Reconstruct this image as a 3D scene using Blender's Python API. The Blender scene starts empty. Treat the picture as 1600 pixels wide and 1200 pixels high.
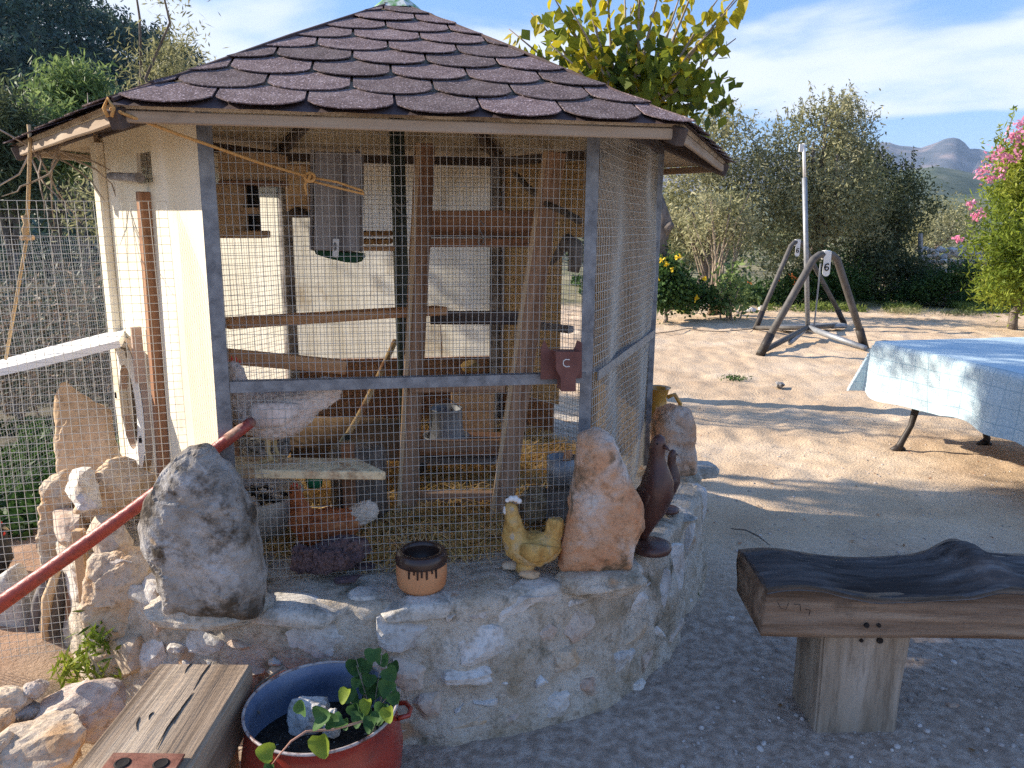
import bpy, bmesh, math, random
import numpy as np
from mathutils import Vector, Matrix, noise as mnoise
random.seed(7); RNG = np.random.default_rng(11)
R = math.radians
SC = bpy.context.scene
COL = SC.collection

# ------------------------------------------------------------------ camera, sky, sun, exposure
F = 1200.0; CAMH = 1.6; PITCH = R(12.0); ROLL = R(0.6)
cam_d = bpy.data.cameras.new('camera'); cam = bpy.data.objects.new('camera', cam_d); COL.objects.link(cam)
_c, _s = math.cos(ROLL), math.sin(ROLL)
_R0 = Vector((1, 0, 0)); _U0 = Vector((0, math.sin(PITCH), math.cos(PITCH))); _F0 = Vector((0, math.cos(PITCH), -math.sin(PITCH)))
_r = _c * _R0 + _s * _U0; _u = -_s * _R0 + _c * _U0
cam.matrix_world = Matrix(((_r.x, _u.x, -_F0.x, 0), (_r.y, _u.y, -_F0.y, 0), (_r.z, _u.z, -_F0.z, CAMH), (0, 0, 0, 1)))
cam_d.lens = 27.0; cam_d.sensor_width = 36.0; cam_d.clip_start = 0.05; cam_d.clip_end = 30000
SC.camera = cam
SC.cycles.use_denoising = False
SUN_EL = 27.0; SUN_AZ = (-0.980, 0.20)           # direction on the ground from the scene towards the sun
_hl = math.hypot(*SUN_AZ)
to_sun = Vector((SUN_AZ[0] / _hl * math.cos(R(SUN_EL)), SUN_AZ[1] / _hl * math.cos(R(SUN_EL)), math.sin(R(SUN_EL))))
sd = bpy.data.lights.new('sun', 'SUN'); sd.energy = 5.0; sd.angle = R(0.5); sd.color = (1.0, 0.90, 0.76)
so = bpy.data.objects.new('sun', sd); COL.objects.link(so); so.rotation_euler = to_sun.to_track_quat('Z', 'Y').to_euler()
so.location = (-8, 3, 12)
SC.view_settings.view_transform = 'Standard'; SC.view_settings.look = 'None'; SC.view_settings.gamma = 1
SC.view_settings.use_curve_mapping = False
SC.view_settings.exposure = 1.08
W = bpy.data.worlds.new('World'); SC.world = W; W.use_nodes = True
def build_world():
    nt = W.node_tree; N = nt.nodes; L = nt.links; N.clear()
    out = N.new('ShaderNodeOutputWorld'); bg = N.new('ShaderNodeBackground'); bg.inputs[1].default_value = 0.12
    sky = N.new('ShaderNodeTexSky'); sky.sky_type = 'NISHITA'; sky.sun_disc = False
    sky.sun_elevation = R(SUN_EL); sky.sun_rotation = math.atan2(SUN_AZ[0], SUN_AZ[1]); sky.air_density = 1.0; sky.dust_density = 0.6; sky.ozone_density = 1.2
    tc = N.new('ShaderNodeTexCoord'); sep = N.new('ShaderNodeSeparateXYZ'); L.new(tc.outputs['Generated'], sep.inputs[0])
    mp = N.new('ShaderNodeMapping'); mp.inputs['Scale'].default_value = (1.0, 1.0, 3.4); mp.inputs['Location'].default_value = (0.35, 0.2, 0.1)
    L.new(tc.outputs['Generated'], mp.inputs[0])
    n1 = N.new('ShaderNodeTexNoise'); n1.inputs['Scale'].default_value = 3.2; n1.inputs['Detail'].default_value = 9; n1.inputs['Roughness'].default_value = 0.5; n1.inputs['Distortion'].default_value = 0.35
    L.new(mp.outputs[0], n1.inputs['Vector'])
    # cloud bank between about 7 and 15 degrees, thinner above
    bank = N.new('ShaderNodeValToRGB'); e = bank.color_ramp.elements
    e[0].position = 0.10; e[0].color = (0, 0, 0, 1); e[1].position = 1.0; e[1].color = (0.30, 0.30, 0.30, 1)
    for p, v in ((0.122, 0.56), (0.16, 0.63), (0.21, 0.57), (0.26, 0.46), (0.36, 0.38), (0.6, 0.36)):
        q = e.new(p); q.color = (v, v, v, 1)
    L.new(sep.outputs['Z'], bank.inputs[0])
    add = N.new('ShaderNodeMath'); add.operation = 'ADD'; L.new(n1.outputs['Fac'], add.inputs[0]); L.new(bank.outputs[0], add.inputs[1])
    mr = N.new('ShaderNodeMapRange'); mr.inputs[1].default_value = 0.89; mr.inputs[2].default_value = 1.08; mr.inputs[3].default_value = 0; mr.inputs[4].default_value = 0.92
    mr.interpolation_type = 'SMOOTHSTEP'; L.new(add.outputs[0], mr.inputs[0])
    n2 = N.new('ShaderNodeTexNoise'); n2.inputs['Scale'].default_value = 5; n2.inputs['Detail'].default_value = 5; L.new(mp.outputs[0], n2.inputs['Vector'])
    cr = N.new('ShaderNodeMix'); cr.data_type = 'RGBA'; cr.inputs[6].default_value = (3.3, 3.7, 4.5, 1); cr.inputs[7].default_value = (4.7, 4.85, 5.1, 1)
    L.new(n2.outputs['Fac'], cr.inputs[0])
    hs = N.new('ShaderNodeHueSaturation'); hs.inputs['Saturation'].default_value = 1.1; hs.inputs['Value'].default_value = 1.3; L.new(sky.outputs[0], hs.inputs['Color'])
    bl_ = N.new('ShaderNodeMix'); bl_.data_type = 'RGBA'; bl_.inputs[0].default_value = 0.72; L.new(hs.outputs[0], bl_.inputs[6]); bl_.inputs[7].default_value = (0.66, 1.50, 3.6, 1)
    mx = N.new('ShaderNodeMix'); mx.data_type = 'RGBA'; L.new(mr.outputs[0], mx.inputs[0]); L.new(bl_.outputs[2], mx.inputs[6]); L.new(cr.outputs[2], mx.inputs[7])
    L.new(mx.outputs[2], bg.inputs[0]); L.new(bg.outputs[0], out.inputs[0])
build_world()

# ------------------------------------------------------------------ helpers
def ray(u, v):
    a, b = u - 800, v - 600
    a, b = _c * a + _s * b, -_s * a + _c * b
    x = a / F; z = -b / F
    return Vector((x, math.cos(PITCH) + z * math.sin(PITCH), -math.sin(PITCH) + z * math.cos(PITCH)))
CAM = Vector((0, 0, CAMH))
def P(u, v, y=None, h=None, plane=None):
    """photograph point (1600x1200) -> place in the yard, at distance y, height h or on a plane (point, normal)"""
    d = ray(u, v)
    if plane is not None: t = (plane[0] - CAM).dot(plane[1]) / d.dot(plane[1])
    elif h is not None: t = (h - CAMH) / d.z
    else: t = y / d.y
    return CAM + d * t
def vnoise(p, seed=0):
    """vectorised value noise, p (n,3) -> (n,) in -1..1"""
    p = np.asarray(p, float); i = np.floor(p).astype(np.int64); f = p - i; f = f * f * (3 - 2 * f)
    def h(ix, iy, iz):
        n = (ix * 374761393 + iy * 668265263 + iz * 2147483647 * 3 + seed * 974634777) & 0xffffffff
        n = ((n ^ (n >> 13)) * 1274126177) & 0xffffffff
        n = ((n ^ (n >> 15)) * 2246822519) & 0xffffffff
        return ((n ^ (n >> 16)) & 0xffff) / 32767.5 - 1
    r = 0
    for dx in (0, 1):
        for dy in (0, 1):
            for dz in (0, 1):
                w = (f[:, 0] if dx else 1 - f[:, 0]) * (f[:, 1] if dy else 1 - f[:, 1]) * (f[:, 2] if dz else 1 - f[:, 2])
                r = r + w * h(i[:, 0] + dx, i[:, 1] + dy, i[:, 2] + dz)
    return r
def fbm(p, oct=4, seed=0, gain=0.5):
    p = np.asarray(p, float); a = 1; s = 0; r = 0
    for k in range(oct):
        r = r + a * vnoise(p * 2 ** k + 13.7 * k, seed + k); s += a; a *= gain
    return r / s
class MB:
    def __init__(s): s.v = []; s.f = []
    def add(s, vs, fs):
        o = len(s.v); s.v.extend(tuple(x) for x in vs); s.f.extend(tuple(i + o for i in f) for f in fs); return s
    def box(s, a, b):
        x0, y0, z0 = a; x1, y1, z1 = b
        return s.add([(x0, y0, z0), (x1, y0, z0), (x1, y1, z0), (x0, y1, z0), (x0, y0, z1), (x1, y0, z1), (x1, y1, z1), (x0, y1, z1)],
                     [(0, 3, 2, 1), (4, 5, 6, 7), (0, 1, 5, 4), (1, 2, 6, 5), (2, 3, 7, 6), (3, 0, 4, 7)])
    def bar(s, A, B, w, h, up=(0, 0, 1)):
        A, B = Vector(A), Vector(B); d = (B - A).normalized(); up = Vector(up)
        if abs(d.dot(up)) > 0.97: up = Vector((0, 1, 0))
        sd_ = d.cross(up).normalized() * w / 2; u = sd_.cross(d).normalized() * h / 2
        vs = [A - sd_ - u, A + sd_ - u, A + sd_ + u, A - sd_ + u, B - sd_ - u, B + sd_ - u, B + sd_ + u, B - sd_ + u]
        return s.add(vs, [(0, 1, 2, 3), (7, 6, 5, 4), (0, 4, 5, 1), (1, 5, 6, 2), (2, 6, 7, 3), (3, 7, 4, 0)])
    def tube(s, pts, r, n=6, cap=True):
        pts = [Vector(p) for p in pts]; k = len(pts); rr = r if isinstance(r, (list, tuple)) else [r] * k
        o = len(s.v); prev = None
        for i, p in enumerate(pts):
            d = (pts[min(i + 1, k - 1)] - pts[max(i - 1, 0)])
            d = d.normalized() if d.length > 1e-9 else Vector((0, 0, 1))
            if prev is None: x = d.orthogonal().normalized()
            else:
                x = prev - d * prev.dot(d)
                x = x.normalized() if x.length > 1e-6 else d.orthogonal().normalized()
            prev = x; y = d.cross(x)
            for j in range(n):
                a = 2 * math.pi * j / n; s.v.append(tuple(p + (x * math.cos(a) + y * math.sin(a)) * rr[i]))
        for i in range(k - 1):
            for j in range(n):
                a = o + i * n + j; b = o + i * n + (j + 1) % n; s.f.append((a, b, b + n, a + n))
        if cap: s.f.append(tuple(o + j for j in reversed(range(n)))); s.f.append(tuple(o + (k - 1) * n + j for j in range(n)))
        return s
    def lathe(s, prof, c=(0, 0, 0), n=32, sx=1, sy=1, close=False):
        o = len(s.v); m = len(prof)
        for r_, z in prof:
            for j in range(n):
                a = 2 * math.pi * j / n; s.v.append((c[0] + r_ * sx * math.cos(a), c[1] + r_ * sy * math.sin(a), c[2] + z))
        for i in range(m - 1 if not close else m):
            for j in range(n):
                a = o + i * n + j; b = o + i * n + (j + 1) % n; i2 = (i + 1) % m
                s.f.append((a, b, o + i2 * n + (j + 1) % n, o + i2 * n + j))
        return s
    def loft(s, st, n=14):
        """stations (centre, half_width, half_height[, width axis]) along a smooth path, elliptical rings"""
        o = len(s.v); k = len(st)
        for i, q in enumerate(st):
            c = Vector(q[0]); a = Vector(st[max(i - 1, 0)][0]); b = Vector(st[min(i + 1, k - 1)][0])
            d = (b - a).normalized(); wx = Vector(q[3]) if len(q) > 3 else Vector((0, 1, 0)); wx = (wx - d * wx.dot(d)).normalized(); hz = d.cross(wx)
            for j in range(n):
                t = 2 * math.pi * j / n; s.v.append(tuple(c + wx * math.cos(t) * q[1] + hz * math.sin(t) * q[2]))
        for i in range(k - 1):
            for j in range(n):
                a = o + i * n + j; b = o + i * n + (j + 1) % n; s.f.append((a, b, b + n, a + n))
        s.f.append(tuple(o + j for j in reversed(range(n)))); s.f.append(tuple(o + (k - 1) * n + j for j in range(n)))
        return s
    def build(s, name, mat, parent=None, smooth=False, bevel=0, sub=0, loc=None):
        me = bpy.data.meshes.new(name); org = parent_org(parent)
        if loc is not None: org = Vector(loc)
        me.from_pydata([(x - org.x, y - org.y, z - org.z) for x, y, z in s.v], [], s.f)
        return finish(me, name, mat, parent, org, smooth, bevel, sub)
def parent_org(p):
    o = Vector((0, 0, 0))
    while p is not None: o = o + Vector(p.location); p = p.parent
    return o
def finish(me, name, mat, parent, org, smooth=False, bevel=0, sub=0):
    if bevel or True:
        bm = bmesh.new(); bm.from_mesh(me)
        if bevel:
            es = [e for e in bm.edges if len(e.link_faces) == 2 and e.calc_face_angle(0) > 0.5]
            bmesh.ops.bevel(bm, geom=es, offset=bevel, segments=1 if not smooth else 2, affect='EDGES', profile=0.6)
        if sub:
            bmesh.ops.subdivide_edges(bm, edges=bm.edges, cuts=sub, use_grid_fill=True)
        bmesh.ops.recalc_face_normals(bm, faces=bm.faces); bm.to_mesh(me); bm.free()
    if smooth:
        me.polygons.foreach_set('use_smooth', [True] * len(me.polygons))
    me.materials.append(mat); o = bpy.data.objects.new(name, me); COL.objects.link(o)
    if parent is not None: o.parent = parent; o.location = org - parent_org(parent)
    else: o.location = org
    return o
def npmesh(name, V, Fq, mat, parent=None, smooth=False, org=None):
    """fast mesh from numpy verts and quads/tris"""
    V = np.asarray(V, np.float32).reshape(-1, 3); Fq = np.asarray(Fq, np.int32); k = Fq.shape[1]
    org = parent_org(parent) if org is None else Vector(org)
    V = V - np.array(org, np.float32); me = bpy.data.meshes.new(name)
    me.vertices.add(len(V)); me.vertices.foreach_set('co', V.ravel()); me.loops.add(Fq.size); me.loops.foreach_set('vertex_index', Fq.ravel())
    me.polygons.add(len(Fq)); me.polygons.foreach_set('loop_start', np.arange(0, Fq.size, k, dtype=np.int32))
    try: me.polygons.foreach_set('loop_total', np.full(len(Fq), k, np.int32))
    except Exception: pass
    if smooth: me.polygons.foreach_set('use_smooth', np.ones(len(Fq), bool))
    me.update(calc_edges=True); me.validate(); me.materials.append(mat)
    o = bpy.data.objects.new(name, me); COL.objects.link(o)
    if parent is not None: o.parent = parent; o.location = org - parent_org(parent)
    else: o.location = org
    return o
def tag(o, label=None, cat=None, group=None, kind=None):
    if label: o['label'] = label
    if cat: o['category'] = cat
    if group: o['group'] = group
    if kind: o['kind'] = kind
    return o
def thing(name, label, cat, loc=(0, 0, 0), group=None, kind=None):
    o = bpy.data.objects.new(name, None); COL.objects.link(o); o.location = loc; o.empty_display_size = 0.1
    return tag(o, label, cat, group, kind)
def board(name, A, B, w, h, mat, parent=None, up=(0, 0, 1), bevel=0.003, rough=0.0, cuts=0):
    """a wooden piece from A to B, its own X axis along the grain"""
    A, B = Vector(A), Vector(B); L_ = (B - A).length; d = (B - A).normalized(); up = Vector(up)
    if abs(d.dot(up)) > 0.97: up = Vector((0, 1, 0))
    y = up.cross(d).normalized(); z = d.cross(y)
    bm = bmesh.new(); bmesh.ops.create_cube(bm, size=1.0)
    bmesh.ops.scale(bm, vec=(L_, w, h), verts=bm.verts)
    if bevel: bmesh.ops.bevel(bm, geom=list(bm.edges), offset=min(bevel, w * 0.3, h * 0.3), segments=1, affect='EDGES')
    if rough:
        n = max(2, int(L_ / 0.06))
        ed = [e for e in bm.edges if abs((e.verts[0].co - e.verts[1].co).x) > L_ * 0.6]
        bmesh.ops.subdivide_edges(bm, edges=ed, cuts=n, use_grid_fill=True)
        sd_ = random.random() * 50
        for v in bm.verts:
            q = Vector((v.co.x * 2.5 + sd_, v.co.y * 6, v.co.z * 6)); v.co += Vector((0, mnoise.noise(q), mnoise.noise(q + Vector((9, 4, 2))))) * rough
    me = bpy.data.meshes.new(name); bmesh.ops.recalc_face_normals(bm, faces=bm.faces); bm.to_mesh(me); bm.free(); me.materials.append(mat)
    o = bpy.data.objects.new(name, me); COL.objects.link(o)
    M = Matrix(((d.x, y.x, z.x, 0), (d.y, y.y, z.y, 0), (d.z, y.z, z.z, 0), (0, 0, 0, 1))); mid = (A + B) / 2
    if parent is not None: o.parent = parent; o.location = mid - parent_org(parent)
    else: o.location = mid
    o.rotation_euler = M.to_euler(); return o
# ---- materials
def ramp(N, stops):
    r_ = N.new('ShaderNodeValToRGB'); e = r_.color_ramp.elements
    while len(e) > 1: e.remove(e[-1])
    e[0].position = stops[0][0]; e[0].color = (*stops[0][1], 1)
    for p, c in stops[1:]:
        q = e.new(p); q.color = (*c, 1)
    return r_
def mat(name, cols, scale=6, detail=6, rough=0.85, stretch=(1, 1, 1), bump=0.3, bscale=40, bdist=0.004, metal=0, spec=0.3, grime=None, gscale=3, glo=0.5, ghi=0.62,
        island=0.0, speck=None, spscale=120, spth=0.66, trans=0.0, rrand=0.0, grit=None, coord='Object', alpha=0.0, distort=0.3, wave=0):
    m = bpy.data.materials.new(name); m.use_nodes = True; nt = m.node_tree; N = nt.nodes; L = nt.links; N.clear()
    out = N.new('ShaderNodeOutputMaterial'); b = N.new('ShaderNodeBsdfPrincipled')
    b.inputs['Roughness'].default_value = rough; b.inputs['Metallic'].default_value = metal; b.inputs['Specular IOR Level'].default_value = spec
    tc = N.new('ShaderNodeTexCoord'); mp = N.new('ShaderNodeMapping'); mp.inputs['Scale'].default_value = stretch; L.new(tc.outputs[coord], mp.inputs[0])
    oi = N.new('ShaderNodeObjectInfo'); va = N.new('ShaderNodeVectorMath'); va.operation = 'ADD'
    sc_ = N.new('ShaderNodeMath'); sc_.operation = 'MULTIPLY'; sc_.inputs[1].default_value = 37.0; L.new(oi.outputs['Random'], sc_.inputs[0])
    L.new(mp.outputs[0], va.inputs[0]); L.new(sc_.outputs[0], va.inputs[1]); vec = va.outputs[0]
    n = N.new('ShaderNodeTexNoise'); n.inputs['Scale'].default_value = scale; n.inputs['Detail'].default_value = detail; n.inputs['Roughness'].default_value = 0.62; n.inputs['Distortion'].default_value = distort
    L.new(vec, n.inputs['Vector'])
    k = len(cols); st = [(0.33 + 0.34 * i / max(1, k - 1), c) for i, c in enumerate(cols)]
    cr = ramp(N, st); L.new(n.outputs['Fac'], cr.inputs[0]); c = cr.outputs[0]
    if wave:
        wv = N.new('ShaderNodeTexNoise'); wv.inputs['Scale'].default_value = wave; wv.inputs['Detail'].default_value = 3
        mp2 = N.new('ShaderNodeMapping'); mp2.inputs['Scale'].default_value = (stretch[0] * 0.35, stretch[1], stretch[2]); L.new(va.outputs[0], mp2.inputs[0]); L.new(mp2.outputs[0], wv.inputs['Vector'])
        r2 = ramp(N, [(0.38, (0.45, 0.42, 0.40)), (0.52, (1, 1, 1))]); L.new(wv.outputs['Fac'], r2.inputs[0])
        mw = N.new('ShaderNodeMix'); mw.data_type = 'RGBA'; mw.blend_type = 'MULTIPLY'; mw.inputs[0].default_value = 0.8; L.new(c, mw.inputs[6]); L.new(r2.outputs[0], mw.inputs[7]); c = mw.outputs[2]
    if grime:
        g = N.new('ShaderNodeTexNoise'); g.inputs['Scale'].default_value = gscale; g.inputs['Detail'].default_value = 8; g.inputs['Roughness'].default_value = 0.68; L.new(tc.outputs[coord], g.inputs['Vector'])
        gr = ramp(N, [(glo, (0, 0, 0)), (ghi, (1, 1, 1))]); L.new(g.outputs['Fac'], gr.inputs[0])
        mg = N.new('ShaderNodeMix'); mg.data_type = 'RGBA'; L.new(gr.outputs[0], mg.inputs[0]); L.new(c, mg.inputs[6]); mg.inputs[7].default_value = (*grime, 1); c = mg.outputs[2]
    if grit is None: grit = 0.55 if bump >= 0.5 else 0.0
    if grit:
        gt = N.new('ShaderNodeTexNoise'); gt.inputs['Scale'].default_value = bscale * 1.3; gt.inputs['Detail'].default_value = 5; gt.inputs['Roughness'].default_value = 0.75; L.new(vec, gt.inputs['Vector'])
        gtr = ramp(N, [(0.36, (0.42, 0.38, 0.34)), (0.50, (1, 1, 1)), (0.64, (1.0, 1.0, 1.0))]); L.new(gt.outputs['Fac'], gtr.inputs[0])
        mgt = N.new('ShaderNodeMix'); mgt.data_type = 'RGBA'; mgt.blend_type = 'MULTIPLY'; mgt.inputs[0].default_value = grit; L.new(c, mgt.inputs[6]); L.new(gtr.outputs[0], mgt.inputs[7]); c = mgt.outputs[2]
    if speck:
        s_ = N.new('ShaderNodeTexNoise'); s_.inputs['Scale'].default_value = spscale; s_.inputs['Detail'].default_value = 2; L.new(tc.outputs[coord], s_.inputs['Vector'])
        sr = ramp(N, [(spth, (0, 0, 0)), (spth + 0.04, (1, 1, 1))]); L.new(s_.outputs['Fac'], sr.inputs[0])
        ms = N.new('ShaderNodeMix'); ms.data_type = 'RGBA'; L.new(sr.outputs[0], ms.inputs[0]); L.new(c, ms.inputs[6]); ms.inputs[7].default_value = (*speck, 1); c = ms.outputs[2]
    if island or rrand:
        hsv = N.new('ShaderNodeHueSaturation'); L.new(c, hsv.inputs['Color'])
        src = N.new('ShaderNodeNewGeometry').outputs['Random Per Island'] if island else oi.outputs['Random']
        amt = island or rrand
        mr = N.new('ShaderNodeMapRange'); mr.inputs[3].default_value = 1 - amt; mr.inputs[4].default_value = 1 + amt; L.new(src, mr.inputs[0]); L.new(mr.outputs[0], hsv.inputs['Value'])
        mr2 = N.new('ShaderNodeMapRange'); mr2.inputs[3].default_value = 0.5 + 0.04 * amt; mr2.inputs[4].default_value = 0.5 - 0.04 * amt; L.new(src, mr2.inputs[0]); L.new(mr2.outputs[0], hsv.inputs['Hue'])
        c = hsv.outputs[0]
    L.new(c, b.inputs['Base Color'])
    if bump:
        bn = N.new('ShaderNodeTexNoise'); bn.inputs['Scale'].default_value = bscale; bn.inputs['Detail'].default_value = 6; bn.inputs['Roughness'].default_value = 0.7; L.new(vec, bn.inputs['Vector'])
        bp = N.new('ShaderNodeBump'); bp.inputs['Strength'].default_value = bump; bp.inputs['Distance'].default_value = bdist; L.new(bn.outputs['Fac'], bp.inputs['Height']); L.new(bp.outputs[0], b.inputs['Normal'])
    sh = b.outputs[0]
    if trans:
        t = N.new('ShaderNodeBsdfTranslucent'); L.new(c, t.inputs[0]); mxs = N.new('ShaderNodeMixShader'); mxs.inputs[0].default_value = trans; L.new(sh, mxs.inputs[1]); L.new(t.outputs[0], mxs.inputs[2]); sh = mxs.outputs[0]
    if alpha:
        t = N.new('ShaderNodeBsdfTransparent'); mxs = N.new('ShaderNodeMixShader'); mxs.inputs[0].default_value = alpha; L.new(sh, mxs.inputs[1]); L.new(t.outputs[0], mxs.inputs[2]); sh = mxs.outputs[0]
    L.new(sh, out.inputs[0]); return m
M = {}
M['sand'] = mat('sand', [(0.50, 0.35, 0.22), (0.62, 0.45, 0.29), (0.70, 0.53, 0.36)], scale=1.6, detail=10, bump=0.9, bscale=55, bdist=0.012, speck=(0.62, 0.58, 0.55), spscale=70, spth=0.69)
M['gravel'] = mat('gravel', [(0.24, 0.21, 0.19), (0.40, 0.36, 0.33), (0.60, 0.57, 0.54)], scale=9, island=0.3, bump=0)
M['mortar'] = mat('mortar', [(0.42, 0.34, 0.24), (0.58, 0.50, 0.40), (0.68, 0.62, 0.53)], scale=9, detail=12, grime=(0.15, 0.13, 0.085), gscale=7, glo=0.55, ghi=0.69, bump=1.0, bscale=38, bdist=0.018, speck=(0.52, 0.33, 0.2), spscale=6, spth=0.66)
M['mortar_top'] = mat('mortar_top', [(0.50, 0.46, 0.40), (0.66, 0.62, 0.56)], scale=6, grime=(0.30, 0.28, 0.24), gscale=9, bump=0.6, bscale=60, bdist=0.008)
STN = [mat('limestone_pale', [(0.50, 0.45, 0.39), (0.68, 0.64, 0.59), (0.50, 0.40, 0.31)], scale=7, bump=0.7, bscale=28, bdist=0.01, grime=(0.38, 0.27, 0.17), gscale=9, glo=0.6, ghi=0.7),
       mat('limestone_pink', [(0.50, 0.37, 0.29), (0.56, 0.48, 0.40), (0.44, 0.29, 0.21)], scale=7, bump=0.7, bscale=26, bdist=0.01, grime=(0.55, 0.28, 0.13), gscale=8, glo=0.6, ghi=0.72),
       mat('limestone_grey', [(0.44, 0.41, 0.38), (0.58, 0.56, 0.53), (0.66, 0.65, 0.63)], scale=8, bump=0.7, bscale=30, bdist=0.01, grime=(0.2, 0.18, 0.15), gscale=10, glo=0.58, ghi=0.72),
       mat('limestone_ochre', [(0.54, 0.34, 0.18), (0.56, 0.45, 0.33), (0.48, 0.40, 0.32)], scale=8, bump=0.7, bscale=30, bdist=0.01)]
M['stone_dark'] = mat('lichen_grey_stone', [(0.21, 0.18, 0.15), (0.35, 0.32, 0.285), (0.47, 0.455, 0.44)], scale=8, detail=10, grime=(0.085, 0.065, 0.045), gscale=8, glo=0.48, ghi=0.60, bump=1, bscale=22, bdist=0.015, speck=(0.5, 0.36, 0.22), spscale=7, spth=0.66)
M['stone_orange'] = mat('orange_white_stone', [(0.52, 0.20, 0.08), (0.58, 0.33, 0.19), (0.60, 0.56, 0.51)], scale=4.2, detail=10, grime=(0.14, 0.10, 0.06), gscale=6, glo=0.52, ghi=0.62, bump=1, bscale=26, bdist=0.012)
M['stone_tan'] = mat('tan_slab_stone', [(0.52, 0.36, 0.21), (0.60, 0.44, 0.29), (0.64, 0.52, 0.38)], scale=3.5, grime=(0.36, 0.24, 0.15), gscale=5, glo=0.6, ghi=0.75, bump=0.5, bscale=30, bdist=0.008)
M['shingle'] = mat('bitumen_shingle', [(0.105, 0.075, 0.074), (0.155, 0.112, 0.108), (0.20, 0.155, 0.15)], scale=14, detail=4, rough=0.95, spec=0.15, bump=1.0, bscale=150, bdist=0.006, speck=(0.42, 0.34, 0.36), spscale=170, spth=0.6, rrand=0.22)
M['felt'] = mat('roof_felt', [(0.05, 0.035, 0.035), (0.10, 0.06, 0.055)], bump=0.5)
M['fascia'] = mat('fascia_wood', [(0.24, 0.17, 0.11), (0.36, 0.27, 0.19), (0.44, 0.36, 0.27)], scale=14, stretch=(0.06, 1, 1), grime=(0.22, 0.17, 0.12), gscale=4, glo=0.6, ghi=0.75)
M['soffit'] = mat('soffit_board', [(0.42, 0.34, 0.24), (0.52, 0.43, 0.31)], scale=30, detail=3, grime=(0.22, 0.16, 0.1), gscale=4, bump=0.5, bscale=90)
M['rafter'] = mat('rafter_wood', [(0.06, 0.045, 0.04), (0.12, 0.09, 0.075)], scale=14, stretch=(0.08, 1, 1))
M['wood_red'] = mat('reddish_timber', [(0.20, 0.095, 0.045), (0.32, 0.16, 0.085), (0.42, 0.24, 0.13)], scale=18, stretch=(0.06, 1, 1), bump=0.5, bscale=60, grime=(0.12, 0.06, 0.03), gscale=5, glo=0.58, ghi=0.72)
M['wood_rail'] = mat('ladder_timber', [(0.32, 0.175, 0.10), (0.46, 0.28, 0.17), (0.55, 0.37, 0.24)], scale=18, stretch=(0.06, 1, 1), wave=9, bump=0.5, bscale=60, grime=(0.18, 0.09, 0.05), gscale=5, glo=0.6, ghi=0.74)
M['wood_tan'] = mat('tan_timber', [(0.42, 0.26, 0.14), (0.55, 0.37, 0.21), (0.62, 0.46, 0.29)], scale=16, stretch=(0.06, 1, 1), bump=0.4, bscale=60, grime=(0.26, 0.14, 0.07), gscale=6, glo=0.6, ghi=0.72)
M['wood_sleeper'] = mat('weathered_sleeper', [(0.27, 0.19, 0.125), (0.40, 0.30, 0.21), (0.52, 0.42, 0.31)], scale=13, detail=9, stretch=(0.045, 1, 1), wave=9, bump=1.0, bscale=30, bdist=0.01, grime=(0.22, 0.15, 0.10), gscale=5, glo=0.6, ghi=0.75)
M['wood_grey'] = mat('grey_weathered_wood', [(0.17, 0.15, 0.145), (0.27, 0.25, 0.24), (0.36, 0.33, 0.31)], scale=14, stretch=(0.05, 1, 1), wave=10, bump=0.7, bscale=40)
M['bench_wood'] = mat('bench_old_wood', [(0.10, 0.07, 0.045), (0.21, 0.145, 0.10), (0.33, 0.25, 0.18)], scale=14, detail=9, stretch=(0.09, 1, 1), wave=8, bump=1, bscale=28, bdist=0.012, grime=(0.10, 0.07, 0.05), gscale=4, glo=0.55, ghi=0.72)
M['bench_top'] = mat('bench_charred_top', [(0.045, 0.038, 0.036), (0.10, 0.087, 0.082), (0.21, 0.19, 0.18)], scale=14, detail=10, stretch=(0.1, 1, 1), wave=12, rough=0.95, spec=0.12, bump=1, bscale=28, bdist=0.012)
M['white_board'] = mat('white_painted_ply', [(0.66, 0.57, 0.40), (0.74, 0.66, 0.50), (0.80, 0.74, 0.62)], scale=3, detail=8, stretch=(1, 1, 0.3), grime=(0.42, 0.36, 0.26), gscale=2.2, glo=0.6, ghi=0.78, bump=0.15, rough=0.7)
M['white_lid'] = mat('white_plastic_lid', [(0.78, 0.77, 0.74), (0.84, 0.83, 0.80)], scale=3, bump=0.05, rough=0.5)
M['edge_tan'] = mat('cut_edge_tan', [(0.45, 0.32, 0.24), (0.55, 0.42, 0.32)], scale=9, bump=0.3)
M['sheet'] = mat('translucent_sheet', [(0.70, 0.66, 0.56), (0.82, 0.79, 0.71), (0.88, 0.86, 0.80)], scale=4, detail=8, stretch=(1, 1, 0.25), rough=0.6, bump=0.1, trans=0.72, alpha=0.18, grime=(0.50, 0.40, 0.26), gscale=3, glo=0.55, ghi=0.75)
M['screen'] = mat('tan_screen', [(0.52, 0.38, 0.22), (0.62, 0.48, 0.30)], scale=5, rough=0.8, bump=0.1, trans=0.4)
M['sheet_thin'] = mat('thin_clear_sheet', [(0.70, 0.66, 0.56), (0.82, 0.79, 0.71)], scale=4, detail=8, rough=0.6, bump=0.1, trans=0.72, alpha=0.5)
M['galv'] = mat('galvanised_steel', [(0.12, 0.13, 0.145), (0.19, 0.205, 0.225), (0.26, 0.28, 0.30)], scale=25, rough=0.5, metal=0.35, spec=0.5, bump=0.1)
M['galv_dull'] = mat('dull_galvanised', [(0.22, 0.23, 0.245), (0.34, 0.35, 0.36)], scale=18, rough=0.55, metal=0.5, bump=0.1)
M['wire'] = mat('galvanised_wire', [(0.44, 0.43, 0.39), (0.56, 0.54, 0.49)], scale=20, rough=0.5, metal=0.2, bump=0)
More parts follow.
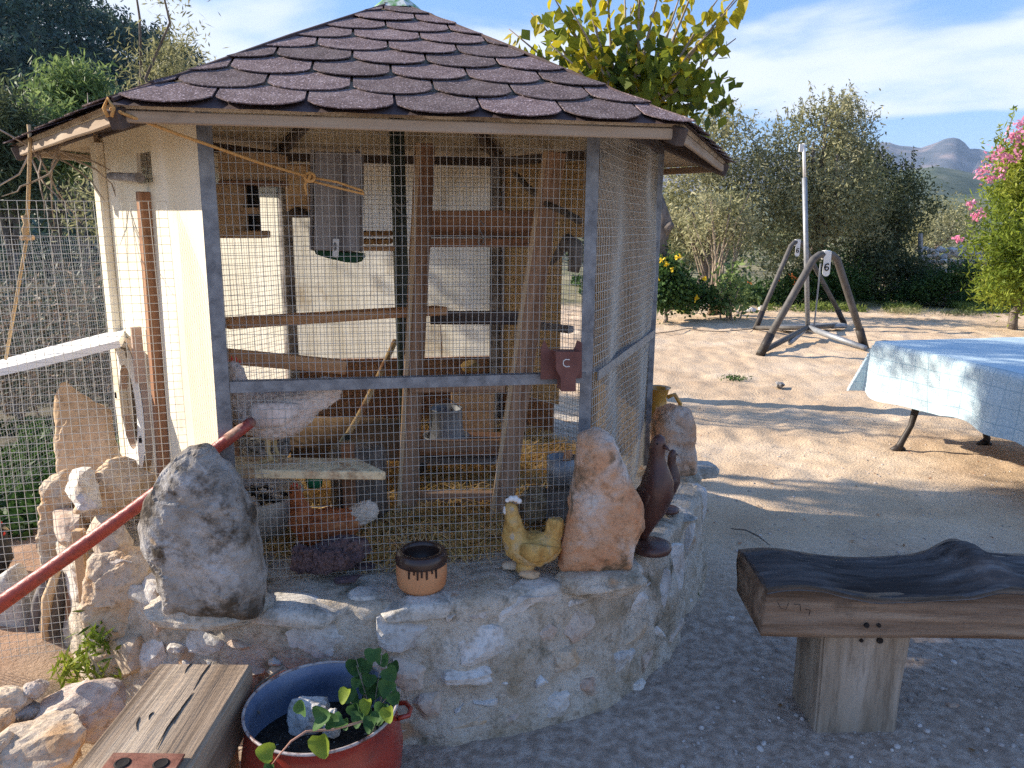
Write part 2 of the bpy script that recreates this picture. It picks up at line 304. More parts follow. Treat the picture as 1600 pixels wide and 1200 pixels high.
M['wire_rust'] = mat('dark_rusty_wire', [(0.10, 0.085, 0.07), (0.2, 0.16, 0.12)], scale=20, rough=0.7, metal=0.3, bump=0)
M['post_green'] = mat('dark_green_post', [(0.035, 0.05, 0.04), (0.06, 0.075, 0.06)], scale=12, rough=0.55, bump=0.1)
M['rope'] = mat('orange_rope', [(0.52, 0.27, 0.08), (0.66, 0.38, 0.14)], scale=120, rough=0.9, bump=0.5, bscale=200)
M['jute'] = mat('jute_rope', [(0.45, 0.30, 0.15), (0.58, 0.42, 0.24)], scale=90, rough=0.95, bump=0.6, bscale=160)
M['red_pole'] = mat('red_painted_pole', [(0.22, 0.028, 0.018), (0.38, 0.05, 0.028), (0.26, 0.05, 0.035)], scale=22, rough=0.42, spec=0.5, bump=0.5, bscale=60, grime=(0.16, 0.07, 0.05), gscale=16, glo=0.58, ghi=0.68)
M['terracotta'] = mat('terracotta', [(0.48, 0.20, 0.085), (0.58, 0.28, 0.13)], scale=10, rough=0.7, bump=0.2)
M['dark_glaze'] = mat('dark_brown_glaze', [(0.03, 0.018, 0.014), (0.06, 0.03, 0.022)], scale=10, rough=0.28, spec=0.5, bump=0.05)
M['amber'] = mat('amber_glaze', [(0.40, 0.19, 0.03), (0.55, 0.29, 0.05)], scale=8, rough=0.22, spec=0.6, bump=0.05)
M['hen_yellow'] = mat('chipped_yellow_plaster', [(0.38, 0.20, 0.05), (0.56, 0.34, 0.10), (0.52, 0.38, 0.20)], scale=16, detail=9, rough=0.7, bump=0.6, bscale=40, grime=(0.40, 0.36, 0.30), gscale=14, glo=0.58, ghi=0.66)
M['white_plaster'] = mat('white_plaster', [(0.66, 0.62, 0.58), (0.78, 0.76, 0.72)], scale=20, rough=0.7, bump=0.4)
M['brown_statue'] = mat('dark_brown_ceramic', [(0.05, 0.022, 0.018), (0.085, 0.035, 0.026), (0.11, 0.05, 0.035)], scale=14, rough=0.4, spec=0.5, bump=0.2, speck=(0.4, 0.36, 0.34), spscale=30, spth=0.72)
M['dark_driftwood'] = mat('dark_purple_wood', [(0.05, 0.035, 0.045), (0.12, 0.08, 0.085), (0.20, 0.12, 0.10)], scale=12, detail=9, stretch=(0.5, 1.5, 1.5), rough=0.8, bump=1, bscale=40, bdist=0.01)
M['enamel_red'] = mat('red_enamel_chipped', [(0.24, 0.026, 0.015), (0.33, 0.04, 0.022), (0.20, 0.028, 0.02)], scale=7, detail=9, rough=0.3, spec=0.6, bump=0.08, grime=(0.40, 0.16, 0.09), gscale=8, glo=0.62, ghi=0.70)
M['enamel_blue'] = mat('blue_enamel', [(0.09, 0.13, 0.22), (0.15, 0.20, 0.31), (0.25, 0.29, 0.37)], scale=5, rough=0.3, spec=0.5, bump=0.05, grime=(0.24, 0.26, 0.29), gscale=6, glo=0.55, ghi=0.7)
M['rim'] = mat('worn_enamel_rim', [(0.35, 0.29, 0.27), (0.55, 0.48, 0.45)], scale=20, rough=0.45, grime=(0.15, 0.06, 0.04), gscale=30)
M['soil'] = mat('potting_soil', [(0.015, 0.012, 0.01), (0.05, 0.04, 0.032)], scale=60, bump=1, bscale=80, bdist=0.01, speck=(0.4, 0.4, 0.38), spscale=90, spth=0.68)
M['rust'] = mat('rust_plate', [(0.15, 0.055, 0.035), (0.25, 0.10, 0.065), (0.30, 0.15, 0.10)], scale=20, rough=0.8, bump=0.6)
M['rust_box'] = mat('brown_painted_iron', [(0.13, 0.05, 0.042), (0.18, 0.075, 0.062)], scale=14, rough=0.5, bump=0.25)
M['black'] = mat('dark_hole', [(0.01, 0.008, 0.008), (0.02, 0.016, 0.015)], bump=0)
M['straw'] = mat('golden_straw', [(0.56, 0.34, 0.10), (0.74, 0.50, 0.18), (0.82, 0.64, 0.32)], scale=5, island=0.35, bump=0, rough=0.6, trans=0.2)
M['wood_orange'] = mat('orange_timber', [(0.42, 0.20, 0.09), (0.56, 0.30, 0.14), (0.62, 0.38, 0.2)], scale=18, stretch=(0.06, 1, 1), bump=0.4, bscale=60)
M['buff'] = mat('pale_buff_feathers', [(0.56, 0.42, 0.34), (0.68, 0.55, 0.47), (0.74, 0.64, 0.57)], scale=12, detail=6, bump=0.6, bscale=50)
M['straw_floor'] = mat('straw_bed', [(0.30, 0.18, 0.06), (0.56, 0.38, 0.14)], scale=20, bump=1, bscale=70, bdist=0.02)
M['hen_brown'] = mat('red_brown_feathers', [(0.30, 0.085, 0.03), (0.46, 0.15, 0.055), (0.56, 0.23, 0.09)], scale=26, detail=7, rough=0.75, bump=0.7, bscale=70, stretch=(0.6, 1, 1.4))
M['hen_white'] = mat('cream_feathers', [(0.60, 0.52, 0.42), (0.74, 0.68, 0.60)], scale=24, bump=0.6, bscale=70)
M['hen_black'] = mat('black_feathers', [(0.012, 0.013, 0.016), (0.03, 0.03, 0.034)], scale=20, rough=0.5, bump=0.5, bscale=70)
M['hen_speckle'] = mat('speckled_feathers', [(0.05, 0.05, 0.05), (0.5, 0.49, 0.46)], scale=45, detail=2, rough=0.7, bump=0.5)
M['comb'] = mat('red_comb', [(0.55, 0.04, 0.03), (0.65, 0.08, 0.05)], scale=30, rough=0.5, bump=0.3)
M['beak'] = mat('horn_beak', [(0.45, 0.33, 0.16), (0.55, 0.42, 0.22)], bump=0)
M['cork'] = mat('cork_bark', [(0.20, 0.10, 0.04), (0.38, 0.22, 0.09), (0.5, 0.32, 0.15)], scale=30, bump=1, bscale=60, bdist=0.01)
M['bark'] = mat('grey_bark', [(0.08, 0.065, 0.05), (0.16, 0.13, 0.105), (0.24, 0.20, 0.17)], scale=16, stretch=(1, 1, 0.3), bump=1, bscale=30, bdist=0.015)
M['twig'] = mat('dry_twig', [(0.22, 0.17, 0.12), (0.38, 0.31, 0.24)], scale=20, bump=0.3)
M['cardboard'] = mat('pale_torn_board', [(0.50, 0.38, 0.30), (0.60, 0.48, 0.39)], scale=5, grime=(0.40, 0.28, 0.2), gscale=6, bump=0.2)
M['green_plastic'] = mat('green_plastic', [(0.02, 0.16, 0.08), (0.03, 0.22, 0.11)], scale=5, bump=0.05, rough=0.4)
M['dark_green'] = mat('dark_green_felt', [(0.01, 0.045, 0.02), (0.02, 0.075, 0.035)], scale=20, bump=0.3)
M['concrete'] = mat('pale_concrete', [(0.44, 0.41, 0.37), (0.56, 0.53, 0.48)], scale=9, bump=0.5, bscale=60, speck=(0.3, 0.27, 0.24), spscale=50, spth=0.64)
M['grey_tube'] = mat('dark_grey_foam_tube', [(0.065, 0.06, 0.055), (0.115, 0.105, 0.095)], scale=14, rough=0.6, bump=0.2, grime=(0.26, 0.22, 0.17), gscale=6, glo=0.6, ghi=0.75)
M['cast_iron'] = mat('cast_iron', [(0.025, 0.02, 0.018), (0.05, 0.04, 0.033)], scale=14, rough=0.5, bump=0.4)
M['plate_white'] = mat('white_tag', [(0.62, 0.62, 0.60), (0.72, 0.72, 0.70)], bump=0, rough=0.5)
def leafmat(name, cols, trans=0.35, island=0.35, scale=0.6, rough=0.6):
    return mat(name, cols, scale=scale, detail=4, trans=trans, island=island, bump=0, rough=rough, spec=0.25)
M['olive'] = leafmat('olive_leaves', [(0.15, 0.16, 0.075), (0.29, 0.285, 0.14), (0.43, 0.41, 0.25)], trans=0.38)
M['olive_dark'] = leafmat('dark_olive_leaves', [(0.05, 0.07, 0.03), (0.11, 0.13, 0.06)], trans=0.25)
M['pine'] = leafmat('pine_needles', [(0.10, 0.16, 0.05), (0.17, 0.24, 0.075), (0.24, 0.31, 0.11)], scale=0.4)
M['forest'] = leafmat('haze_tinted_needles', [(0.028, 0.052, 0.048), (0.055, 0.095, 0.072), (0.10, 0.15, 0.09)], scale=0.08, trans=0.2)  # blue of haze and sky-lit shade painted into the needle colour
M['mulberry'] = leafmat('mulberry_leaves_yellow', [(0.20, 0.23, 0.02), (0.42, 0.38, 0.025), (0.60, 0.44, 0.03)], trans=0.55, island=0.0, scale=2)
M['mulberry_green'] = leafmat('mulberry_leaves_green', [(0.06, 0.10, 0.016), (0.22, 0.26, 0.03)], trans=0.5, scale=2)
M['bright'] = leafmat('bright_green_leaves', [(0.11, 0.17, 0.02), (0.22, 0.28, 0.035), (0.36, 0.38, 0.06)], trans=0.45)
M['green'] = leafmat('deep_green_leaves', [(0.025, 0.06, 0.015), (0.06, 0.12, 0.03)], trans=0.35)
M['grass'] = leafmat('grass_blades', [(0.10, 0.15, 0.03), (0.20, 0.25, 0.06)], trans=0.4)
M['dry'] = leafmat('dry_brush', [(0.12, 0.075, 0.045), (0.21, 0.14, 0.085), (0.30, 0.21, 0.13)], trans=0.2)
M['brush_grey'] = leafmat('grey_green_brush', [(0.045, 0.07, 0.055), (0.12, 0.145, 0.105)], trans=0.2)
M['pink'] = leafmat('pink_petals', [(0.70, 0.22, 0.36), (0.80, 0.36, 0.48)], trans=0.4)
M['yellow'] = leafmat('yellow_petals', [(0.75, 0.50, 0.02), (0.82, 0.62, 0.04)], trans=0.3)
M['orange_fl'] = leafmat('orange_petals', [(0.65, 0.16, 0.03), (0.75, 0.28, 0.05)], trans=0.3)
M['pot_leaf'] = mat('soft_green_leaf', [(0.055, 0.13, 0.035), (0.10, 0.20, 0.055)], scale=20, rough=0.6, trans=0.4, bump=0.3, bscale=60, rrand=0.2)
M['pot_leaf_lit'] = mat('sun_painted_leaf', [(0.22, 0.30, 0.03), (0.34, 0.42, 0.05)], scale=20, rough=0.6, trans=0.45, bump=0.3, bscale=60)  # lighter copy of the leaf, sunlight painted into its colour

# ------------------------------------------------------------------ the ground
CX, CY, ROT = -0.486, 3.36, 0.18
def cpt(k, r, h=0.0):
    a = R(k) + ROT; return Vector((CX + r * math.cos(a), CY + r * math.sin(a), h))
def sstep(x, a, b):
    t = np.clip((x - a) / (b - a), 0, 1); return t * t * (3 - 2 * t)
def ground_z(x, y, fine=True):
    x = np.asarray(x, float); y = np.asarray(y, float)
    p = np.stack([x, y, np.zeros_like(x)], -1)
    z = 0.12 * (1 - sstep(x, -1.75, -1.15)) * (1 - sstep(y, 3, 9))              # soil banked up on the left
    z = z - 0.9 * (1 - sstep(x, -7, -2.8)) * sstep(y, 2.5, 9)                  # valley on the left
    z = z - 2.2 * sstep(y, 19, 60) * (1 - sstep(y, 250, 700)) * sstep(x, -5, 10)
    near = (1 - sstep(y, 14, 22))
    if fine:
        d = np.hypot(x - 1.2, y - 6)
        z = z + near * (0.022 * fbm(p * 1.3, 3, 5) + 0.022 * sstep(y, 3.6, 5.5) * np.abs(fbm(p * 3.2, 3, 9)) + 0.013 * sstep(y, 3.4, 5.2) * fbm(p * 7.0, 3, 3) + 0.016 * sstep(y, 3.6, 5.0) * fbm(p * 8.5, 2, 44) + 0.003 * fbm(p * 9, 1, 4))
        z = z + (1 - sstep(x, -1.7, -1.3)) * near * 0.03 * fbm(p * 6, 3, 21)
    return z
def make_ground():
    xs = np.concatenate([-np.geomspace(6000, 4.2, 40), np.arange(-4, 7.6, 0.035), np.geomspace(7.8, 6000, 40)])
    ys = np.concatenate([-np.geomspace(600, 0.6, 14), np.arange(0.3, 7.5, 0.035), np.arange(7.5, 17, 0.07), np.geomspace(17.3, 8000, 60)])
    X, Y = np.meshgrid(xs, ys); nx = len(xs); ny = len(ys)
    Z = ground_z(X.ravel(), Y.ravel()); V = np.stack([X.ravel(), Y.ravel(), Z], -1)
    i = np.arange(nx - 1); j = np.arange(ny - 1); I, J = np.meshgrid(i, j); a = (J * nx + I).ravel()
    return npmesh('ground', V, np.stack([a, a + 1, a + nx + 1, a + nx], -1), M['ground'], None, True)
def ground_material():
    m = mat('yard_sand_and_soil', [(0.49, 0.35, 0.225), (0.615, 0.455, 0.30), (0.70, 0.55, 0.395)], scale=1.4, detail=12, bump=1.0, bscale=50, bdist=0.016, grit=0.4, speck=(0.60, 0.57, 0.54), spscale=75, spth=0.70)
    nt = m.node_tree; N = nt.nodes; L = nt.links; b = [n for n in N if n.type == 'BSDF_PRINCIPLED'][0]; src = b.inputs['Base Color'].links[0].from_socket
    tc = [n for n in N if n.type == 'TEX_COORD'][0]; sep = N.new('ShaderNodeSeparateXYZ'); L.new(tc.outputs['Object'], sep.inputs[0])
    nz = N.new('ShaderNodeTexNoise'); nz.inputs['Scale'].default_value = 1.1; nz.inputs['Detail'].default_value = 7; L.new(tc.outputs['Object'], nz.inputs['Vector'])
    def mask(comp, a, b_, amp=1.6):
        mm = N.new('ShaderNodeMath'); mm.operation = 'MULTIPLY_ADD'; L.new(nz.outputs['Fac'], mm.inputs[0]); mm.inputs[1].default_value = amp; L.new(sep.outputs[comp], mm.inputs[2])
        r_ = N.new('ShaderNodeMapRange'); r_.inputs[1].default_value = a + amp / 2; r_.inputs[2].default_value = b_ + amp / 2; L.new(mm.outputs[0], r_.inputs[0]); return r_.outputs[0]
    def over(c, col, m_):
        x = N.new('ShaderNodeMix'); x.data_type = 'RGBA'; L.new(m_, x.inputs[0]); L.new(c, x.inputs[6])
        if isinstance(col, tuple): x.inputs[7].default_value = (*col, 1)
        else: L.new(col, x.inputs[7])
        return x.outputs[2]
    gn = N.new('ShaderNodeTexNoise'); gn.inputs['Scale'].default_value = 0.35; gn.inputs['Detail'].default_value = 9; L.new(tc.outputs['Object'], gn.inputs['Vector'])
    gr = ramp(N, [(0.38, (0.10, 0.10, 0.045)), (0.5, (0.20, 0.18, 0.09)), (0.62, (0.30, 0.25, 0.14))]); L.new(gn.outputs['Fac'], gr.inputs[0])
    c = over(src, (0.42, 0.26, 0.165), mask('X', -1.3, -1.8, 0.8))       # reddish soil left of the coop
    c = over(c, gr.outputs[0], mask('Y', 14.2, 15.6, 1.5))              # scrub beyond the yard
    gm = mask('X', -2.6, -3.4, 1.0); c = over(c, (0.10, 0.085, 0.05), gm)
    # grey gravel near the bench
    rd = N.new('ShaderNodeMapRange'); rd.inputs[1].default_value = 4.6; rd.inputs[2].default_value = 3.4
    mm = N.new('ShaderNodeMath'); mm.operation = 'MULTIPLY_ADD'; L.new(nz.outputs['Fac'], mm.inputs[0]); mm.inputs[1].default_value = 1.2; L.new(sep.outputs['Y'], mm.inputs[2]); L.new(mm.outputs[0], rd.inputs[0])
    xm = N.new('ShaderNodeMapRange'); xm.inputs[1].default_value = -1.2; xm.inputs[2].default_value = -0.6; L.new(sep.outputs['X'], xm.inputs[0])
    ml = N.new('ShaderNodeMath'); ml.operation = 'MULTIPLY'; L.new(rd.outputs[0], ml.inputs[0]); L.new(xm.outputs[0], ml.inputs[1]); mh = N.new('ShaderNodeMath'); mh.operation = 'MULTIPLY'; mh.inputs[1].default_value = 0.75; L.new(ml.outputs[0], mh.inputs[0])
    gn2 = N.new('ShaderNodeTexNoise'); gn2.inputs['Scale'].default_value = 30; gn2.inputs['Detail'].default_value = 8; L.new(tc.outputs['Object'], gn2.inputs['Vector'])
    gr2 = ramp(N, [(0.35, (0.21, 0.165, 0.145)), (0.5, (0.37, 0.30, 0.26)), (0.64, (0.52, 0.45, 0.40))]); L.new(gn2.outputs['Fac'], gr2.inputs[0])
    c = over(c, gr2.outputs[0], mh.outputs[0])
    L.new(c, b.inputs['Base Color']); return m
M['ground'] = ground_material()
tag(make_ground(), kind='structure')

# ------------------------------------------------------------------ rocks
def rock_bm(w, d, h, seed, sub=3, boxy=0.55, rough=0.08, cuts=7, flat=None):
    bm = bmesh.new(); bmesh.ops.create_icosphere(bm, subdivisions=sub, radius=1.0)
    rr = random.Random(seed)
    planes = []
    for _ in range(cuts):
        n = Vector((rr.gauss(0, 1), rr.gauss(0, 1), rr.gauss(0, 1))).normalized(); planes.append((n, rr.uniform(0.62, 0.92)))
    for v in bm.verts:
        p = v.co.copy(); m_ = max(abs(p.x), abs(p.y), abs(p.z)); q = p / (m_ ** boxy)
        for n, k in planes:
            s = q.dot(n)
            if s > k: q = q - n * (s - k)
        f = 1 + rough * 1.6 * mnoise.noise(q * 1.4 + Vector((seed, 0, 0))) + rough * mnoise.noise(q * 4 + Vector((0, seed, 0))) + rough * 0.5 * mnoise.noise(q * 11)
        q = q * f * 0.8; v.co = Vector((q.x * w / 2 * 1.12, q.y * d / 2 * 1.12, q.z * h / 2 * 1.12))
    return bm
def rock(name, loc, w, d, h, mat_, seed, parent=None, rot=(0, 0, 0), sub=3, boxy=0.55, rough=0.08, cuts=7, smooth=False):
    bm = rock_bm(w, d, h, seed, sub, boxy, rough, cuts); me = bpy.data.meshes.new(name); bm.to_mesh(me); bm.free(); me.materials.append(mat_)
    if smooth: me.polygons.foreach_set('use_smooth', [True] * len(me.polygons))
    o = bpy.data.objects.new(name, me); COL.objects.link(o)
    if parent is not None: o.parent = parent
    o.location = Vector(loc) - parent_org(parent); o.rotation_euler = rot; return o
def outline_rock(name, px, y, thick, mat_, parent=None, noise=0.012, seed=1, n=96, rings=22, lean=0.0, tilt=0.0, flatness=0.45, side=0.0):
    """a standing stone: outline of its front, with a real thickness and broken faces"""
    pts = [P(u, v, y=y) for u, v in px]; c = sum(pts, Vector()) / len(pts)
    per = [0]
    for i in range(len(pts)): per.append(per[-1] + (pts[(i + 1) % len(pts)] - pts[i]).length)
    out = []
    for j in range(n):
        s = per[-1] * j / n
        i = max(k for k in range(len(pts)) if per[k] <= s + 1e-9); f = (s - per[i]) / max(1e-9, per[i + 1] - per[i])
        out.append(pts[i].lerp(pts[(i + 1) % len(pts)], f))
    V = []; Fc = []
    for k in range(rings + 1):
        a = math.pi * k / rings - math.pi / 2
        s = abs(math.cos(a)) ** flatness; dy = math.copysign(abs(math.sin(a)) ** 0.8, math.sin(a)) * thick / 2
        for q in out:
            e = c + (q - c) * max(s, 0.02)
            V.append(Vector((e.x, y + dy + (e.z - c.z) * lean + (e.x - c.x) * side, e.z)))
    A = np.array([tuple(v) for v in V])
    A0 = A.copy(); nn = fbm(A * 7, 4, seed)[:, None]; ctr = np.array([c.x, y, c.z]); dirv = A - ctr; dirv /= np.linalg.norm(dirv, axis=1)[:, None] + 1e-6
    rg = 1 - np.abs(fbm(A * 12, 3, seed + 5))[:, None] * 2
    A = A + dirv * nn * noise * 1.8 + dirv * rg * noise * 0.8 + dirv * fbm(A * 38, 2, seed + 9)[:, None] * noise * 0.5
    for k in range(rings):
        for j in range(n):
            a = k * n + j; b = k * n + (j + 1) % n; Fc.append((a, b, b + n, a + n))
    mb = MB(); mb.v = [tuple(v) for v in A0]; mb.f = Fc + [tuple(range(n)), tuple(reversed(range(rings * n, rings * n + n)))]
    o = mb.build(name, mat_, parent, smooth=False, loc=(c.x, y, min(v[2] for v in A0)) if parent is None else None)
    size = max((max(v[0] for v in A0) - min(v[0] for v in A0)), (max(v[2] for v in A0) - min(v[2] for v in A0)))
    m_ = o.modifiers.new('r', 'REMESH'); m_.mode = 'VOXEL'; m_.voxel_size = max(.0045, size / 75)
    dg = bpy.context.evaluated_depsgraph_get(); me2 = bpy.data.meshes.new_from_object(o.evaluated_get(dg)); o.modifiers.clear()
    co = np.empty(len(me2.vertices) * 3, np.float32); me2.vertices.foreach_get('co', co); co = co.reshape(-1, 3); nm_ = np.empty(len(me2.vertices) * 3, np.float32); me2.vertices.foreach_get('normal', nm_); nm_ = nm_.reshape(-1, 3)
    q = co + seed * 3.1; d_ = fbm(q * 5, 3, seed) * 1.6 + (.5 - np.abs(fbm(q * 11, 3, seed + 5)) * 1.6) * .9 + fbm(q * 34, 3, seed + 9) * .45
    cell = np.floor(q @ np.array([[9, 3, -4], [-3, 8, 5], [4, -5, 9]]).T + fbm(q * 6, 2, seed)[:, None] * .6); d_ = d_ + vnoise(cell * 1.37 + .5, seed) * .42
    co = co + nm_ * (d_ * noise)[:, None]; me2.vertices.foreach_set('co', co.ravel().astype(np.float32)); me2.update(); me2.materials.clear(); me2.materials.append(mat_); old = o.data; o.data = me2; bpy.data.meshes.remove(old); me2.name = name
    return o

# ------------------------------------------------------------------ the stone ring the coop stands in
RT = [(-180, 1.40, 1.46), (-150, 1.39, 1.45), (-130, 1.33, 1.40), (-112, 1.25, 1.33), (-90, 1.20, 1.26), (-62, 1.24, 1.31), (-40, 1.27, 1.33), (-20, 1.27, 1.31), (0, 1.37, 1.40), (20, 1.49, 1.52), (60, 1.48, 1.52), (120, 1.42, 1.48), (180, 1.40, 1.46)]
def ring_r(deg, top=True):
    deg = (np.asarray(deg) + 180) % 360 - 180; k = 1 if top else 2
    return np.interp(deg, [a[0] for a in RT], [a[k] for a in RT])
RING_H = 0.45
ring = thing('stone_ring_wall', 'low round rubble stone wall that the hexagonal bird coop stands on', 'wall', (CX, CY, 0))
def make_ring():
    n = 640; prof = []
    for i in range(26): t = i / 25; prof.append((0, t, -0.04 + t * (RING_H + 0.0)))          # outer face
    for i in range(1, 7): a = i / 6 * math.pi / 2; prof.append((1, a, 0))                      # rounded shoulder
    for i in range(1, 17): prof.append((2, i / 16, 0))                                        # top, inwards
    V = []
    th = np.arange(n) / n * 360 - 180; rt, rb = ring_r(th, True), ring_r(th, False)
    rows = []
    for kind, t, z in prof:
        if kind == 0: r_ = rb + (rt - rb) * t; zz = np.full(n, z)
        elif kind == 1: r_ = rt - 0.035 * (1 - math.cos(t)); zz = np.full(n, RING_H - 0.04 + 0.035 * math.sin(t))
        else: r_ = (rt - 0.035) * (1 - t) + 0.93 * t; zz = np.full(n, RING_H - 0.005 + 0.012 * t)
        a = np.radians(th); rows.append(np.stack([CX + r_ * np.cos(a), CY + r_ * np.sin(a), zz], -1))
    A = np.concatenate(rows); m = len(prof)
    rad = A - np.array([CX, CY, 0]); rad[:, 2] = 0; rad /= np.linalg.norm(rad, axis=1)[:, None]
    kk = np.repeat(np.array([1.0 if p[0] == 0 else (0.7 if p[0] == 1 else 0.25) for p in prof]), n)[:, None]
    amp = 0.026 * fbm(A * 5, 3, 2) + 0.016 * fbm(A * 14, 3, 8) + 0.006 * fbm(A * 45, 2, 4)
    A = A + rad * amp[:, None] * kk; A[:, 2] += (1 - kk[:, 0]) * (0.022 * fbm(A * 5, 3, 12) + 0.008 * fbm(A * 22, 3, 14))
    Fq = []
    for i in range(m - 1):
        j = np.arange(n); a = i * n + j; b = i * n + (j + 1) % n; Fq.append(np.stack([a, b, b + n, a + n], -1))
    o = npmesh('mortar', A, np.concatenate(Fq), M['mortar'], ring, True); return o
make_ring()
def on_ring(u, v):
    d = ray(u, v); t = 1.2
    for _ in range(900):
        p = CAM + d * t; ang = math.degrees(math.atan2(p.y - CY, p.x - CX)); f = min(1, max(0, p.z / RING_H))
        rr = float(ring_r(ang, True)) * f + float(ring_r(ang, False)) * (1 - f)
        if math.hypot(p.x - CX, p.y - CY) <= rr or p.z <= 0: return p, ang, t
        t += 0.004
    return None
def ring_stone(u0, v0, u1, v1, mt, seed, out=0.02, depth=0.13, boxy=0.72):
    r_ = on_ring((u0 + u1) / 2, (v0 + v1) / 2)
    if r_ is None: return
    p, ang, t = r_; a = math.radians(ang); zc = t
    # widths on the surface, corrected for how it turns away from the camera
    nrm = Vector((math.cos(a), math.sin(a), 0)); tang = Vector((-math.sin(a), math.cos(a), 0)); vd = (p - CAM).normalized()
    fw = max(0.3, math.sqrt(max(0, 1 - tang.dot(vd) ** 2))); w = (u1 - u0) / F * zc / fw; h = (v1 - v0) / F * zc / 0.88
    c = p - nrm * (depth / 2 - out)
    rr = random.Random(seed)
    rock('stone', c, depth, w * 1.06, h * 1.06, STN[mt], seed, ring, (rr.uniform(-.12, .12), rr.uniform(-.12, .12), a), sub=3, boxy=boxy, rough=0.07, cuts=9)
STL = [(392, 948, 566, 1030, 2), (583, 955, 688, 1018, 2), (715, 982, 820, 1042, 0), (775, 925, 882, 974, 0), (965, 920, 1032, 966, 0), (880, 945, 936, 1003, 1), (962, 968, 1022, 1010, 3),
       (612, 1030, 672, 1078, 1), (862, 1012, 935, 1058, 3), (950, 1015, 998, 1062, 2), (792, 1012, 848, 1052, 1), (845, 1078, 892, 1122, 0), (690, 1040, 772, 1076, 0), (738, 1082, 800, 1118, 2),
       (285, 985, 345, 1030, 2), (180, 905, 262, 985, 0), (160, 985, 215, 1062, 3), (215, 930, 258, 1000, 1), (1028, 880, 1052, 960, 2), (1048, 842, 1074, 925, 0), (1072, 800, 1096, 892, 2), (1090, 760, 1108, 842, 2),
       (640, 1085, 706, 1130, 1), (905, 1062, 950, 1098, 1), (700, 1120, 765, 1145, 3), (560, 1020, 606, 1060, 1), (980, 1065, 1010, 1085, 0), (1000, 1010, 1030, 1050, 1), (350, 1000, 392, 1030, 1), (590, 1066, 640, 1100, 2),
       (80, 745, 130, 800, 0), (72, 800, 118, 868, 1), (78, 872, 130, 930, 0), (120, 812, 170, 860, 3), (150, 868, 200, 905, 0), (205, 1000, 250, 1075, 0), (832, 1050, 862, 1078, 2), (1016, 970, 1040, 1010, 0)]
for i, s in enumerate(STL): ring_stone(*s, seed=100 + i, out=(0.015 + 0.014 * ((i * 7) % 5) / 4))
rr_ = random.Random(77); used = []
for s in STL: used.append(((s[0] + s[2]) / 2, (s[1] + s[3]) / 2, (s[2] - s[0]) / 2, (s[3] - s[1]) / 2))
nfill = 0
for _ in range(1500):
    u, v = rr_.uniform(160, 1105), rr_.uniform(880, 1150); w, h = rr_.uniform(11, 30), rr_.uniform(8, 18); r_ = on_ring(u, v)
    if r_ is None or r_[0].z > RING_H - .05 or r_[0].z < .03: continue
    if any(abs(u - a) < w + c - 3 and abs(v - b) < h + d - 3 for a, b, c, d in used): continue
    used.append((u, v, w, h)); nfill += 1; ring_stone(u - w, v - h, u + w, v + h, rr_.choice([0, 1, 2, 2, 3, 1]), 900 + nfill, out=rr_.uniform(.006, .018))
    if nfill >= 120: break
# stones round the sides and back that the photograph does not look at
for i in range(34):
    ang = 24 + i * 4.4 * 1.0; zc = (0.12, 0.31)[i % 2]; a = R(ang); rr = float(ring_r(ang, False)) * .5 + float(ring_r(ang, True)) * .5
    rock('stone', (CX + (rr - .045) * math.cos(a), CY + (rr - .045) * math.sin(a), zc), 0.13, 0.17, 0.15, STN[i % 4], 300 + i, ring, (0, 0, a), sub=2, boxy=.7)

# mortar heaped round the feet of the standing stones
for i, (u, v, w, d, y) in enumerate([(330, 944, .40, .26, 2.15), (938, 884, .34, .22, 2.36), (1052, 744, .28, .22, 3.4), (150, 800, .40, .22, 2.86), (180, 806, .30, .24, 2.68)]):
    q = P(u, v, y=y); rock('mortar_bed', (q.x, y, RING_H - .005), w, d, .10, M['mortar'], 450 + i, ring, sub=4, boxy=.3, rough=.08, cuts=0, smooth=True)

# flat cap slabs bedded in the top of the wall
for i, (u, v, w, d, mt) in enumerate([(455, 945, .34, .16, 2), (650, 938, .26, .15, 2), (830, 915, .26, .13, 0), (960, 885, .22, .16, 0), (1050, 800, .17, .24, 2), (1085, 730, .16, .26, 2), (240, 905, .26, .2, 0), (130, 820, .22, .25, 0), (560, 930, .16, .1, 0)]):
    q = P(u, v, h=RING_H - 0.012); ang = math.atan2(q.y - CY, q.x - CX)
    rock('cap_stone', (CX + (q - Vector((CX, CY, 0))).xy.length * math.cos(ang), CY + (q - Vector((CX, CY, 0))).xy.length * math.sin(ang), RING_H - 0.026), d, w, 0.07, M['mortar_top'], 400 + i, ring, (0, 0, ang), sub=4, boxy=.6, rough=.035, cuts=3, smooth=True)

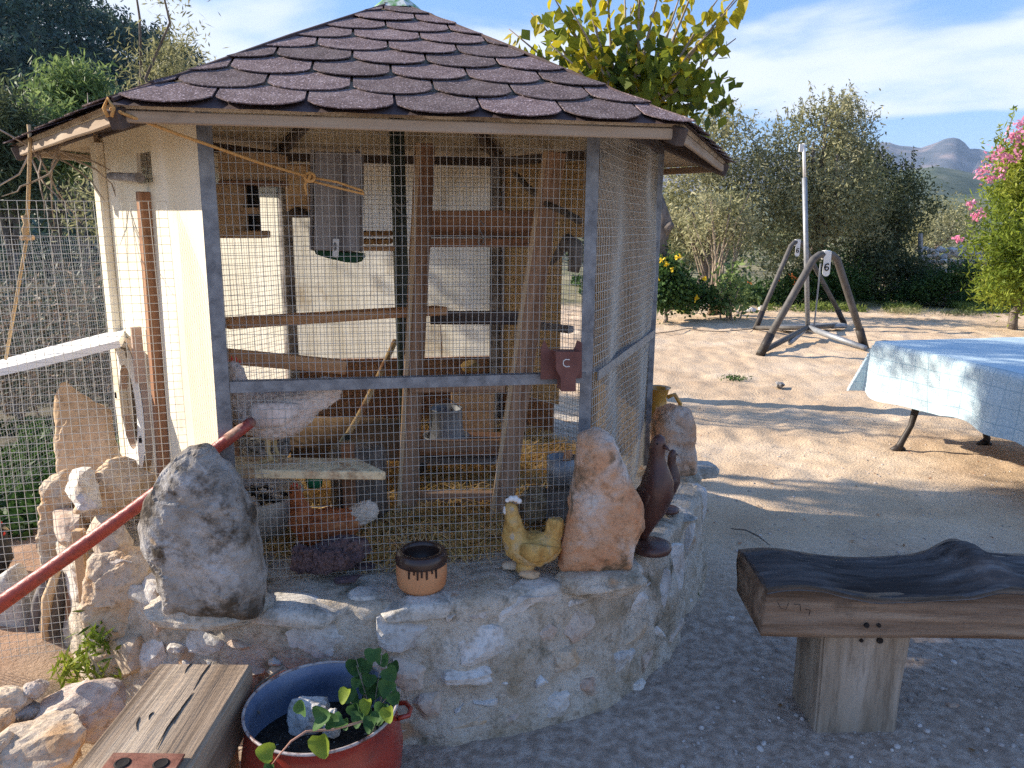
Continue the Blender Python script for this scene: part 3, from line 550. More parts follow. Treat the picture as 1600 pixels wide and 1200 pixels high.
# ------------------------------------------------------------------ the coop
WR = 1.155
FL, FR, RR, BR, BL, LL = -120, -60, 0, 60, 120, 180
Z0, ZT = 0.455, 1.93
RAIL = 1.10
coop = thing('bird_coop', 'hexagonal wire mesh bird coop with a scalloped brown shingle roof', 'bird coop', (CX, CY, 0.42))
def panel_pt(k0, k1, t, h, off=0.0):
    a, b = cpt(k0, WR), cpt(k1, WR); p = a.lerp(b, t); n = Vector(((a + b) / 2 - Vector((CX, CY, 0))).xy.to_3d()).normalized()
    return Vector((p.x, p.y, h)) + n * off
def wires(name, A, B, z0, z1, sx, sz, r_, mt, parent, wob=0.004, seed=0, skip=None, zb=None):
    A, B = Vector(A), Vector(B); L_ = (B - A).xy.length; d = (B - A) / (B - A).length; nrm = Vector((d.y, -d.x, 0)); rr = random.Random(seed)
    V = []; Fq = []
    def w3(pts):
        o = len(V)
        for i, p in enumerate(pts):
            t = (pts[min(i + 1, len(pts) - 1)] - pts[max(0, i - 1)]).normalized(); x = t.cross(nrm).normalized() * r_; y = nrm * r_
            for q in (x, y, -x, -y): V.append(tuple(p + q))
        for i in range(len(pts) - 1):
            for j in range(4): a = o + i * 4 + j; b = o + i * 4 + (j + 1) % 4; Fq.append((a, b, b + 4, a + 4))
    def pt(x, z):
        e = mnoise.noise(Vector((x * 3, z * 3, seed))) * wob * 2.5; return A + d * (x + mnoise.noise(Vector((x * 2, z * 2, seed + 9))) * wob) + nrm * e + Vector((0, 0, z - A.z + mnoise.noise(Vector((x * 2, z * 2, seed + 5))) * wob))
    nseg = 8
    for i in range(int(L_ / sx) + 1):
        x = i * sx; zz0 = z0 if zb is None else zb(x); w3([pt(x, zz0 + (z1 - zz0) * k / nseg) for k in range(nseg + 1)])
    for i in range(int((z1 - z0) / sz) + 1):
        z = z1 - i * sz; xs = 0
        xe = L_
        if zb is not None:
            ok = [x for x in np.arange(0, L_, 0.02) if zb(x) <= z]
            if not ok: continue
            xs, xe = min(ok), max(ok)
        w3([pt(xs + (xe - xs) * k / nseg, z) + nrm * 2 * r_ for k in range(nseg + 1)])
    return tag(npmesh(name, V, Fq, mt, parent), kind='stuff')
# corner posts
for k, w_, mt in ((FL, .041, 'galv'), (FR, .040, 'galv'), (RR, .03, 'galv'), (BR, .06, 'wood_grey'), (BL, .055, 'wood_grey'), (LL, .05, 'fascia')):
    p = cpt(k, WR); a = R(k) + ROT
    if k in (FL, FR): a = ROT - math.pi / 2
    mb = MB(); d = Vector((math.cos(a), math.sin(a), 0))
    if k in (FL, FR):  # folded steel angle
        s = Vector((-d.y, d.x, 0)); q = p + d * 0.012 - (s * .022 if k == FR else s * 0)
        mb.bar(q + Vector((0, 0, Z0 - .06)), q + Vector((0, 0, ZT + .05)), w_, .004, up=d)
        e = q + s * (w_ / 2) * (-1 if k == FL else 1) - d * .024
        mb.bar(e + Vector((0, 0, Z0 - .06)), e + Vector((0, 0, ZT + .05)), .004, .044, up=d)
        post = mb.build('corner_post', M[mt], coop)
        for h_ in (0.75, RAIL + .005, 1.42, 1.70, 1.86):
            b = MB(); b.lathe([(0.0, .006), (.006, .005), (.009, .0)], n=10)
            ob = b.build('bolt', M['galv_dull'], post); ob.rotation_euler = d.to_track_quat('Z', 'Y').to_euler(); ob.location = Vector((q + d * .003 + Vector((0, 0, h_)))) - parent_org(post)
    else:
        mb.bar(p + Vector((0, 0, Z0 - .06)), p + Vector((0, 0, ZT + .03)), w_, w_, up=d); mb.build('corner_post', M[mt], coop, bevel=.003)
# rails at waist height
for a_, b_ in ((FL, FR), (FR, RR)):
    A = panel_pt(a_, b_, 0.02, RAIL, .016); B = panel_pt(a_, b_, 0.98, RAIL - (0 if a_ == FL else .005), .016); mb = MB(); nn = (panel_pt(a_, b_, .5, 0, 1) - panel_pt(a_, b_, .5, 0, 0))
    mb.bar(A, B, .004, .034, up=(0, 0, 1)); mb.bar(A + Vector((0, 0, .015)) - nn * .014, B + Vector((0, 0, .015)) - nn * .014, .03, .004)
    rail = mb.build('rail', M['galv'], coop)
    if a_ == FL:
        for i in range(7):
            b = MB(); b.lathe([(0.0, .005), (.0055, .004), (.008, .0)], n=10); ob = b.build('bolt', M['galv_dull'], rail); ob.rotation_euler = nn.to_track_quat('Z', 'Y').to_euler()
            ob.location = A.lerp(B, .12 + i * .118) + nn * .003 - parent_org(rail)
# top plates under the roof
for a_, b_ in ((FL, FR), (FR, RR), (RR, BR), (BR, BL), (BL, LL), (LL, FL)):
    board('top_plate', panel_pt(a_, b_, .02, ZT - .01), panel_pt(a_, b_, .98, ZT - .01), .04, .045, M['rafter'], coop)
# wire netting: front, front right, and inside the back panels
wires('wire_netting', cpt(FL, WR, Z0), cpt(FR, WR, Z0), Z0 + .005, ZT, .0195, .0292, .00078, M['wire'], coop, wob=.006, seed=3)
wires('wire_netting', cpt(FR, WR, Z0), cpt(RR, WR, Z0), Z0 + .005, ZT, .0195, .0292, .0013, M['wire'], coop, wob=.009, seed=5)
for i, (a_, b_) in enumerate(((RR, BR), (BR, BL), (BL, LL))):
    wires('wire_netting', panel_pt(a_, b_, .03, Z0, -.02), panel_pt(a_, b_, .97, Z0, -.02), Z0, ZT, .02, .025, .0009, M['wire_rust'], coop, seed=7 + i)
# translucent sheets of the back, boards below
def quadsheet(name, pts, th, mt, parent=coop, cuts=0):
    pts = [Vector(p) for p in pts]; n = (pts[1] - pts[0]).cross(pts[3] - pts[0]).normalized() * th; mb = MB()
    k = len(pts); mb.add(pts + [p + n for p in pts], [tuple(range(k)), tuple(reversed(range(k, 2 * k)))] + [(i, (i + 1) % k, (i + 1) % k + k, i + k) for i in range(k)])
    return mb.build(name, mt, parent)
def psheet(name, a_, b_, t0, t1, z0, z1, off, mt, th=.003):
    return quadsheet(name, [panel_pt(a_, b_, t0, z0, off), panel_pt(a_, b_, t1, z0, off), panel_pt(a_, b_, t1, z1, off), panel_pt(a_, b_, t0, z1, off)], th, mt)
psheet('back_sheet', BR, BL, .02, .98, .82, ZT, .03, M['sheet'])
psheet('back_sheet', BL, LL, .02, .98, .62, ZT, .03, M['sheet_thin'])
psheet('side_sheet', RR, BR, .56, .98, .62, ZT, .03, M['screen'])
psheet('side_sheet', RR, BR, .02, .36, .44, ZT, .03, M['screen'])
psheet('side_sheet', RR, BR, .36, .56, 1.52, ZT, .03, M['screen'])
psheet('lower_board', BR, BL, .02, .98, .44, .815, .03, M['wood_red'], .012)
psheet('lower_board', BL, LL, .02, .98, .44, .615, .03, M['wood_red'], .012)
psheet('lower_board', RR, BR, .60, .98, .44, .615, .03, M['wood_red'], .012)
# front-left painted wall with a small wired window and a round-edged hatch opening
def panel_uv(u, v, off=0.0):
    a, b = cpt(LL, WR), cpt(FL, WR); n = ((a + b) / 2 - Vector((CX, CY, 0))).normalized(); n.z = 0
    return P(u, v, plane=(a + n * off, n))
PN = ((cpt(LL, WR) + cpt(FL, WR)) / 2 - Vector((CX, CY, 0))).normalized(); PT = (cpt(FL, WR) - cpt(LL, WR)).normalized()
def pl(t, h, off=0.0): return cpt(LL, WR) + PT * t + Vector((0, 0, h)) + PN * off
PW = (cpt(FL, WR) - cpt(LL, WR)).length
def ptz(u, v):
    q = panel_uv(u, v); return ((q - cpt(LL, WR)).dot(PT), q.z)
wt0, wz1 = ptz(219, 240); wt1, wz0 = ptz(246, 285)
ht, hz = ptz(218, 634)            # hatch centre
hw, hh = 0.11, 0.165               # half size of the opening
wall_l = thing('x', 'x', 'x') ; bpy.data.objects.remove(wall_l)
def wallpiece(name, t0, t1, z0, z1, th=.018, mt='white_board', off=0.0):
    mb = MB(); mb.add([pl(t0, z0, off), pl(t1, z0, off), pl(t1, z1, off), pl(t0, z1, off), pl(t0, z0, off + th), pl(t1, z0, off + th), pl(t1, z1, off + th), pl(t0, z1, off + th)],
                      [(0, 1, 2, 3), (7, 6, 5, 4), (0, 4, 5, 1), (1, 5, 6, 2), (2, 6, 7, 3), (3, 7, 4, 0)]); return mb.build(name, M[mt], coop)
def ringwall():
    """one board with two openings cut in it, as a strip mesh"""
    hole1 = [(wt0, wz0), (wt1, wz0), (wt1, wz1), (wt0, wz1)]
    bm = bmesh.new(); T = sorted({0.0, wt0, wt1, ht - hw, ht + hw, PW - .02}); Z = sorted({Z0 - .03, hz - hh, hz + hh, wz0, wz1, ZT + .04})
    mb = MB()
    for i in range(len(T) - 1):
        for j in range(len(Z) - 1):
            tc_, zc_ = (T[i] + T[i + 1]) / 2, (Z[j] + Z[j + 1]) / 2
            if wt0 < tc_ < wt1 and wz0 < zc_ < wz1: continue
            if abs(tc_ - ht) < hw and abs(zc_ - hz) < hh: continue
            mb.add([pl(T[i], Z[j], .0), pl(T[i + 1], Z[j], 0), pl(T[i + 1], Z[j + 1], 0), pl(T[i], Z[j + 1], 0)], [(0, 1, 2, 3)])
            mb.add([pl(T[i], Z[j], .014), pl(T[i + 1], Z[j], .014), pl(T[i + 1], Z[j + 1], .014), pl(T[i], Z[j + 1], .014)], [(3, 2, 1, 0)])
    for t_ in (0.0, PW - .02): mb.add([pl(t_, Z[0], 0), pl(t_, Z[0], .014), pl(t_, Z[-1], .014), pl(t_, Z[-1], 0)], [(0, 1, 2, 3)])
    for a, b, c_, d in ((wt0, wt1, wz0, wz1), (ht - hw, ht + hw, hz - hh, hz + hh)):
        for (x0, y0), (x1, y1) in (((a, c_), (b, c_)), ((b, c_), (b, d)), ((b, d), (a, d)), ((a, d), (a, c_))):
            mb.add([pl(x0, y0, 0), pl(x1, y1, 0), pl(x1, y1, .014), pl(x0, y0, .014)], [(0, 1, 2, 3)])
    bm.free(); return mb.build('painted_wall', M['white_board'], coop)
ringwall()
wires('window_netting', pl(wt0 - .01, wz0, -.004), pl(wt1 + .01, wz0, -.004), wz0 - .01, wz1 + .01, .016, .024, .0011, M['wire_rust'], coop, wob=.001, seed=31)
wires('hatch_netting', pl(ht - hw, hz - hh, -.004), pl(ht + hw, hz - hh, -.004), hz - hh, hz + hh, .02, .025, .001, M['wire_rust'], coop, wob=.001, seed=33)
a0, z0_ = ptz(239, 300); a1, z1_ = ptz(262, 722)
board('upright_batten', pl(a0, z0_, .032), pl((a0 + a1) / 2 * 1.0, Z0 + .01, .032), .045, .036, M['wood_red'], coop, up=PN)
board('edge_batten', pl(.03, Z0 - .01, .03), pl(.03, ZT - .05, .03), .085, .030, M['white_board'], coop, up=PN)
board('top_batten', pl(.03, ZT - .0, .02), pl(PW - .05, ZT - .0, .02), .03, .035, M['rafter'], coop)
q0 = ptz(197, 276); q1 = ptz(246, 279)
mb = MB(); A_, B_ = pl(q0[0] + .005, q0[1], .055), pl(q1[0], q1[1], .055); mb.tube([A_, A_.lerp(B_, .3), A_.lerp(B_, .7), B_], [.013, .015, .014, .016], 9); mb.build('landing_perch', M['wood_grey'], coop)
# stains and a dripping line are in the paint; oval hatch frame
def oval(t, z, rw, rh, off, n=40): return [pl(t + rw * math.cos(2 * math.pi * i / n), z + rh * math.sin(2 * math.pi * i / n), off) for i in range(n)]
def oval_frame():
    mb = MB(); n = 44; O1 = oval(ht, hz, .215, .275, .014, n); O2 = oval(ht, hz, .215, .275, .042, n); I1 = oval(ht, hz, .118, .172, .014, n); I2 = oval(ht, hz, .118, .172, .042, n)
    mb.add(O1 + O2 + I1 + I2, [(n + i, n + (i + 1) % n, 3 * n + (i + 1) % n, 3 * n + i) for i in range(n)] + [(i, 2 * n + i, 2 * n + (i + 1) % n, (i + 1) % n) for i in range(n)])
    f = mb.build('hatch_frame', M['white_lid'], coop)
    mb = MB(); mb.add(O1 + O2 + I1 + I2, []); O1b = oval(ht, hz, .2165, .2765, .013, n); O2b = oval(ht, hz, .2165, .2765, .0405, n); I1b = oval(ht, hz, .1165, .1705, .013, n); I2b = oval(ht, hz, .1165, .1705, .0405, n)
    mb = MB(); mb.add(O1b + O2b + I1b + I2b, [(i, (i + 1) % n, n + (i + 1) % n, n + i) for i in range(n)] + [(2 * n + i, 3 * n + i, 3 * n + (i + 1) % n, 2 * n + (i + 1) % n) for i in range(n)])
    mb.build('cut_edge', M['edge_tan'], f)
    for dx, dz in ((-.165, .02), (.15, -.10)):
        b = MB(); c = pl(ht + dx, hz + dz, .043); b.box((c.x - .006, c.y - .006, c.z - .012), (c.x + .006, c.y + .004, c.z + .012)); b.build('screw_patch', M['black'], f)
oval_frame()
# lid hinged over the opening, held out level by the rope
LT = pl(ht + .03, hz + .30, .045)
LE = P(-60, 583, h=LT.z - .12)
def lid():
    A = LT; d = Vector((LE.x - A.x, LE.y - A.y, LE.z - A.z)); L_ = d.length; d.normalize(); s = Vector((-d.y, d.x, 0)).normalized(); u = d.cross(s); u = u if u.z > 0 else -u
    n = 18; top = []; 
    for i in range(n + 1):
        t = i / n; w = .17 * math.sqrt(max(0, 1 - (max(0, t - .25) / .75) ** 2.4)) + .004; top.append((A + d * L_ * t + s * w, A + d * L_ * t - s * w))
    mb = MB()
    vs = [p for a, b in top for p in (a, b)]; lo = [p - u * .026 for p in vs]; m = len(vs)
    fs = [(2 * i, 2 * i + 1, 2 * i + 3, 2 * i + 2) for i in range(n)] + [(m + 2 * i + 2, m + 2 * i + 3, m + 2 * i + 1, m + 2 * i) for i in range(n)]
    mb.add(vs + lo, fs + [(2 * i + k, 2 * i + 2 + k, m + 2 * i + 2 + k, m + 2 * i + k) for i in range(n) for k in (0, 1)] + [(0, 1, m + 1, m), (2 * n, 2 * n + 1, m + 2 * n + 1, m + 2 * n)])
    lid_ = mb.build('hatch_lid', M['white_lid'], coop)
    c = A; mb = MB(); mb.bar(c + PT * .20 + PN * .0 + Vector((0, 0, .05)), c + PT * .20 - Vector((0, 0, .16)) + PN * .0, .02, .035, up=PN); mb.build('hinge_board', M['edge_tan'], coop)
    mb = MB(); mb.tube([c + d * .03 + s * .05 - u * .03, c + d * .0 + s * .03 - u * .06, c + s * .09 - u * .05, c + s * .1 - u * .08], .004, 6); mb.build('hinge_wire', M['wire_rust'], coop)
lid()
# ---- roof
ER, EH, AH = 1.47, 1.876, 2.457
EC = Vector((CX, CY, 0))
apex = Vector((CX, CY, AH))
def ept(k, r_=ER, h=EH): return cpt(k, r_, h)
KS = [-120, -60, 0, 60, 120, 180]
def clip_poly(poly, planes):
    for (nx, ny, c) in planes:
        out = []
        for i in range(len(poly)):
            a, b = poly[i], poly[(i + 1) % len(poly)]; da = nx * a[0] + ny * a[1] - c; db = nx * b[0] + ny * b[1] - c
            if da <= 0: out.append(a)
            if (da < 0) != (db < 0) and abs(da - db) > 1e-9:
                t = da / (da - db); out.append((a[0] + (b[0] - a[0]) * t, a[1] + (b[1] - a[1]) * t))
        poly = out
        if len(poly) < 3: return []
    return poly
deck = thing('tmp', 'x', 'x'); bpy.data.objects.remove(deck)
for fi, k in enumerate(KS):
    A, B = ept(k), ept(k + 60); mid = (A + B) / 2; ex = (B - A).normalized(); up = (apex - mid); SL = up.length; up.normalize(); nr = ex.cross(up).normalized()
    if nr.z < 0: nr = -nr
    hwid = (B - A).length / 2
    def at(s, t, o): return mid + ex * s + up * t + nr * o
    # deck board under the shingles
    mb = MB(); vs = [A - nr * .004, B - nr * .004, apex - Vector((0, 0, .004)), A - nr * .018, B - nr * .018, apex - Vector((0, 0, .022))]
    mb.add(vs, [(0, 1, 2), (5, 4, 3), (0, 3, 4, 1), (1, 4, 5, 2), (2, 5, 3, 0)]); mb.build('roof_board', M['soffit'], coop)
    mb = MB(); lo = -.022
    vs = []
    for i in range(25):
        s = -hwid + 2 * hwid * i / 24; vs.append(at(s * 1.01, lo + .012 * mnoise.noise(Vector((s * 9, k, 0))), .0015 - .004))
    n_ = len(vs); up_ = [at(s_ * .9, .12, .0015) for s_ in np.linspace(-hwid, hwid, 25)]
    mb.add(vs + up_, [(i, i + 1, n_ + i + 1, n_ + i) for i in range(24)]); felt = mb.build('roof_felt', M['felt'], coop)
    W_, EX = .226, .15; rows = int(SL / EX) + 1
    rr = random.Random(50 + fi)
    sl = hwid / SL
    for i in range(rows):
        t0 = -.035 + i * EX; half = hwid * (1 - max(0, t0) / SL) + .02; off = (i % 2) * W_ / 2 + .06 + (fi % 3) * .05
        j0 = int(-(half + W_) / W_) - 1
        for j in range(j0, -j0 + 1):
            c = j * W_ + off; w = W_ / 2 - .004; sag = rr.uniform(-.004, .004); dep = .062
            poly = [(c - w, t0 + EX + .045)]; poly.append((c - w, t0 + dep + .012)); m = 12
            for q in range(m + 1):
                x = -1 + 2 * q / m; yv = dep * (1 - (1 - abs(x) ** 2.3) ** .75)
                poly.append((c + w * x * .995, t0 + yv + sag + (rr.uniform(-.003, .003) if i == 0 else 0)))
            poly += [(c + w, t0 + dep + .012), (c + w, t0 + EX + .045)]; ra = rr.uniform(-.014, .014); tt0 = t0 + EX; poly = [(c + (x_ - c) - (y_ - tt0) * ra, y_ + (x_ - c) * ra) for x_, y_ in poly]
            pl_ = clip_poly(poly, [(1, sl, hwid + .006), (-1, sl, hwid + .006), (0, 1, SL - .015), (0, -1, .045)])
            if len(pl_) < 3: continue
            ar = abs(sum(pl_[q][0] * pl_[(q + 1) % len(pl_)][1] - pl_[(q + 1) % len(pl_)][0] * pl_[q][1] for q in range(len(pl_)))) / 2
            if ar < .0006: continue
            lift = rr.uniform(.0, .006) * rr.random()
            def ofs(t): f = max(0, min(1, (t - t0) / (EX + .045))); return .002 + (.0075 + lift) * (1 - f)
            n_ = len(pl_); mb = MB(); vs = [at(s, t, ofs(t) + .0032) for s, t in pl_] + [at(s, t, ofs(t)) for s, t in pl_]
            mb.add(vs, [tuple(range(n_)), tuple(reversed(range(n_, 2 * n_)))] + [(q, (q + 1) % n_, n_ + (q + 1) % n_, n_ + q) for q in range(n_)]); mb.build('shingle', M['shingle'], coop)
    # fascia
    f0, f1 = A + (B - A) * .012, B - (B - A) * .012; out = Vector((mid.x - CX, mid.y - CY, 0)).normalized()
    board('fascia', f0 - Vector((0, 0, .034)) - out * .012, f1 - Vector((0, 0, .034)) - out * .012, .014, .030, M['fascia'], coop, rough=.002)
    # hip rafter with its square end showing
    o_ = Vector((A.x - CX, A.y - CY, 0)).normalized(); a1_ = A + o_ * .004 - Vector((0, 0, .045)); a2_ = apex - Vector((0, 0, .07))
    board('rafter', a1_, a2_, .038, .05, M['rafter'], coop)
    mb = MB(); mb.tube([A + nr * .004 + (apex - A) * .0, A.lerp(apex, .5) + Vector((0, 0, .012)), apex + Vector((0, 0, .006))], .006, 5); mb.build('hip_strip', M['felt'], coop)
mb = MB(); mb.lathe([(.115, -.035), (.085, -.01), (.03, .03), (.0, .045)], (CX, CY, AH + .0), 6); M['cap'] = mat('cap_green_white', [(0.60, 0.62, 0.58), (0.62, 0.63, 0.60), (0.10, 0.26, 0.05), (0.12, 0.30, 0.07)], scale=9, rough=.5, bump=.1)
mb.build('ridge_cap', M['cap'], coop)
# centre pole
mb = MB(); mb.tube([(CX + .02, CY, .40), (CX, CY, 1.3), (CX - .01, CY, AH - .1)], [.034, .032, .031], 14); mb.build('centre_pole', M['post_green'], coop, smooth=True)
# floor of straw over soil, inside the ring
def coop_floor():
    n = 60; V = []; Fc = []
    for i in range(14):
        r_ = 1.02 * i / 13
        for j in range(n): a = 2 * math.pi * j / n; V.append((CX + r_ * math.cos(a), CY + r_ * math.sin(a), .435 + .02 * mnoise.noise(Vector((r_ * 5 * math.cos(a), r_ * 5 * math.sin(a), 0)))))
    for i in range(13):
        for j in range(n): a = i * n + j; b = i * n + (j + 1) % n; Fc.append((a, b, b + n, a + n))
    mb = MB(); mb.v = V; mb.f = Fc; tag(mb.build('coop_floor', M['straw_floor'], None, True), kind='structure')
coop_floor()

# ------------------------------------------------------------------ standing stones on the wall
def single(o, label, cat, group=None, kind=None): return tag(o, label, cat, group, kind)
s = outline_rock('standing_stone', [(300, 700), (322, 698), (352, 728), (372, 755), (388, 800), (402, 850), (410, 900), (408, 960), (330, 962), (262, 955), (250, 900), (232, 862), (224, 815), (232, 782), (262, 742), (284, 712)], 2.10, .16, M['stone_dark'], noise=.011, seed=3)
single(s, 'large dark grey lichen-covered stone standing upright at the front left of the wall', 'stone')
s = outline_rock('standing_stone', [(906, 680), (935, 671), (956, 680), (970, 712), (985, 752), (1003, 790), (1004, 822), (990, 858), (985, 885), (930, 892), (876, 886), (880, 840), (888, 792), (893, 745), (900, 710)], 2.37, .15, M['stone_orange'], noise=.009, seed=8)
single(s, 'tall orange and white pointed stone beside the brown bird statues', 'stone')
s = outline_rock('standing_stone', [(1030, 640), (1052, 632), (1076, 638), (1085, 665), (1084, 705), (1086, 738), (1060, 752), (1022, 750), (1018, 700), (1020, 660)], 3.40, .16, M['stone_orange'], noise=.009, seed=21)
single(s, 'squat white and rust stone under the amber jug on the right of the wall', 'stone')
s = outline_rock('standing_stone', [(99, 597), (118, 608), (148, 630), (166, 638), (172, 648), (178, 690), (190, 730), (200, 790), (185, 806), (110, 800), (96, 760), (92, 710), (93, 672), (87, 640), (90, 612)], 2.90, .10, M['stone_tan'], noise=.008, seed=5)
single(s, 'tall thin tan slab with a pointed corner in front of the hatch', 'stone')
s = outline_rock('standing_stone', [(180, 722), (205, 735), (232, 745), (240, 768), (225, 785), (180, 800), (150, 806), (128, 792), (134, 770), (150, 742), (164, 726)], 2.68, .22, M['stone_tan'], noise=.016, seed=15)
single(s, 'rounded ribbed tan stone lying at the foot of the thin slab', 'stone')
# stones built up on the sunny left corner of the wall
for (pts, y, th, seed, mt, lab) in (
    ([(75, 745), (100, 738), (130, 760), (128, 800), (150, 830), (140, 880), (100, 900), (72, 890), (68, 820)], 2.72, .16, 31, STN[3], 'pale pitted block at the far left end of the stone wall'),
    ([(150, 868), (190, 860), (235, 880), (262, 930), (262, 1000), (240, 1060), (205, 1085), (160, 1050), (140, 980), (138, 900)], 2.33, .12, 33, STN[3], 'big sunlit cream block at the left front corner of the wall')):
    o = outline_rock('wall_stone', pts, y, th, mt, ring, noise=.02, seed=seed)

def relpx(pts, dx, dy): return [(u + dx, v + dy) for u, v in pts]
def roughen(o, voxel, amp, fr, seed=0, ridge=.5, smooth=True):
    m_ = o.modifiers.new('r', 'REMESH'); m_.mode = 'VOXEL'; m_.voxel_size = voxel
    dg = bpy.context.evaluated_depsgraph_get(); me2 = bpy.data.meshes.new_from_object(o.evaluated_get(dg)); o.modifiers.clear()
    n = len(me2.vertices); co = np.empty(n * 3, np.float32); me2.vertices.foreach_get('co', co); co = co.reshape(-1, 3); nm_ = np.empty(n * 3, np.float32); me2.vertices.foreach_get('normal', nm_); nm_ = nm_.reshape(-1, 3)
    q = co * fr + seed * 2.3; d_ = fbm(q, 3, seed) + ridge * (.5 - np.abs(fbm(q * 2.3, 2, seed + 3)) * 2.2)
    co = co + nm_ * (d_ * amp)[:, None]; me2.vertices.foreach_set('co', co.ravel().astype(np.float32)); me2.polygons.foreach_set('use_smooth', [smooth] * len(me2.polygons)); me2.update(); mt = o.data.materials[0]; me2.materials.clear(); me2.materials.append(mt); old = o.data; nm = old.name; o.data = me2; bpy.data.meshes.remove(old); me2.name = nm
# ------------------------------------------------------------------ ornaments on the wall
# small terracotta jar with a dark glazed rim
c = P(656, 925, h=RING_H + .012); c = Vector((c.x, c.y + .055, RING_H + .005))
jar = thing('glazed_jar', 'small terracotta jar with a dripping dark brown rim on the wall', 'jar', c)
mb = MB(); mb.lathe([(0, 0), (.068, 0), (.077, .012), (.081, .05), (.080, .085), (.068, .10), (.060, .09), (.062, .05), (.0, .02)], c, 40); mb.build('body', M['terracotta'], jar, True)
mb = MB(); mb.lathe([(.0815, .086), (.0835, .10), (.080, .116), (.070, .125), (.058, .124), (.055, .112), (.057, .08), (.0, .03)], c, 40); mb.build('glazed_rim', M['dark_glaze'], jar, True)
for a in (-100, -92, -83, -72, -60, -112, -50):
    mb = MB(); aa = R(a); r_ = .0805; l_ = .012 + .02 * abs(math.sin(a * 3.3)); mb.tube([(c.x + r_ * math.cos(aa), c.y + r_ * math.sin(aa), c.z + .09), (c.x + (r_ + .0015) * math.cos(aa), c.y + (r_ + .0015) * math.sin(aa), c.z + .09 - l_)], [.004, .003], 6); mb.build('glaze_drip', M['dark_glaze'], jar)

def bird(name, label, base, hd, s, body, mats, cat='statue', parts=None, legs=True):
    pass
def local(base, hd, s):
    """side-view coordinates (x forward, z up, y side) -> world"""
    f = Vector((math.cos(hd), math.sin(hd), 0)); l_ = Vector((-f.y, f.x, 0)); b = Vector(base)
    return (lambda x, z, y=0: b + f * (x * s) + l_ * (y * s) + Vector((0, 0, z * s))), f, l_
# yellow plaster hen, facing left
base = P(824, 900, h=RING_H + .01); base = Vector((base.x, base.y + .03, RING_H + .012))
hen = thing('hen_statue', 'chipped yellow plaster hen figure with a white comb beside the orange stone', 'statue', base)
Lc, f, l_ = local(base, math.pi * 0.98, 1.0)
st = [(Lc(-.105, .125), .004, .004), (Lc(-.095, .115), .026, .036), (Lc(-.07, .095), .042, .05), (Lc(-.035, .078), .052, .055), (Lc(.0, .078), .056, .056), (Lc(.03, .095), .050, .054), (Lc(.045, .13), .038, .042), (Lc(.048, .165), .028, .030), (Lc(.050, .195), .022, .024), (Lc(.056, .218), .020, .021), (Lc(.068, .232), .012, .013), (Lc(.076, .236), .003, .003)]
mb = MB(); mb.loft([(a, b, c_, l_) for a, b, c_ in st], 18); o = mb.build('body', M['hen_yellow'], hen, True); roughen(o, .003, .0035, np.array([40, 40, 40]), 6)
mb = MB(); mb.loft([(Lc(-.07, .10), .022, .03, l_), (Lc(-.085, .14), .022, .032, l_), (Lc(-.09, .172), .024, .03, l_), (Lc(-.092, .19), .018, .022, l_)], 12); o = mb.build('tail', M['hen_yellow'], hen, True); roughen(o, .003, .004, np.array([60, 60, 20]), 7)
mb = MB()
for sgn in (1, -1): mb.loft([(Lc(.02, .10, sgn * .048), .006, .02, l_), (Lc(-.02, .09, sgn * .058), .012, .034, l_), (Lc(-.06, .088, sgn * .05), .01, .028, l_), (Lc(-.10, .095, sgn * .03), .004, .008, l_)], 10)
mb.build('wing', M['hen_yellow'], hen, True)
mb = MB()
for x, z, r_ in ((.030, .245, .010), (.042, .252, .012), (.056, .252, .011), (.068, .246, .008)): mb.lathe([(0, -r_), (r_ * .8, -r_ * .5), (r_, 0), (r_ * .7, r_ * .7), (0, r_)], Lc(x, z), 9)
mb.build('comb', M['white_plaster'], hen, True)
mb = MB(); mb.loft([(Lc(.072, .225), .009, .008, l_), (Lc(.074, .208), .010, .009, l_), (Lc(.068, .19), .004, .004, l_)], 9); mb.build('wattle', M['white_plaster'], hen, True)
for dx, dy in ((.05, -.03), (-.01, .03)):
    q = Lc(dx, 0, dy); rock('foot', (q.x, q.y, q.z + .006), .085, .06, .03, M['stone_tan'], 61 + int(dx * 100), hen, sub=2, boxy=.2, smooth=True)
mb = MB(); mb.tube([Lc(.01, .0), Lc(0, .045)], [.03, .034], 10); mb.build('support', M['hen_yellow'], hen, True)
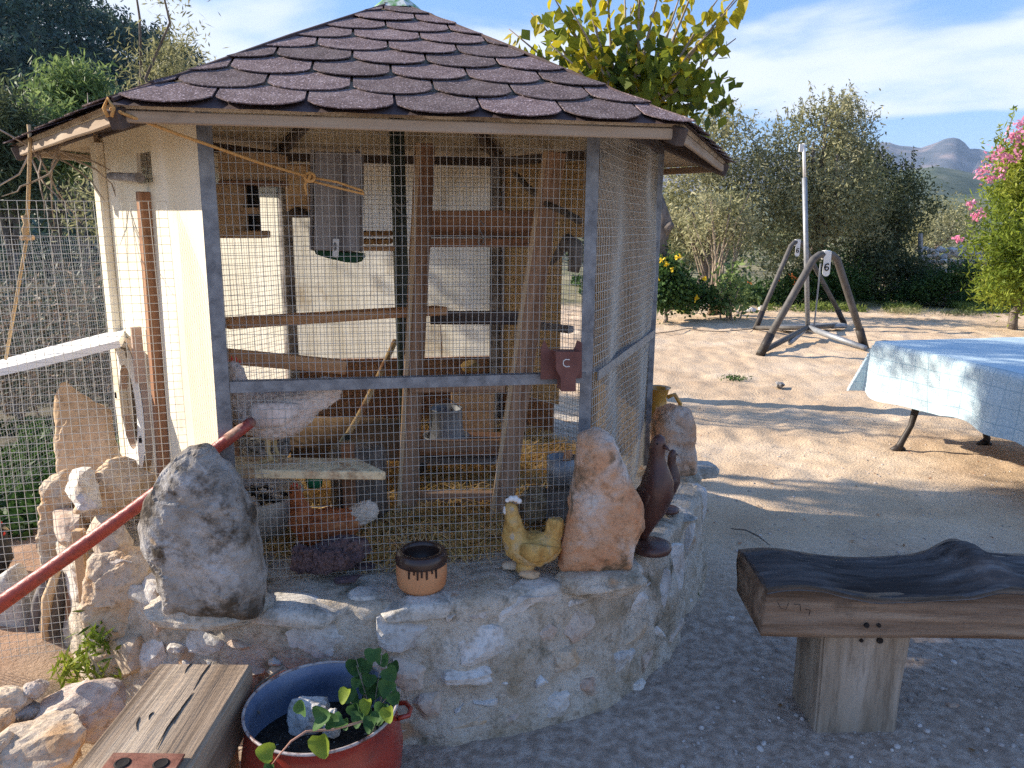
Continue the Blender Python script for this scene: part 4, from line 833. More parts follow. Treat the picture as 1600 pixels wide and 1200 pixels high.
# dark brown statues: tall pheasant-like bird on a round base and its smaller partner
def upright_bird(px, v, yb, H, lab, hd, white=False):
    b = Vector((P(px, v, y=yb).x, yb, RING_H + .012)); Lc, f, l_ = local(b, hd, H)
    t = thing('bird_statue', lab, 'statue', b)
    mb = MB(); mb.lathe([(0, 0), (.155 * H, 0), (.165 * H, .02 * H), (.16 * H, .055 * H), (.12 * H, .068 * H), (0, .075 * H)], b, 30); mb.build('base', M['brown_statue'], t, True)
    st = [(Lc(-.10, .04), .03, .03), (Lc(-.09, .12), .05, .05), (Lc(-.06, .24), .085, .085), (Lc(-.02, .36), .125, .12), (Lc(.02, .50), .145, .14), (Lc(.03, .62), .125, .125), (Lc(.02, .72), .085, .09), (Lc(.01, .80), .062, .066), (Lc(.01, .87), .062, .068), (Lc(.02, .93), .058, .064), (Lc(.025, .975), .042, .045), (Lc(.02, .995), .006, .006)]
    mb = MB(); mb.loft([(a, x * H, z * H, l_) for a, x, z in st], 20); mb.build('body', M['brown_statue'], t, True)
    mb = MB(); mb.loft([(Lc(.07, .91), .022 * H, .022 * H, l_), (Lc(.11, .90), .014 * H, .013 * H, l_), (Lc(.145, .885), .003 * H, .003 * H, l_)], 8); mb.build('beak', M['brown_statue'], t, True)
    for sg in (1, -1):
        mb = MB(); mb.loft([(Lc(.03, .66, sg * .08), .01 * H, .03 * H, l_), (Lc(.0, .52, sg * .13), .022 * H, .08 * H, l_), (Lc(-.04, .36, sg * .11), .02 * H, .06 * H, l_), (Lc(-.09, .2, sg * .05), .006 * H, .015 * H, l_)], 10); mb.build('wing', M['brown_statue'], t, True)
        mb = MB(); mb.lathe([(0, -.012 * H), (.010 * H, 0), (0, .012 * H)], Lc(.05, .93, sg * .05), 8); mb.build('eye', M['black'], t, True)
    return t
upright_bird(1018, 850, 2.545, .43, 'taller dark brown bird statue on a round base beside the orange stone', -0.9)
upright_bird(1046, 770, 2.92, .26, 'smaller rusty brown bird statue behind the taller one', 0.5)
# amber two-handled jug
b = Vector((P(1026, 640, y=3.72).x, 3.72, RING_H))
jug = thing('amber_jug', 'amber glazed jug with a round side handle behind the coop corner', 'jug', b)
mb = MB(); mb.lathe([(0, 0), (.06, 0), (.075, .03), (.085, .13), (.075, .2), (.052, .255), (.045, .30), (.058, .345), (.066, .35), (.05, .345), (.038, .30), (.045, .25), (0, .2)], b, 30); mb.build('body', M['amber'], jug, True)
for sg in (1, -1):
    mb = MB(); mb.tube([b + Vector((sg * .048, 0, .30)), b + Vector((sg * .085, 0, .315)), b + Vector((sg * .115, 0, .27)), b + Vector((sg * .115, 0, .22)), b + Vector((sg * .09, 0, .175)), b + Vector((sg * .07, 0, .18))], .011, 9); mb.build('handle', M['amber'], jug, True)
# dark carved wooden bird lying on the wall
b = Vector((P(520, 905, h=RING_H).x, P(520, 905, h=RING_H).y + .03, RING_H + .02))
Lc, f, l_ = local(b, 0.15, 1.0)
t = thing('carved_bird', 'small dark purple brown carved wooden bird lying on its side in front of the netting', 'statue', b)
mb = MB(); mb.loft([(Lc(-.115, .05), .012, .012, l_), (Lc(-.09, .045), .045, .035, l_), (Lc(-.04, .045), .05, .042, l_), (Lc(.0, .055), .055, .055, l_), (Lc(.04, .06), .05, .056, l_), (Lc(.075, .068), .036, .04, l_), (Lc(.10, .068), .02, .022, l_), (Lc(.115, .062), .004, .005, l_)], 14)
o = mb.build('body', M['dark_driftwood'], t, False, sub=0); roughen(o, .003, .011, np.array([30, 30, 30]), 4, 1.0, False)
mb = MB(); mb.loft([(Lc(-.125, .062, -.02), .012, .05, l_), (Lc(-.08, .05, -.035), .016, .045, l_), (Lc(-.03, .05, -.05), .014, .04, l_), (Lc(.02, .06, -.055), .014, .036, l_), (Lc(.05, .06, -.045), .005, .01, l_)], 10); o = mb.build('wing', M['dark_driftwood'], t, True); roughen(o, .003, .009, np.array([60, 60, 20]), 13, 1.0, False)
rock('chip', Lc(.05, -.005, -.06), .11, .05, .022, M['dark_driftwood'], 71, t, (0, 0, .4), sub=2)
rock('chip', Lc(.09, .0, .02), .10, .07, .02, M['dark_driftwood'], 72, t, (0, 0, -.3), sub=2)
# green glass leaves behind: skipped (nothing there)

# ------------------------------------------------------------------ things in and on the coop
# leaning ladder of old boards
def wd(name, u0, v0, y0, u1, v1, y1, w, h, mt, parent, **k): return board(name, P(u0, v0, y=y0), P(u1, v1, y=y1), w, h, M[mt], parent, **k)
lad = thing('ladder', 'old wooden ladder leaning up inside the coop to the roof', 'ladder', (0, 3.0, .44))
wd('side_rail', 664, 226, 3.25, 634, 835, 2.92, .078, .05, 'wood_rail', lad, up=(0, 1, 0), rough=.003)
wd('side_rail', 868, 240, 3.25, 781, 832, 2.88, .078, .05, 'wood_rail', lad, up=(0, 1, 0), rough=.003)
wd('sun_painted_edge', 655, 226, 3.23, 622, 835, 2.90, .016, .06, 'wood_tan', lad, up=(0, 1, 0), rough=.002)  # lighter strips stand for sunlight along the left edges of the rails
wd('sun_painted_edge', 851, 240, 3.23, 764, 832, 2.86, .018, .06, 'wood_tan', lad, up=(0, 1, 0), rough=.002)
for v, hh_, in ((605, .04), (696, .045), (776, .045)):
    wd('rung', 640, v, 3.02, 790 - (v - 600) * .05, v, 3.0, .035, hh_, 'wood_rail', lad, rough=.003)
# boards and perches
per = thing('perch_box', 'brown board with a ledge across the upper rungs, with a metal hook on it', 'shelf', P(755, 370, y=3.3))
wd('back_board', 668, 350, 3.30, 838, 350, 3.30, .02, .11, 'wood_red', per, up=(0, 0, 1)); wd('ledge', 666, 379, 3.27, 830, 379, 3.27, .06, .035, 'wood_red', per)
hk = thing('s_hook', 'thin steel S hook hanging on the brown board', 'hook', P(751, 370, y=3.24))
mb = MB(); mb.tube([P(u, v, y=3.22) for u, v in ((756, 352), (751, 345), (747, 352), (751, 362), (756, 372), (755, 380), (749, 383), (746, 377))], .003, 6); mb.build('hook_wire', M['galv_dull'], hk)
o = wd('perch', 350, 505, 2.75, 690, 484, 3.35, .10, .035, 'wood_orange', None, rough=.003); tag(o, 'long reddish board perch running from the left post to the ladder', 'perch')
o = wd('perch', 672, 496, 3.55, 812, 497, 3.6, .05, .06, 'rafter', None, rough=.003); tag(o, 'dark beam perch behind the ladder at mid height', 'perch')
o = wd('perch', 352, 556, 2.5, 535, 573, 2.8, .06, .05, 'wood_orange', None, rough=.003); tag(o, 'short tan beam with a dark cut end just above the waist rail', 'perch')
o = wd('perch', 815, 505, 3.55, 893, 515, 3.35, .04, .03, 'wood_grey', None); tag(o, 'short grey bar between the ladder and the right post', 'perch')
# branch perches near the right post
def branch(name, label, pts, rad, mt='bark', cat='branch'):
    mb = MB(); mb.tube([P(*p[:2], y=p[2]) for p in pts], rad, 8); o = mb.build(name, M[mt], None, True, loc=P(*pts[0][:2], y=pts[0][2])); return tag(o, label, cat)
branch('branch_perch', 'grey branch slanting down from the roof to the right post', [(805, 272, 3.5), (825, 293, 3.4), (852, 318, 3.2), (880, 330, 3.0), (905, 345, 2.8)], [.012, .014, .015, .014, .014])
branch('branch_perch', 'knobbly grey branch stub beside the right post', [(862, 412, 2.85), (876, 392, 2.8), (888, 376, 2.75), (898, 384, 2.72), (900, 402, 2.7), (896, 425, 2.7)], [.008, .018, .026, .030, .026, .02])
# hanging grey nest box with green base and a steel hasp
hp = thing('hanging_nest_box', 'grey weathered box hanging inside with a green rim and steel hasp', 'nest box', P(527, 320, y=2.75))
fr = wd('front', 528, 238, 2.70, 526, 392, 2.66, .155, .016, 'wood_grey', hp, up=(0, 1, 0), rough=.0015)
wd('side', 493, 238, 2.76, 492, 392, 2.72, .012, .10, 'wood_grey', hp, up=(0, 1, 0)); wd('side', 562, 238, 2.76, 560, 392, 2.72, .012, .10, 'wood_grey', hp, up=(0, 1, 0))
mb = MB(); a = [P(u, v, y=2.675) for u, v in ((491, 390), (560, 397), (561, 404), (556, 411), (540, 410), (510, 403), (493, 397))]; n_ = len(a); bk = [p + Vector((0, .11, 0)) for p in a]
mb.add(a + bk, [tuple(range(n_)), tuple(reversed(range(n_, 2 * n_)))] + [(i, (i + 1) % n_, n_ + (i + 1) % n_, n_ + i) for i in range(n_)]); mb.build('green_base', M['dark_green'], hp)
hs_ = wd('hasp', 525, 373, 2.645, 524, 402, 2.640, .021, .003, 'plate_white', hp, up=(0, 1, 0))
mb = MB()
for i in range(13): a = 2 * math.pi * i / 12; mb.v.append(0) if 0 else None
mb.tube([P(523, 408, y=2.635) + Vector((.011 * math.cos(t_), 0, .013 * math.sin(t_))) for t_ in np.linspace(0, 2 * math.pi, 13)], .003, 6); mb.build('ring', M['galv_dull'], hs_)
for v in (379, 388, 397):
    mb = MB(); q = P(525, v, y=2.641); mb.lathe([(0, .004), (.004, 0)], (0, 0, 0), 8); oo = mb.build('screw', M['black'], hs_); oo.matrix_parent_inverse = hs_.matrix_world.inverted() if 0 else oo.matrix_parent_inverse; oo.location = Vector(((v - 388) * .0009, 0, -.003 if 0 else .003))
# nest boxes on the back left wall
nb = thing('nest_box', 'tan plywood nest box with dark openings at the left inside the coop', 'nest box', P(375, 330, y=2.95))
def facebox(u0, v0, u1, v1, y, d, name, mt, parent, bev=0):
    a = P(u0, v1, y=y); b = P(u1, v0, y=y); mb = MB(); mb.box((a.x, y, a.z), (b.x, y + d, b.z)); return mb.build(name, M[mt], parent, bevel=bev)
facebox(342, 238, 430, 282, 2.95, .16, 'upper_box', 'wood_tan', nb, .003)
facebox(340, 288, 372, 372, 2.93, .14, 'side_box', 'wood_tan', nb, .003); facebox(372, 290, 396, 362, 3.02, .06, 'dark_back', 'black', nb)
facebox(371, 324, 397, 334, 2.96, .07, 'cross_piece', 'wood_tan', nb, .002); facebox(341, 283, 432, 288, 2.93, .16, 'shelf_strip', 'wood_red', nb, .001)
facebox(365, 361, 407, 372, 2.90, .12, 'ledge', 'wood_tan', nb, .003)
nb2 = thing('wicker_nest', 'small woven nest with a dark ledge hanging on the back wall', 'nest', P(468, 300, y=3.9))
facebox(447, 256, 480, 332, 3.9, .10, 'woven_body', 'wood_tan', nb2, .01); mb = MB(); q = P(466, 336, y=3.88); mb.lathe([(0, .04), (.03, .03), (.06, .01), (.075, 0), (.07, -.01), (0, -.012)], q, 16, sy=.6); mb.build('ledge', M['rafter'], nb2, True)
# bundle of cork pieces
ck = thing('cork_tray', 'tray packed with curled cork bark pieces beside the grey nest box', 'tray', P(592, 385, y=3.3))
facebox(565, 385, 612, 392, 3.22, .10, 'tray', 'wood_tan', ck, .002)
for i in range(14):
    q = P(569 + (i % 7) * 6.4, 378 if i < 7 else 366, y=3.25 + .02 * (i // 7)); mb = MB(); mb.tube([q + Vector((0, -.03, 0)), q + Vector((.003, .03, .004))], .0115, 7); mb.build('cork', M['cork'], ck)
# broom stick
st = thing('hand_broom', 'rusty yellow stick with a dark green lower end leaning on the trough', 'stick', P(530, 700, y=3.1))
mb = MB(); mb.tube([P(618, 532, y=3.45), P(590, 592, y=3.32), P(560, 652, y=3.2), P(543, 680, y=3.12)], .013, 9); mb.build('stick', mat('rusty_yellow_stick', [(0.25, 0.10, 0.05), (0.6, 0.42, 0.2), (0.66, 0.5, 0.28)], scale=14, bump=.3), st, True)
mb = MB(); mb.tube([P(543, 680, y=3.12), P(535, 695, y=3.09), P(526, 710, y=3.06)], [.017, .019, .02], 10); mb.build('grip', M['post_green'], st, True)
# brown trough and cut boards at the back left
tr = thing('trough', 'long rounded brown trough standing behind the plank', 'trough', P(530, 690, y=3.4))
mb = MB(); n_ = 16; A = P(452, 668, y=3.28); B = P(625, 672, y=3.42); ax = (B - A).normalized(); sd_ = Vector((-ax.y, ax.x, 0)); L_ = (B - A).length
prof = [(math.cos(t_) * .16, math.sin(t_) * .15) for t_ in np.linspace(0, math.pi, n_)]
vs = []
for q in (0, .5, 1):
    for y_, z_ in prof: vs.append(A + ax * (L_ * q) + sd_ * y_ + Vector((0, 0, z_ - .10)))
mb.add(vs, [(k * n_ + i, k * n_ + i + 1, (k + 1) * n_ + i + 1, (k + 1) * n_ + i) for k in (0, 1) for i in range(n_ - 1)] + [tuple(range(n_)), tuple(reversed(range(2 * n_, 3 * n_)))]); mb.build('hood', mat('brown_rusty_trough', [(0.10, 0.06, 0.03), (0.22, 0.14, 0.075), (0.30, 0.20, 0.11)], scale=6, bump=.3, stretch=(.4, 1, 1)), tr, True)
mb = MB(); mb.bar(A + ax * -.03 + Vector((0, -.16, -.1)), A + ax * -.03 + Vector((0, -.16, .02)), .05, .012, up=(0, 1, 0)); mb.build('end_board', M['rafter'], tr)
# plank shelf with mottled top
pk = thing('plank_shelf', 'thick pale mottled plank the buff hen stands on', 'plank', P(470, 725, y=2.75))
mb = MB(); top = [P(356, 713, h=.83), P(560, 716, h=.83), P(603, 737, h=.83), P(356, 734, h=.83)]
top = [Vector((p.x, p.y, .83)) for p in top]; lo = [p - Vector((0, 0, .028)) for p in top]; mb.add(top + lo, [(3, 2, 1, 0), (4, 5, 6, 7)] + [(i, (i + 1) % 4, 4 + (i + 1) % 4, 4 + i) for i in range(4)])
mb.build('plank', mat('mottled_plank', [(0.60, 0.46, 0.26), (0.68, 0.55, 0.34), (0.36, 0.2, 0.1)], scale=16, detail=7, bump=.5), pk, bevel=.003)
mb = MB(); 
for u in (365, 545): mb = MB(); q = P(u, 745, y=2.72); mb.bar(Vector((q.x, q.y, .79)), Vector((q.x, q.y, .45)), .04, .04, up=(0, 1, 0)); mb.build('leg', M['wood_red'], pk)
# stump under the plank
b = P(562, 790, y=2.86); mb = MB(); mb.lathe([(0, .30), (.10, .30), (.112, .27), (.108, .15), (.115, .0), (0, 0)], (b.x, b.y, .44), 18); o = mb.build('stump', M['bark'], None, True, loc=(b.x, b.y, .44)); tag(o, 'dark round tree stump under the end of the plank', 'stump')
# straw sheaf and green cup
b = P(497, 760, y=2.8); sh = thing('green_cup', 'small green plastic cup hanging under the plank', 'cup', b)
mb = MB(); mb.lathe([(.0, -.03), (.028, -.03), (.036, .03), (.033, .03), (.026, -.024), (0, -.024)], P(491, 748, y=2.72), 18); mb.build('cup', M['green_plastic'], sh, True)
# basin with speckled stones, left
bs = thing('basin', 'round pale basin of black and white pebbles half hidden by the grey stone', 'basin', P(400, 790, y=2.65))
q = P(400, 768, y=2.66); mb = MB(); mb.lathe([(0, -.16), (.10, -.16), (.17, .0), (.165, .004), (.16, 0), (.12, -.05), (0, -.05)], q, 28); mb.build('bowl', M['concrete'], bs, True)
for i in range(46):
    a, r_ = random.uniform(0, 6.28), .13 * math.sqrt(random.random()); rock('pebble', (q.x + r_ * math.cos(a), q.y + r_ * math.sin(a), q.z - .03 + random.uniform(0, .02)), .034, .03, .026, M['hen_black'] if i % 2 else STN[0], 800 + i, bs, sub=1, cuts=2)
# galvanised feeder hanging over a shelf
fd = thing('feeder', 'galvanised metal feeder bucket standing on the low shelf', 'feeder', P(696, 690, y=3.35))
q = P(697, 682, y=3.35); k_ = 3.36 / F
mb = MB(); mb.lathe([(30 * k_, 0), (27 * k_, 20 * k_), (26 * k_, 46 * k_), (27 * k_, 48 * k_), (25 * k_, 47 * k_), (24 * k_, 20 * k_), (0, 16 * k_)], q, 28); mb.build('bucket', M['galv_dull'], fd, True)
mb = MB(); mb.lathe([(0, 0), (36 * k_, 0), (38 * k_, 3 * k_), (36 * k_, 3 * k_), (30 * k_, 1 * k_)], q, 28); mb.build('dish', M['galv_dull'], fd, True)
mb = MB(); mb.tube([q + Vector((-26 * k_, 0, 46 * k_)), q + Vector((-8 * k_, 0, 60 * k_)), q + Vector((0, 0, 63 * k_)), q + Vector((8 * k_, 0, 60 * k_)), q + Vector((26 * k_, 0, 46 * k_))], .0025, 6); mb.build('handle', M['galv_dull'], fd)
wd_ = thing('low_shelf', 'low brown shelf behind the ladder carrying the metal feeder', 'shelf', P(720, 700, y=3.4))
board('shelf_board', P(648, 693, y=3.35), P(792, 693, y=3.35), .22, .045, M['wood_red'], wd_); board('lower_board', P(650, 712, y=3.42), P(775, 714, y=3.42), .15, .03, M['wood_grey'], wd_)
board('leg', P(660, 705, y=3.4), P(660, 770, y=3.4), .04, .05, M['rafter'], wd_, up=(0, 1, 0)); board('leg', P(782, 705, y=3.4), P(782, 770, y=3.4), .04, .05, M['rafter'], wd_, up=(0, 1, 0))
bx = P(745, 620, y=3.85); o = facebox(705, 612, 772, 686, 3.95, .2, 'wooden_box', 'wood_tan', None, .004); tag(o, 'tan wooden box against the back wall behind the feeder', 'box')
o = rock('straw_ball', P(735, 573, y=3.9), .11, .1, .07, M['straw_floor'], 92, None, smooth=True, boxy=.1, cuts=0); tag(o, 'brown straw bundle on the box at the back wall', 'straw bundle')
o = thing('baling_twine', 'thin orange twine hanging from the dark perch', 'cord', P(688, 520, y=3.5)); mb = MB(); mb.tube([P(688, 508, y=3.5), P(690, 540, y=3.5), P(689, 578, y=3.5)], .003, 5); mb.build('cord', M['rope'], o)
# tin can with an orange cob on the right, on a log
tc_ = thing('tin_can', 'pale tin can with an orange block inside near the right post', 'tin can', P(875, 740, y=2.66)); q = P(877, 752, y=2.70); k_ = 2.7 / F
mb = MB(); mb.lathe([(0, 0), (24 * k_, 0), (25 * k_, 42 * k_), (23.5 * k_, 42 * k_), (22 * k_, 34 * k_), (0, 32 * k_)], q, 26); mb.build('can', M['galv_dull'], tc_, True)
rock('orange_block', q + Vector((10 * k_, 0, 42 * k_)), .04, .03, .06, M['terracotta'], 95, tc_, sub=2)
o = rock('stump', q - Vector((0, -.02, .10)), .14, .14, .2, M['bark'], 96, None, boxy=.3); tag(o, 'short log under the tin can', 'log')
# straw nest ball
o = rock('nest_ball', P(836, 790, y=2.72), .15, .14, .16, mat('matted_straw', [(0.12, 0.08, 0.05), (0.34, 0.24, 0.13), (0.55, 0.43, 0.26)], scale=16, detail=8, bump=1, bscale=40, bdist=.02), 98, None, smooth=True, boxy=.1, cuts=0, rough=.12); tag(o, 'matted ball of dried straw and moss behind the yellow hen figure', 'nest')
# white wire-mould and loose wire at the top
o = thing('loose_wire', 'loose curled wire tied round the green pole', 'wire', P(625, 320, y=3.3)); mb = MB(); mb.tube([P(u, v, y=3.28) for u, v in ((616, 315), (622, 320), (632, 319), (638, 314))], .0022, 5); mb.tube([P(u, v, y=3.28) for u, v in ((618, 324), (628, 334), (640, 342))], .002, 5); mb.build('wire_loop', M['galv_dull'], o)

# ---- living hens
def hen(lab, base, hd, s, body, tail, legs_c='beak', group=None, crouch=False, name='hen', wingm=None, legh=.14):
    Lc, f, l_ = local(base, hd, s); t = thing(name, lab, 'hen', base, group)
    z = 0 if crouch else legh
    st = [(Lc(-.17, .18 + z), .006, .006), (Lc(-.15, .17 + z), .035, .04), (Lc(-.11, .14 + z), .06, .06), (Lc(-.06, .115 + z), .078, .08), (Lc(.0, .105 + z), .085, .085), (Lc(.06, .115 + z), .078, .082), (Lc(.095, .15 + z), .058, .062), (Lc(.105, .195 + z), .04, .044), (Lc(.11, .235 + z), .028, .032), (Lc(.118, .262 + z), .026, .028), (Lc(.13, .278 + z), .02, .02), (Lc(.14, .284 + z), .004, .004)]
    mb = MB(); mb.loft([(a, b * s, c_ * s, l_) for a, b, c_ in st], 20); o = mb.build('body', body, t, True); roughen(o, .0045, .006 * s, np.array([34, 34, 52]), 9, .8)
    mb = MB(); mb.loft([(Lc(-.12, .155 + z), .03 * s, .045 * s, l_), (Lc(-.17, .18 + z), .03 * s, .05 * s, l_), (Lc(-.215, .205 + z), .024 * s, .045 * s, l_), (Lc(-.24, .215 + z), .008 * s, .02 * s, l_)], 12); o = mb.build('tail', tail, t, True); roughen(o, .0045, .007 * s, np.array([20, 40, 70]), 11, .9)
    for sg in (1, -1):
        mb = MB(); mb.loft([(Lc(.05, .13 + z, sg * .07), .006 * s, .02 * s, l_), (Lc(.01, .125 + z, sg * .085), .012 * s, .048 * s, l_), (Lc(-.06, .13 + z, sg * .078), .01 * s, .042 * s, l_), (Lc(-.13, .15 + z, sg * .05), .003 * s, .012 * s, l_)], 10); mb.build('wing', wingm or body, t, True)
        mb = MB(); mb.lathe([(0, -.0045), (.0045, 0), (0, .0045)], Lc(.128, .27 + z, sg * .021), 8); mb.build('eye', M['black'], t, True)
        if not crouch:
            mb = MB(); mb.tube([Lc(0, .11 + z, sg * .03), Lc(.005, .02 + legh * .35, sg * .03), Lc(-.005, .012, sg * .03)], [.014 * s, .008 * s, .006 * s], 7)
            for dx, dy in ((.045, 0), (.035, .02), (.035, -.02), (-.025, 0)): mb.tube([Lc(-.005, .012, sg * .03), Lc(-.005 + dx, .004, sg * .03 + dy)], [.005 * s, .0025 * s], 5)
            mb.build('leg', M[legs_c], t)
    mb = MB(); mb.loft([(Lc(.138, .272 + z), .008 * s, .008 * s, l_), (Lc(.155, .268 + z), .005 * s, .005 * s, l_), (Lc(.166, .263 + z), .001, .001, l_)], 8); mb.build('beak', M['beak'], t, True)
    mb = MB()
    for x, zz, r_ in ((.095, .288, .010), (.108, .297, .013), (.122, .298, .012), (.134, .292, .009)): mb.lathe([(0, -r_ * s), (r_ * s * .35, 0), (0, r_ * s)], Lc(x, zz + z), 8)
    mb.build('comb', M['comb'], t, True)
    mb = MB(); mb.loft([(Lc(.135, .258 + z), .005 * s, .008 * s, l_), (Lc(.136, .243 + z), .006 * s, .009 * s, l_), (Lc(.132, .232 + z), .002, .003, l_)], 8); mb.build('wattle', M['comb'], t, True)
    return t
b = P(505, 862, y=2.56); hen('red brown hen with a cream tail sitting on the straw facing left', (b.x + .01, b.y - .02, .446), math.pi * .97, .82, M['hen_brown'], M['hen_white'], crouch=True)
b = Vector(P(424, 722, h=.83)); hen('big pale buff hen standing on the plank behind the left post', (b.x, b.y + .02, .832), math.pi * 0.98, 0.95, M['buff'], M['buff'], legh=.05)
b = P(412, 700, y=3.08); hen('small speckled hen with a red comb peering over the plank', (b.x, b.y, .448), -.1, .76, M['hen_speckle'], M['hen_speckle'])

# loose straw on the floor
def straw():
    n = 12000; V = []; 
    a = RNG.uniform(0, 2 * math.pi, n); r_ = .98 * np.sqrt(RNG.random(n)); x = CX + r_ * np.cos(a); y = CY + r_ * np.sin(a); z = .452 + RNG.uniform(0, .03, n)
    d = RNG.uniform(0, 2 * math.pi, n); L_ = RNG.uniform(.02, .06, n); w = .0016; tl = RNG.normal(0, .22, n)
    dx, dy, dz = np.cos(d) * L_, np.sin(d) * L_, tl * L_; ox, oy = -np.sin(d) * w, np.cos(d) * w
    q = np.stack([np.stack([x - dx - ox, y - dy - oy, z - dz], -1), np.stack([x - dx + ox, y - dy + oy, z - dz], -1), np.stack([x + dx + ox, y + dy + oy, z + dz], -1), np.stack([x + dx - ox, y + dy - oy, z + dz], -1)], 1)
    tag(npmesh('straw', q, np.arange(n * 4).reshape(n, 4), M['straw'], None), 'golden straw strewn over the coop floor', 'straw', kind='stuff')
straw()

# iron hopper with the letter C on the right end of the rail
hp_ = thing('iron_hopper', 'brown iron hopper marked with a letter C at the right post', 'hopper', P(880, 575, y=2.38))
yy = P(0, 0, y=2.36).y; nf = (panel_pt(FL, FR, .5, 0, 1) - panel_pt(FL, FR, .5, 0, 0)); fp = (panel_pt(FL, FR, .5, 1, .035), nf)
def fpt(u, v, o=0): return P(u, v, plane=(fp[0] + nf * o, nf))
def plate(name, pts, th, mt, parent, o=0):
    a = [fpt(u, v, o) for u, v in pts]; n_ = len(a); b_ = [p + nf * th for p in a]; mb = MB(); mb.add(a + b_, [tuple(range(n_)), tuple(reversed(range(n_, 2 * n_)))] + [(i, (i + 1) % n_, n_ + (i + 1) % n_, n_ + i) for i in range(n_)]); return mb.build(name, M[mt], parent, bevel=.001)
plate('back_plate', [(845, 545), (850, 532), (856, 545), (870, 552), (895, 552), (902, 532), (908, 535), (908, 590), (845, 592)], .006, 'rust_box', hp_)
ft = plate('hopper_body', [(863, 546), (902, 546), (900, 575), (893, 586), (893, 606), (871, 606), (871, 586), (864, 573)], .05, 'rust_box', hp_, .008)
mb = MB(); C_ = [fpt(u, v, .0595) for u, v in ((890, 562), (884, 561.5), (880.5, 564), (880, 567.5), (881, 571), (884.5, 573), (890, 572.5))]; mb.tube(C_, .0018, 4); mb.build('letter_c', M['plate_white'], ft)

# ropes
rp = thing('orange_rope', 'orange rope running from the left eave corner across the netting to a loop', 'rope', ept(FL))
A = ept(FL) + Vector((.0, -.02, -.02)); K = fpt(485, 277, .02); E_ = fpt(566, 300, .01)
mb = MB(); mb.tube([A, A.lerp(K, .3) - Vector((0, 0, .006)), A.lerp(K, .7) - Vector((0, 0, .008)), K], .0042, 7); mb.tube([K, K.lerp(E_, .5) + Vector((0, 0, .008)), E_ + Vector((0, 0, .004)), E_ + Vector((.006, 0, -.006)), K.lerp(E_, .5) - Vector((0, 0, .008)), K - Vector((0, 0, .01))], .0036, 7)
mb.build('rope', M['rope'], rp, True)
mb = MB(); mb.tube([K + Vector((math.cos(t_) * .014, -.006, math.sin(t_) * .012)) for t_ in np.linspace(0, 6.28, 12)], .0045, 7); mb.tube([K + Vector((math.sin(t_) * .004, math.cos(t_) * .012, math.sin(t_) * .012)) for t_ in np.linspace(0, 6.28, 10)], .0045, 6)
mb.tube([K, K + Vector((-.016, -.004, -.02)), K + Vector((-.012, -.004, -.05))], [.0042, .0042, .003], 6); mb.build('knot', M['rope'], rp, True)
mb = MB(); mb.tube([A + Vector((-.004, -.004, -.02)), A + Vector((-.012, -.004, .0)), A + Vector((.0, -.006, .022)), A + Vector((.012, -.004, .0)), A + Vector((.004, -.004, -.02))], .0045, 7); mb.build('corner_loop', M['rope'], rp, True)
e1, e2 = ept(LL), ept(FL); q = e1.lerp(e2, .22)
jr = thing('jute_rope', 'jute rope with a wooden toggle hanging from the left eave to the hatch lid', 'rope', q)
top_ = q - Vector((0, 0, .01)); bot = P(9, 562, plane=(LT, Vector((-(LE - LT).y, (LE - LT).x, 0)).normalized())); md = P(42, 372, y=(top_.y * .55 + bot.y * .45))
mb = MB(); mb.tube([top_ + Vector((0, 0, .05)), top_, top_.lerp(md, .5), md], .0065, 8); mb.tube([md, md.lerp(bot, .5), bot], .0055, 8); mb.build('rope', M['jute'], jr, True)
mb = MB(); mb.tube([md + Vector((-.022, 0, 0)), md + Vector((.024, 0, .002))], [.009, .009], 10); mb.build('toggle', M['wood_tan'], jr)
mb = MB(); mb.tube([md + Vector((0, 0, .08)), md + Vector((.006, 0, .05)), md + Vector((-.004, 0, .03)), md + Vector((0, 0, 0))], .011, 8); mb.build('knot', M['jute'], jr, True)
# dead twigs caught under the left eave
tw = thing('dead_twigs', 'tangle of bare dead twigs caught under the left eave corner', 'twigs', P(80, 240, y=3.0))
rr = random.Random(4)
for i in range(11):
    mb = MB(); p0 = P(60 + rr.uniform(-20, 40), 235 + rr.uniform(-14, 14), y=2.95); pts = [p0]; d = Vector((rr.uniform(-1, .9), rr.uniform(-.5, .5), rr.uniform(-.9, .35))).normalized()
    for k in range(5): d = (d + Vector((rr.uniform(-.5, .5), rr.uniform(-.3, .3), rr.uniform(-.6, .35)))).normalized(); pts.append(pts[-1] + d * rr.uniform(.04, .09))
    mb.tube(pts, [.0045, .004, .0035, .003, .0022, .0012], 5); mb.build('twig', M['twig'], tw)

# ------------------------------------------------------------------ left foreground
FN0 = Vector((-1.085, 2.47, 0)); FN1 = Vector((-2.9, 1.95, 0))
fence = thing('mesh_fence', 'square wire mesh fence panel with a short wooden stake at the left of the coop', 'fence', (-1.45, 2.36, 0.1))
def zb(x): return RING_H + .02 if x < .36 else .12 + .04 * math.sin(x * 4)
wires('wire_mesh', FN0, FN1, .12, 1.645, .026, .026, .0009, M['wire'], fence, wob=.008, seed=41, zb=zb)
stk = P(133, 940, y=2.36); board('stake', (stk.x, 2.365, .08), (stk.x - .01, 2.385, .585), .032, .03, M['wood_tan'], fence, up=(0, 1, 0), bevel=.002)
f2 = thing('mesh_fence', 'second finer mesh fence behind the first, beside the dry brush', 'fence', (-2.7, 4.2, 0))
wires('wire_mesh', (-2.55, 3.3, 0), (-2.72, 6.3, 0), .05, 1.48, .025, .025, .0009, M['wire'], f2, wob=.02, seed=43)
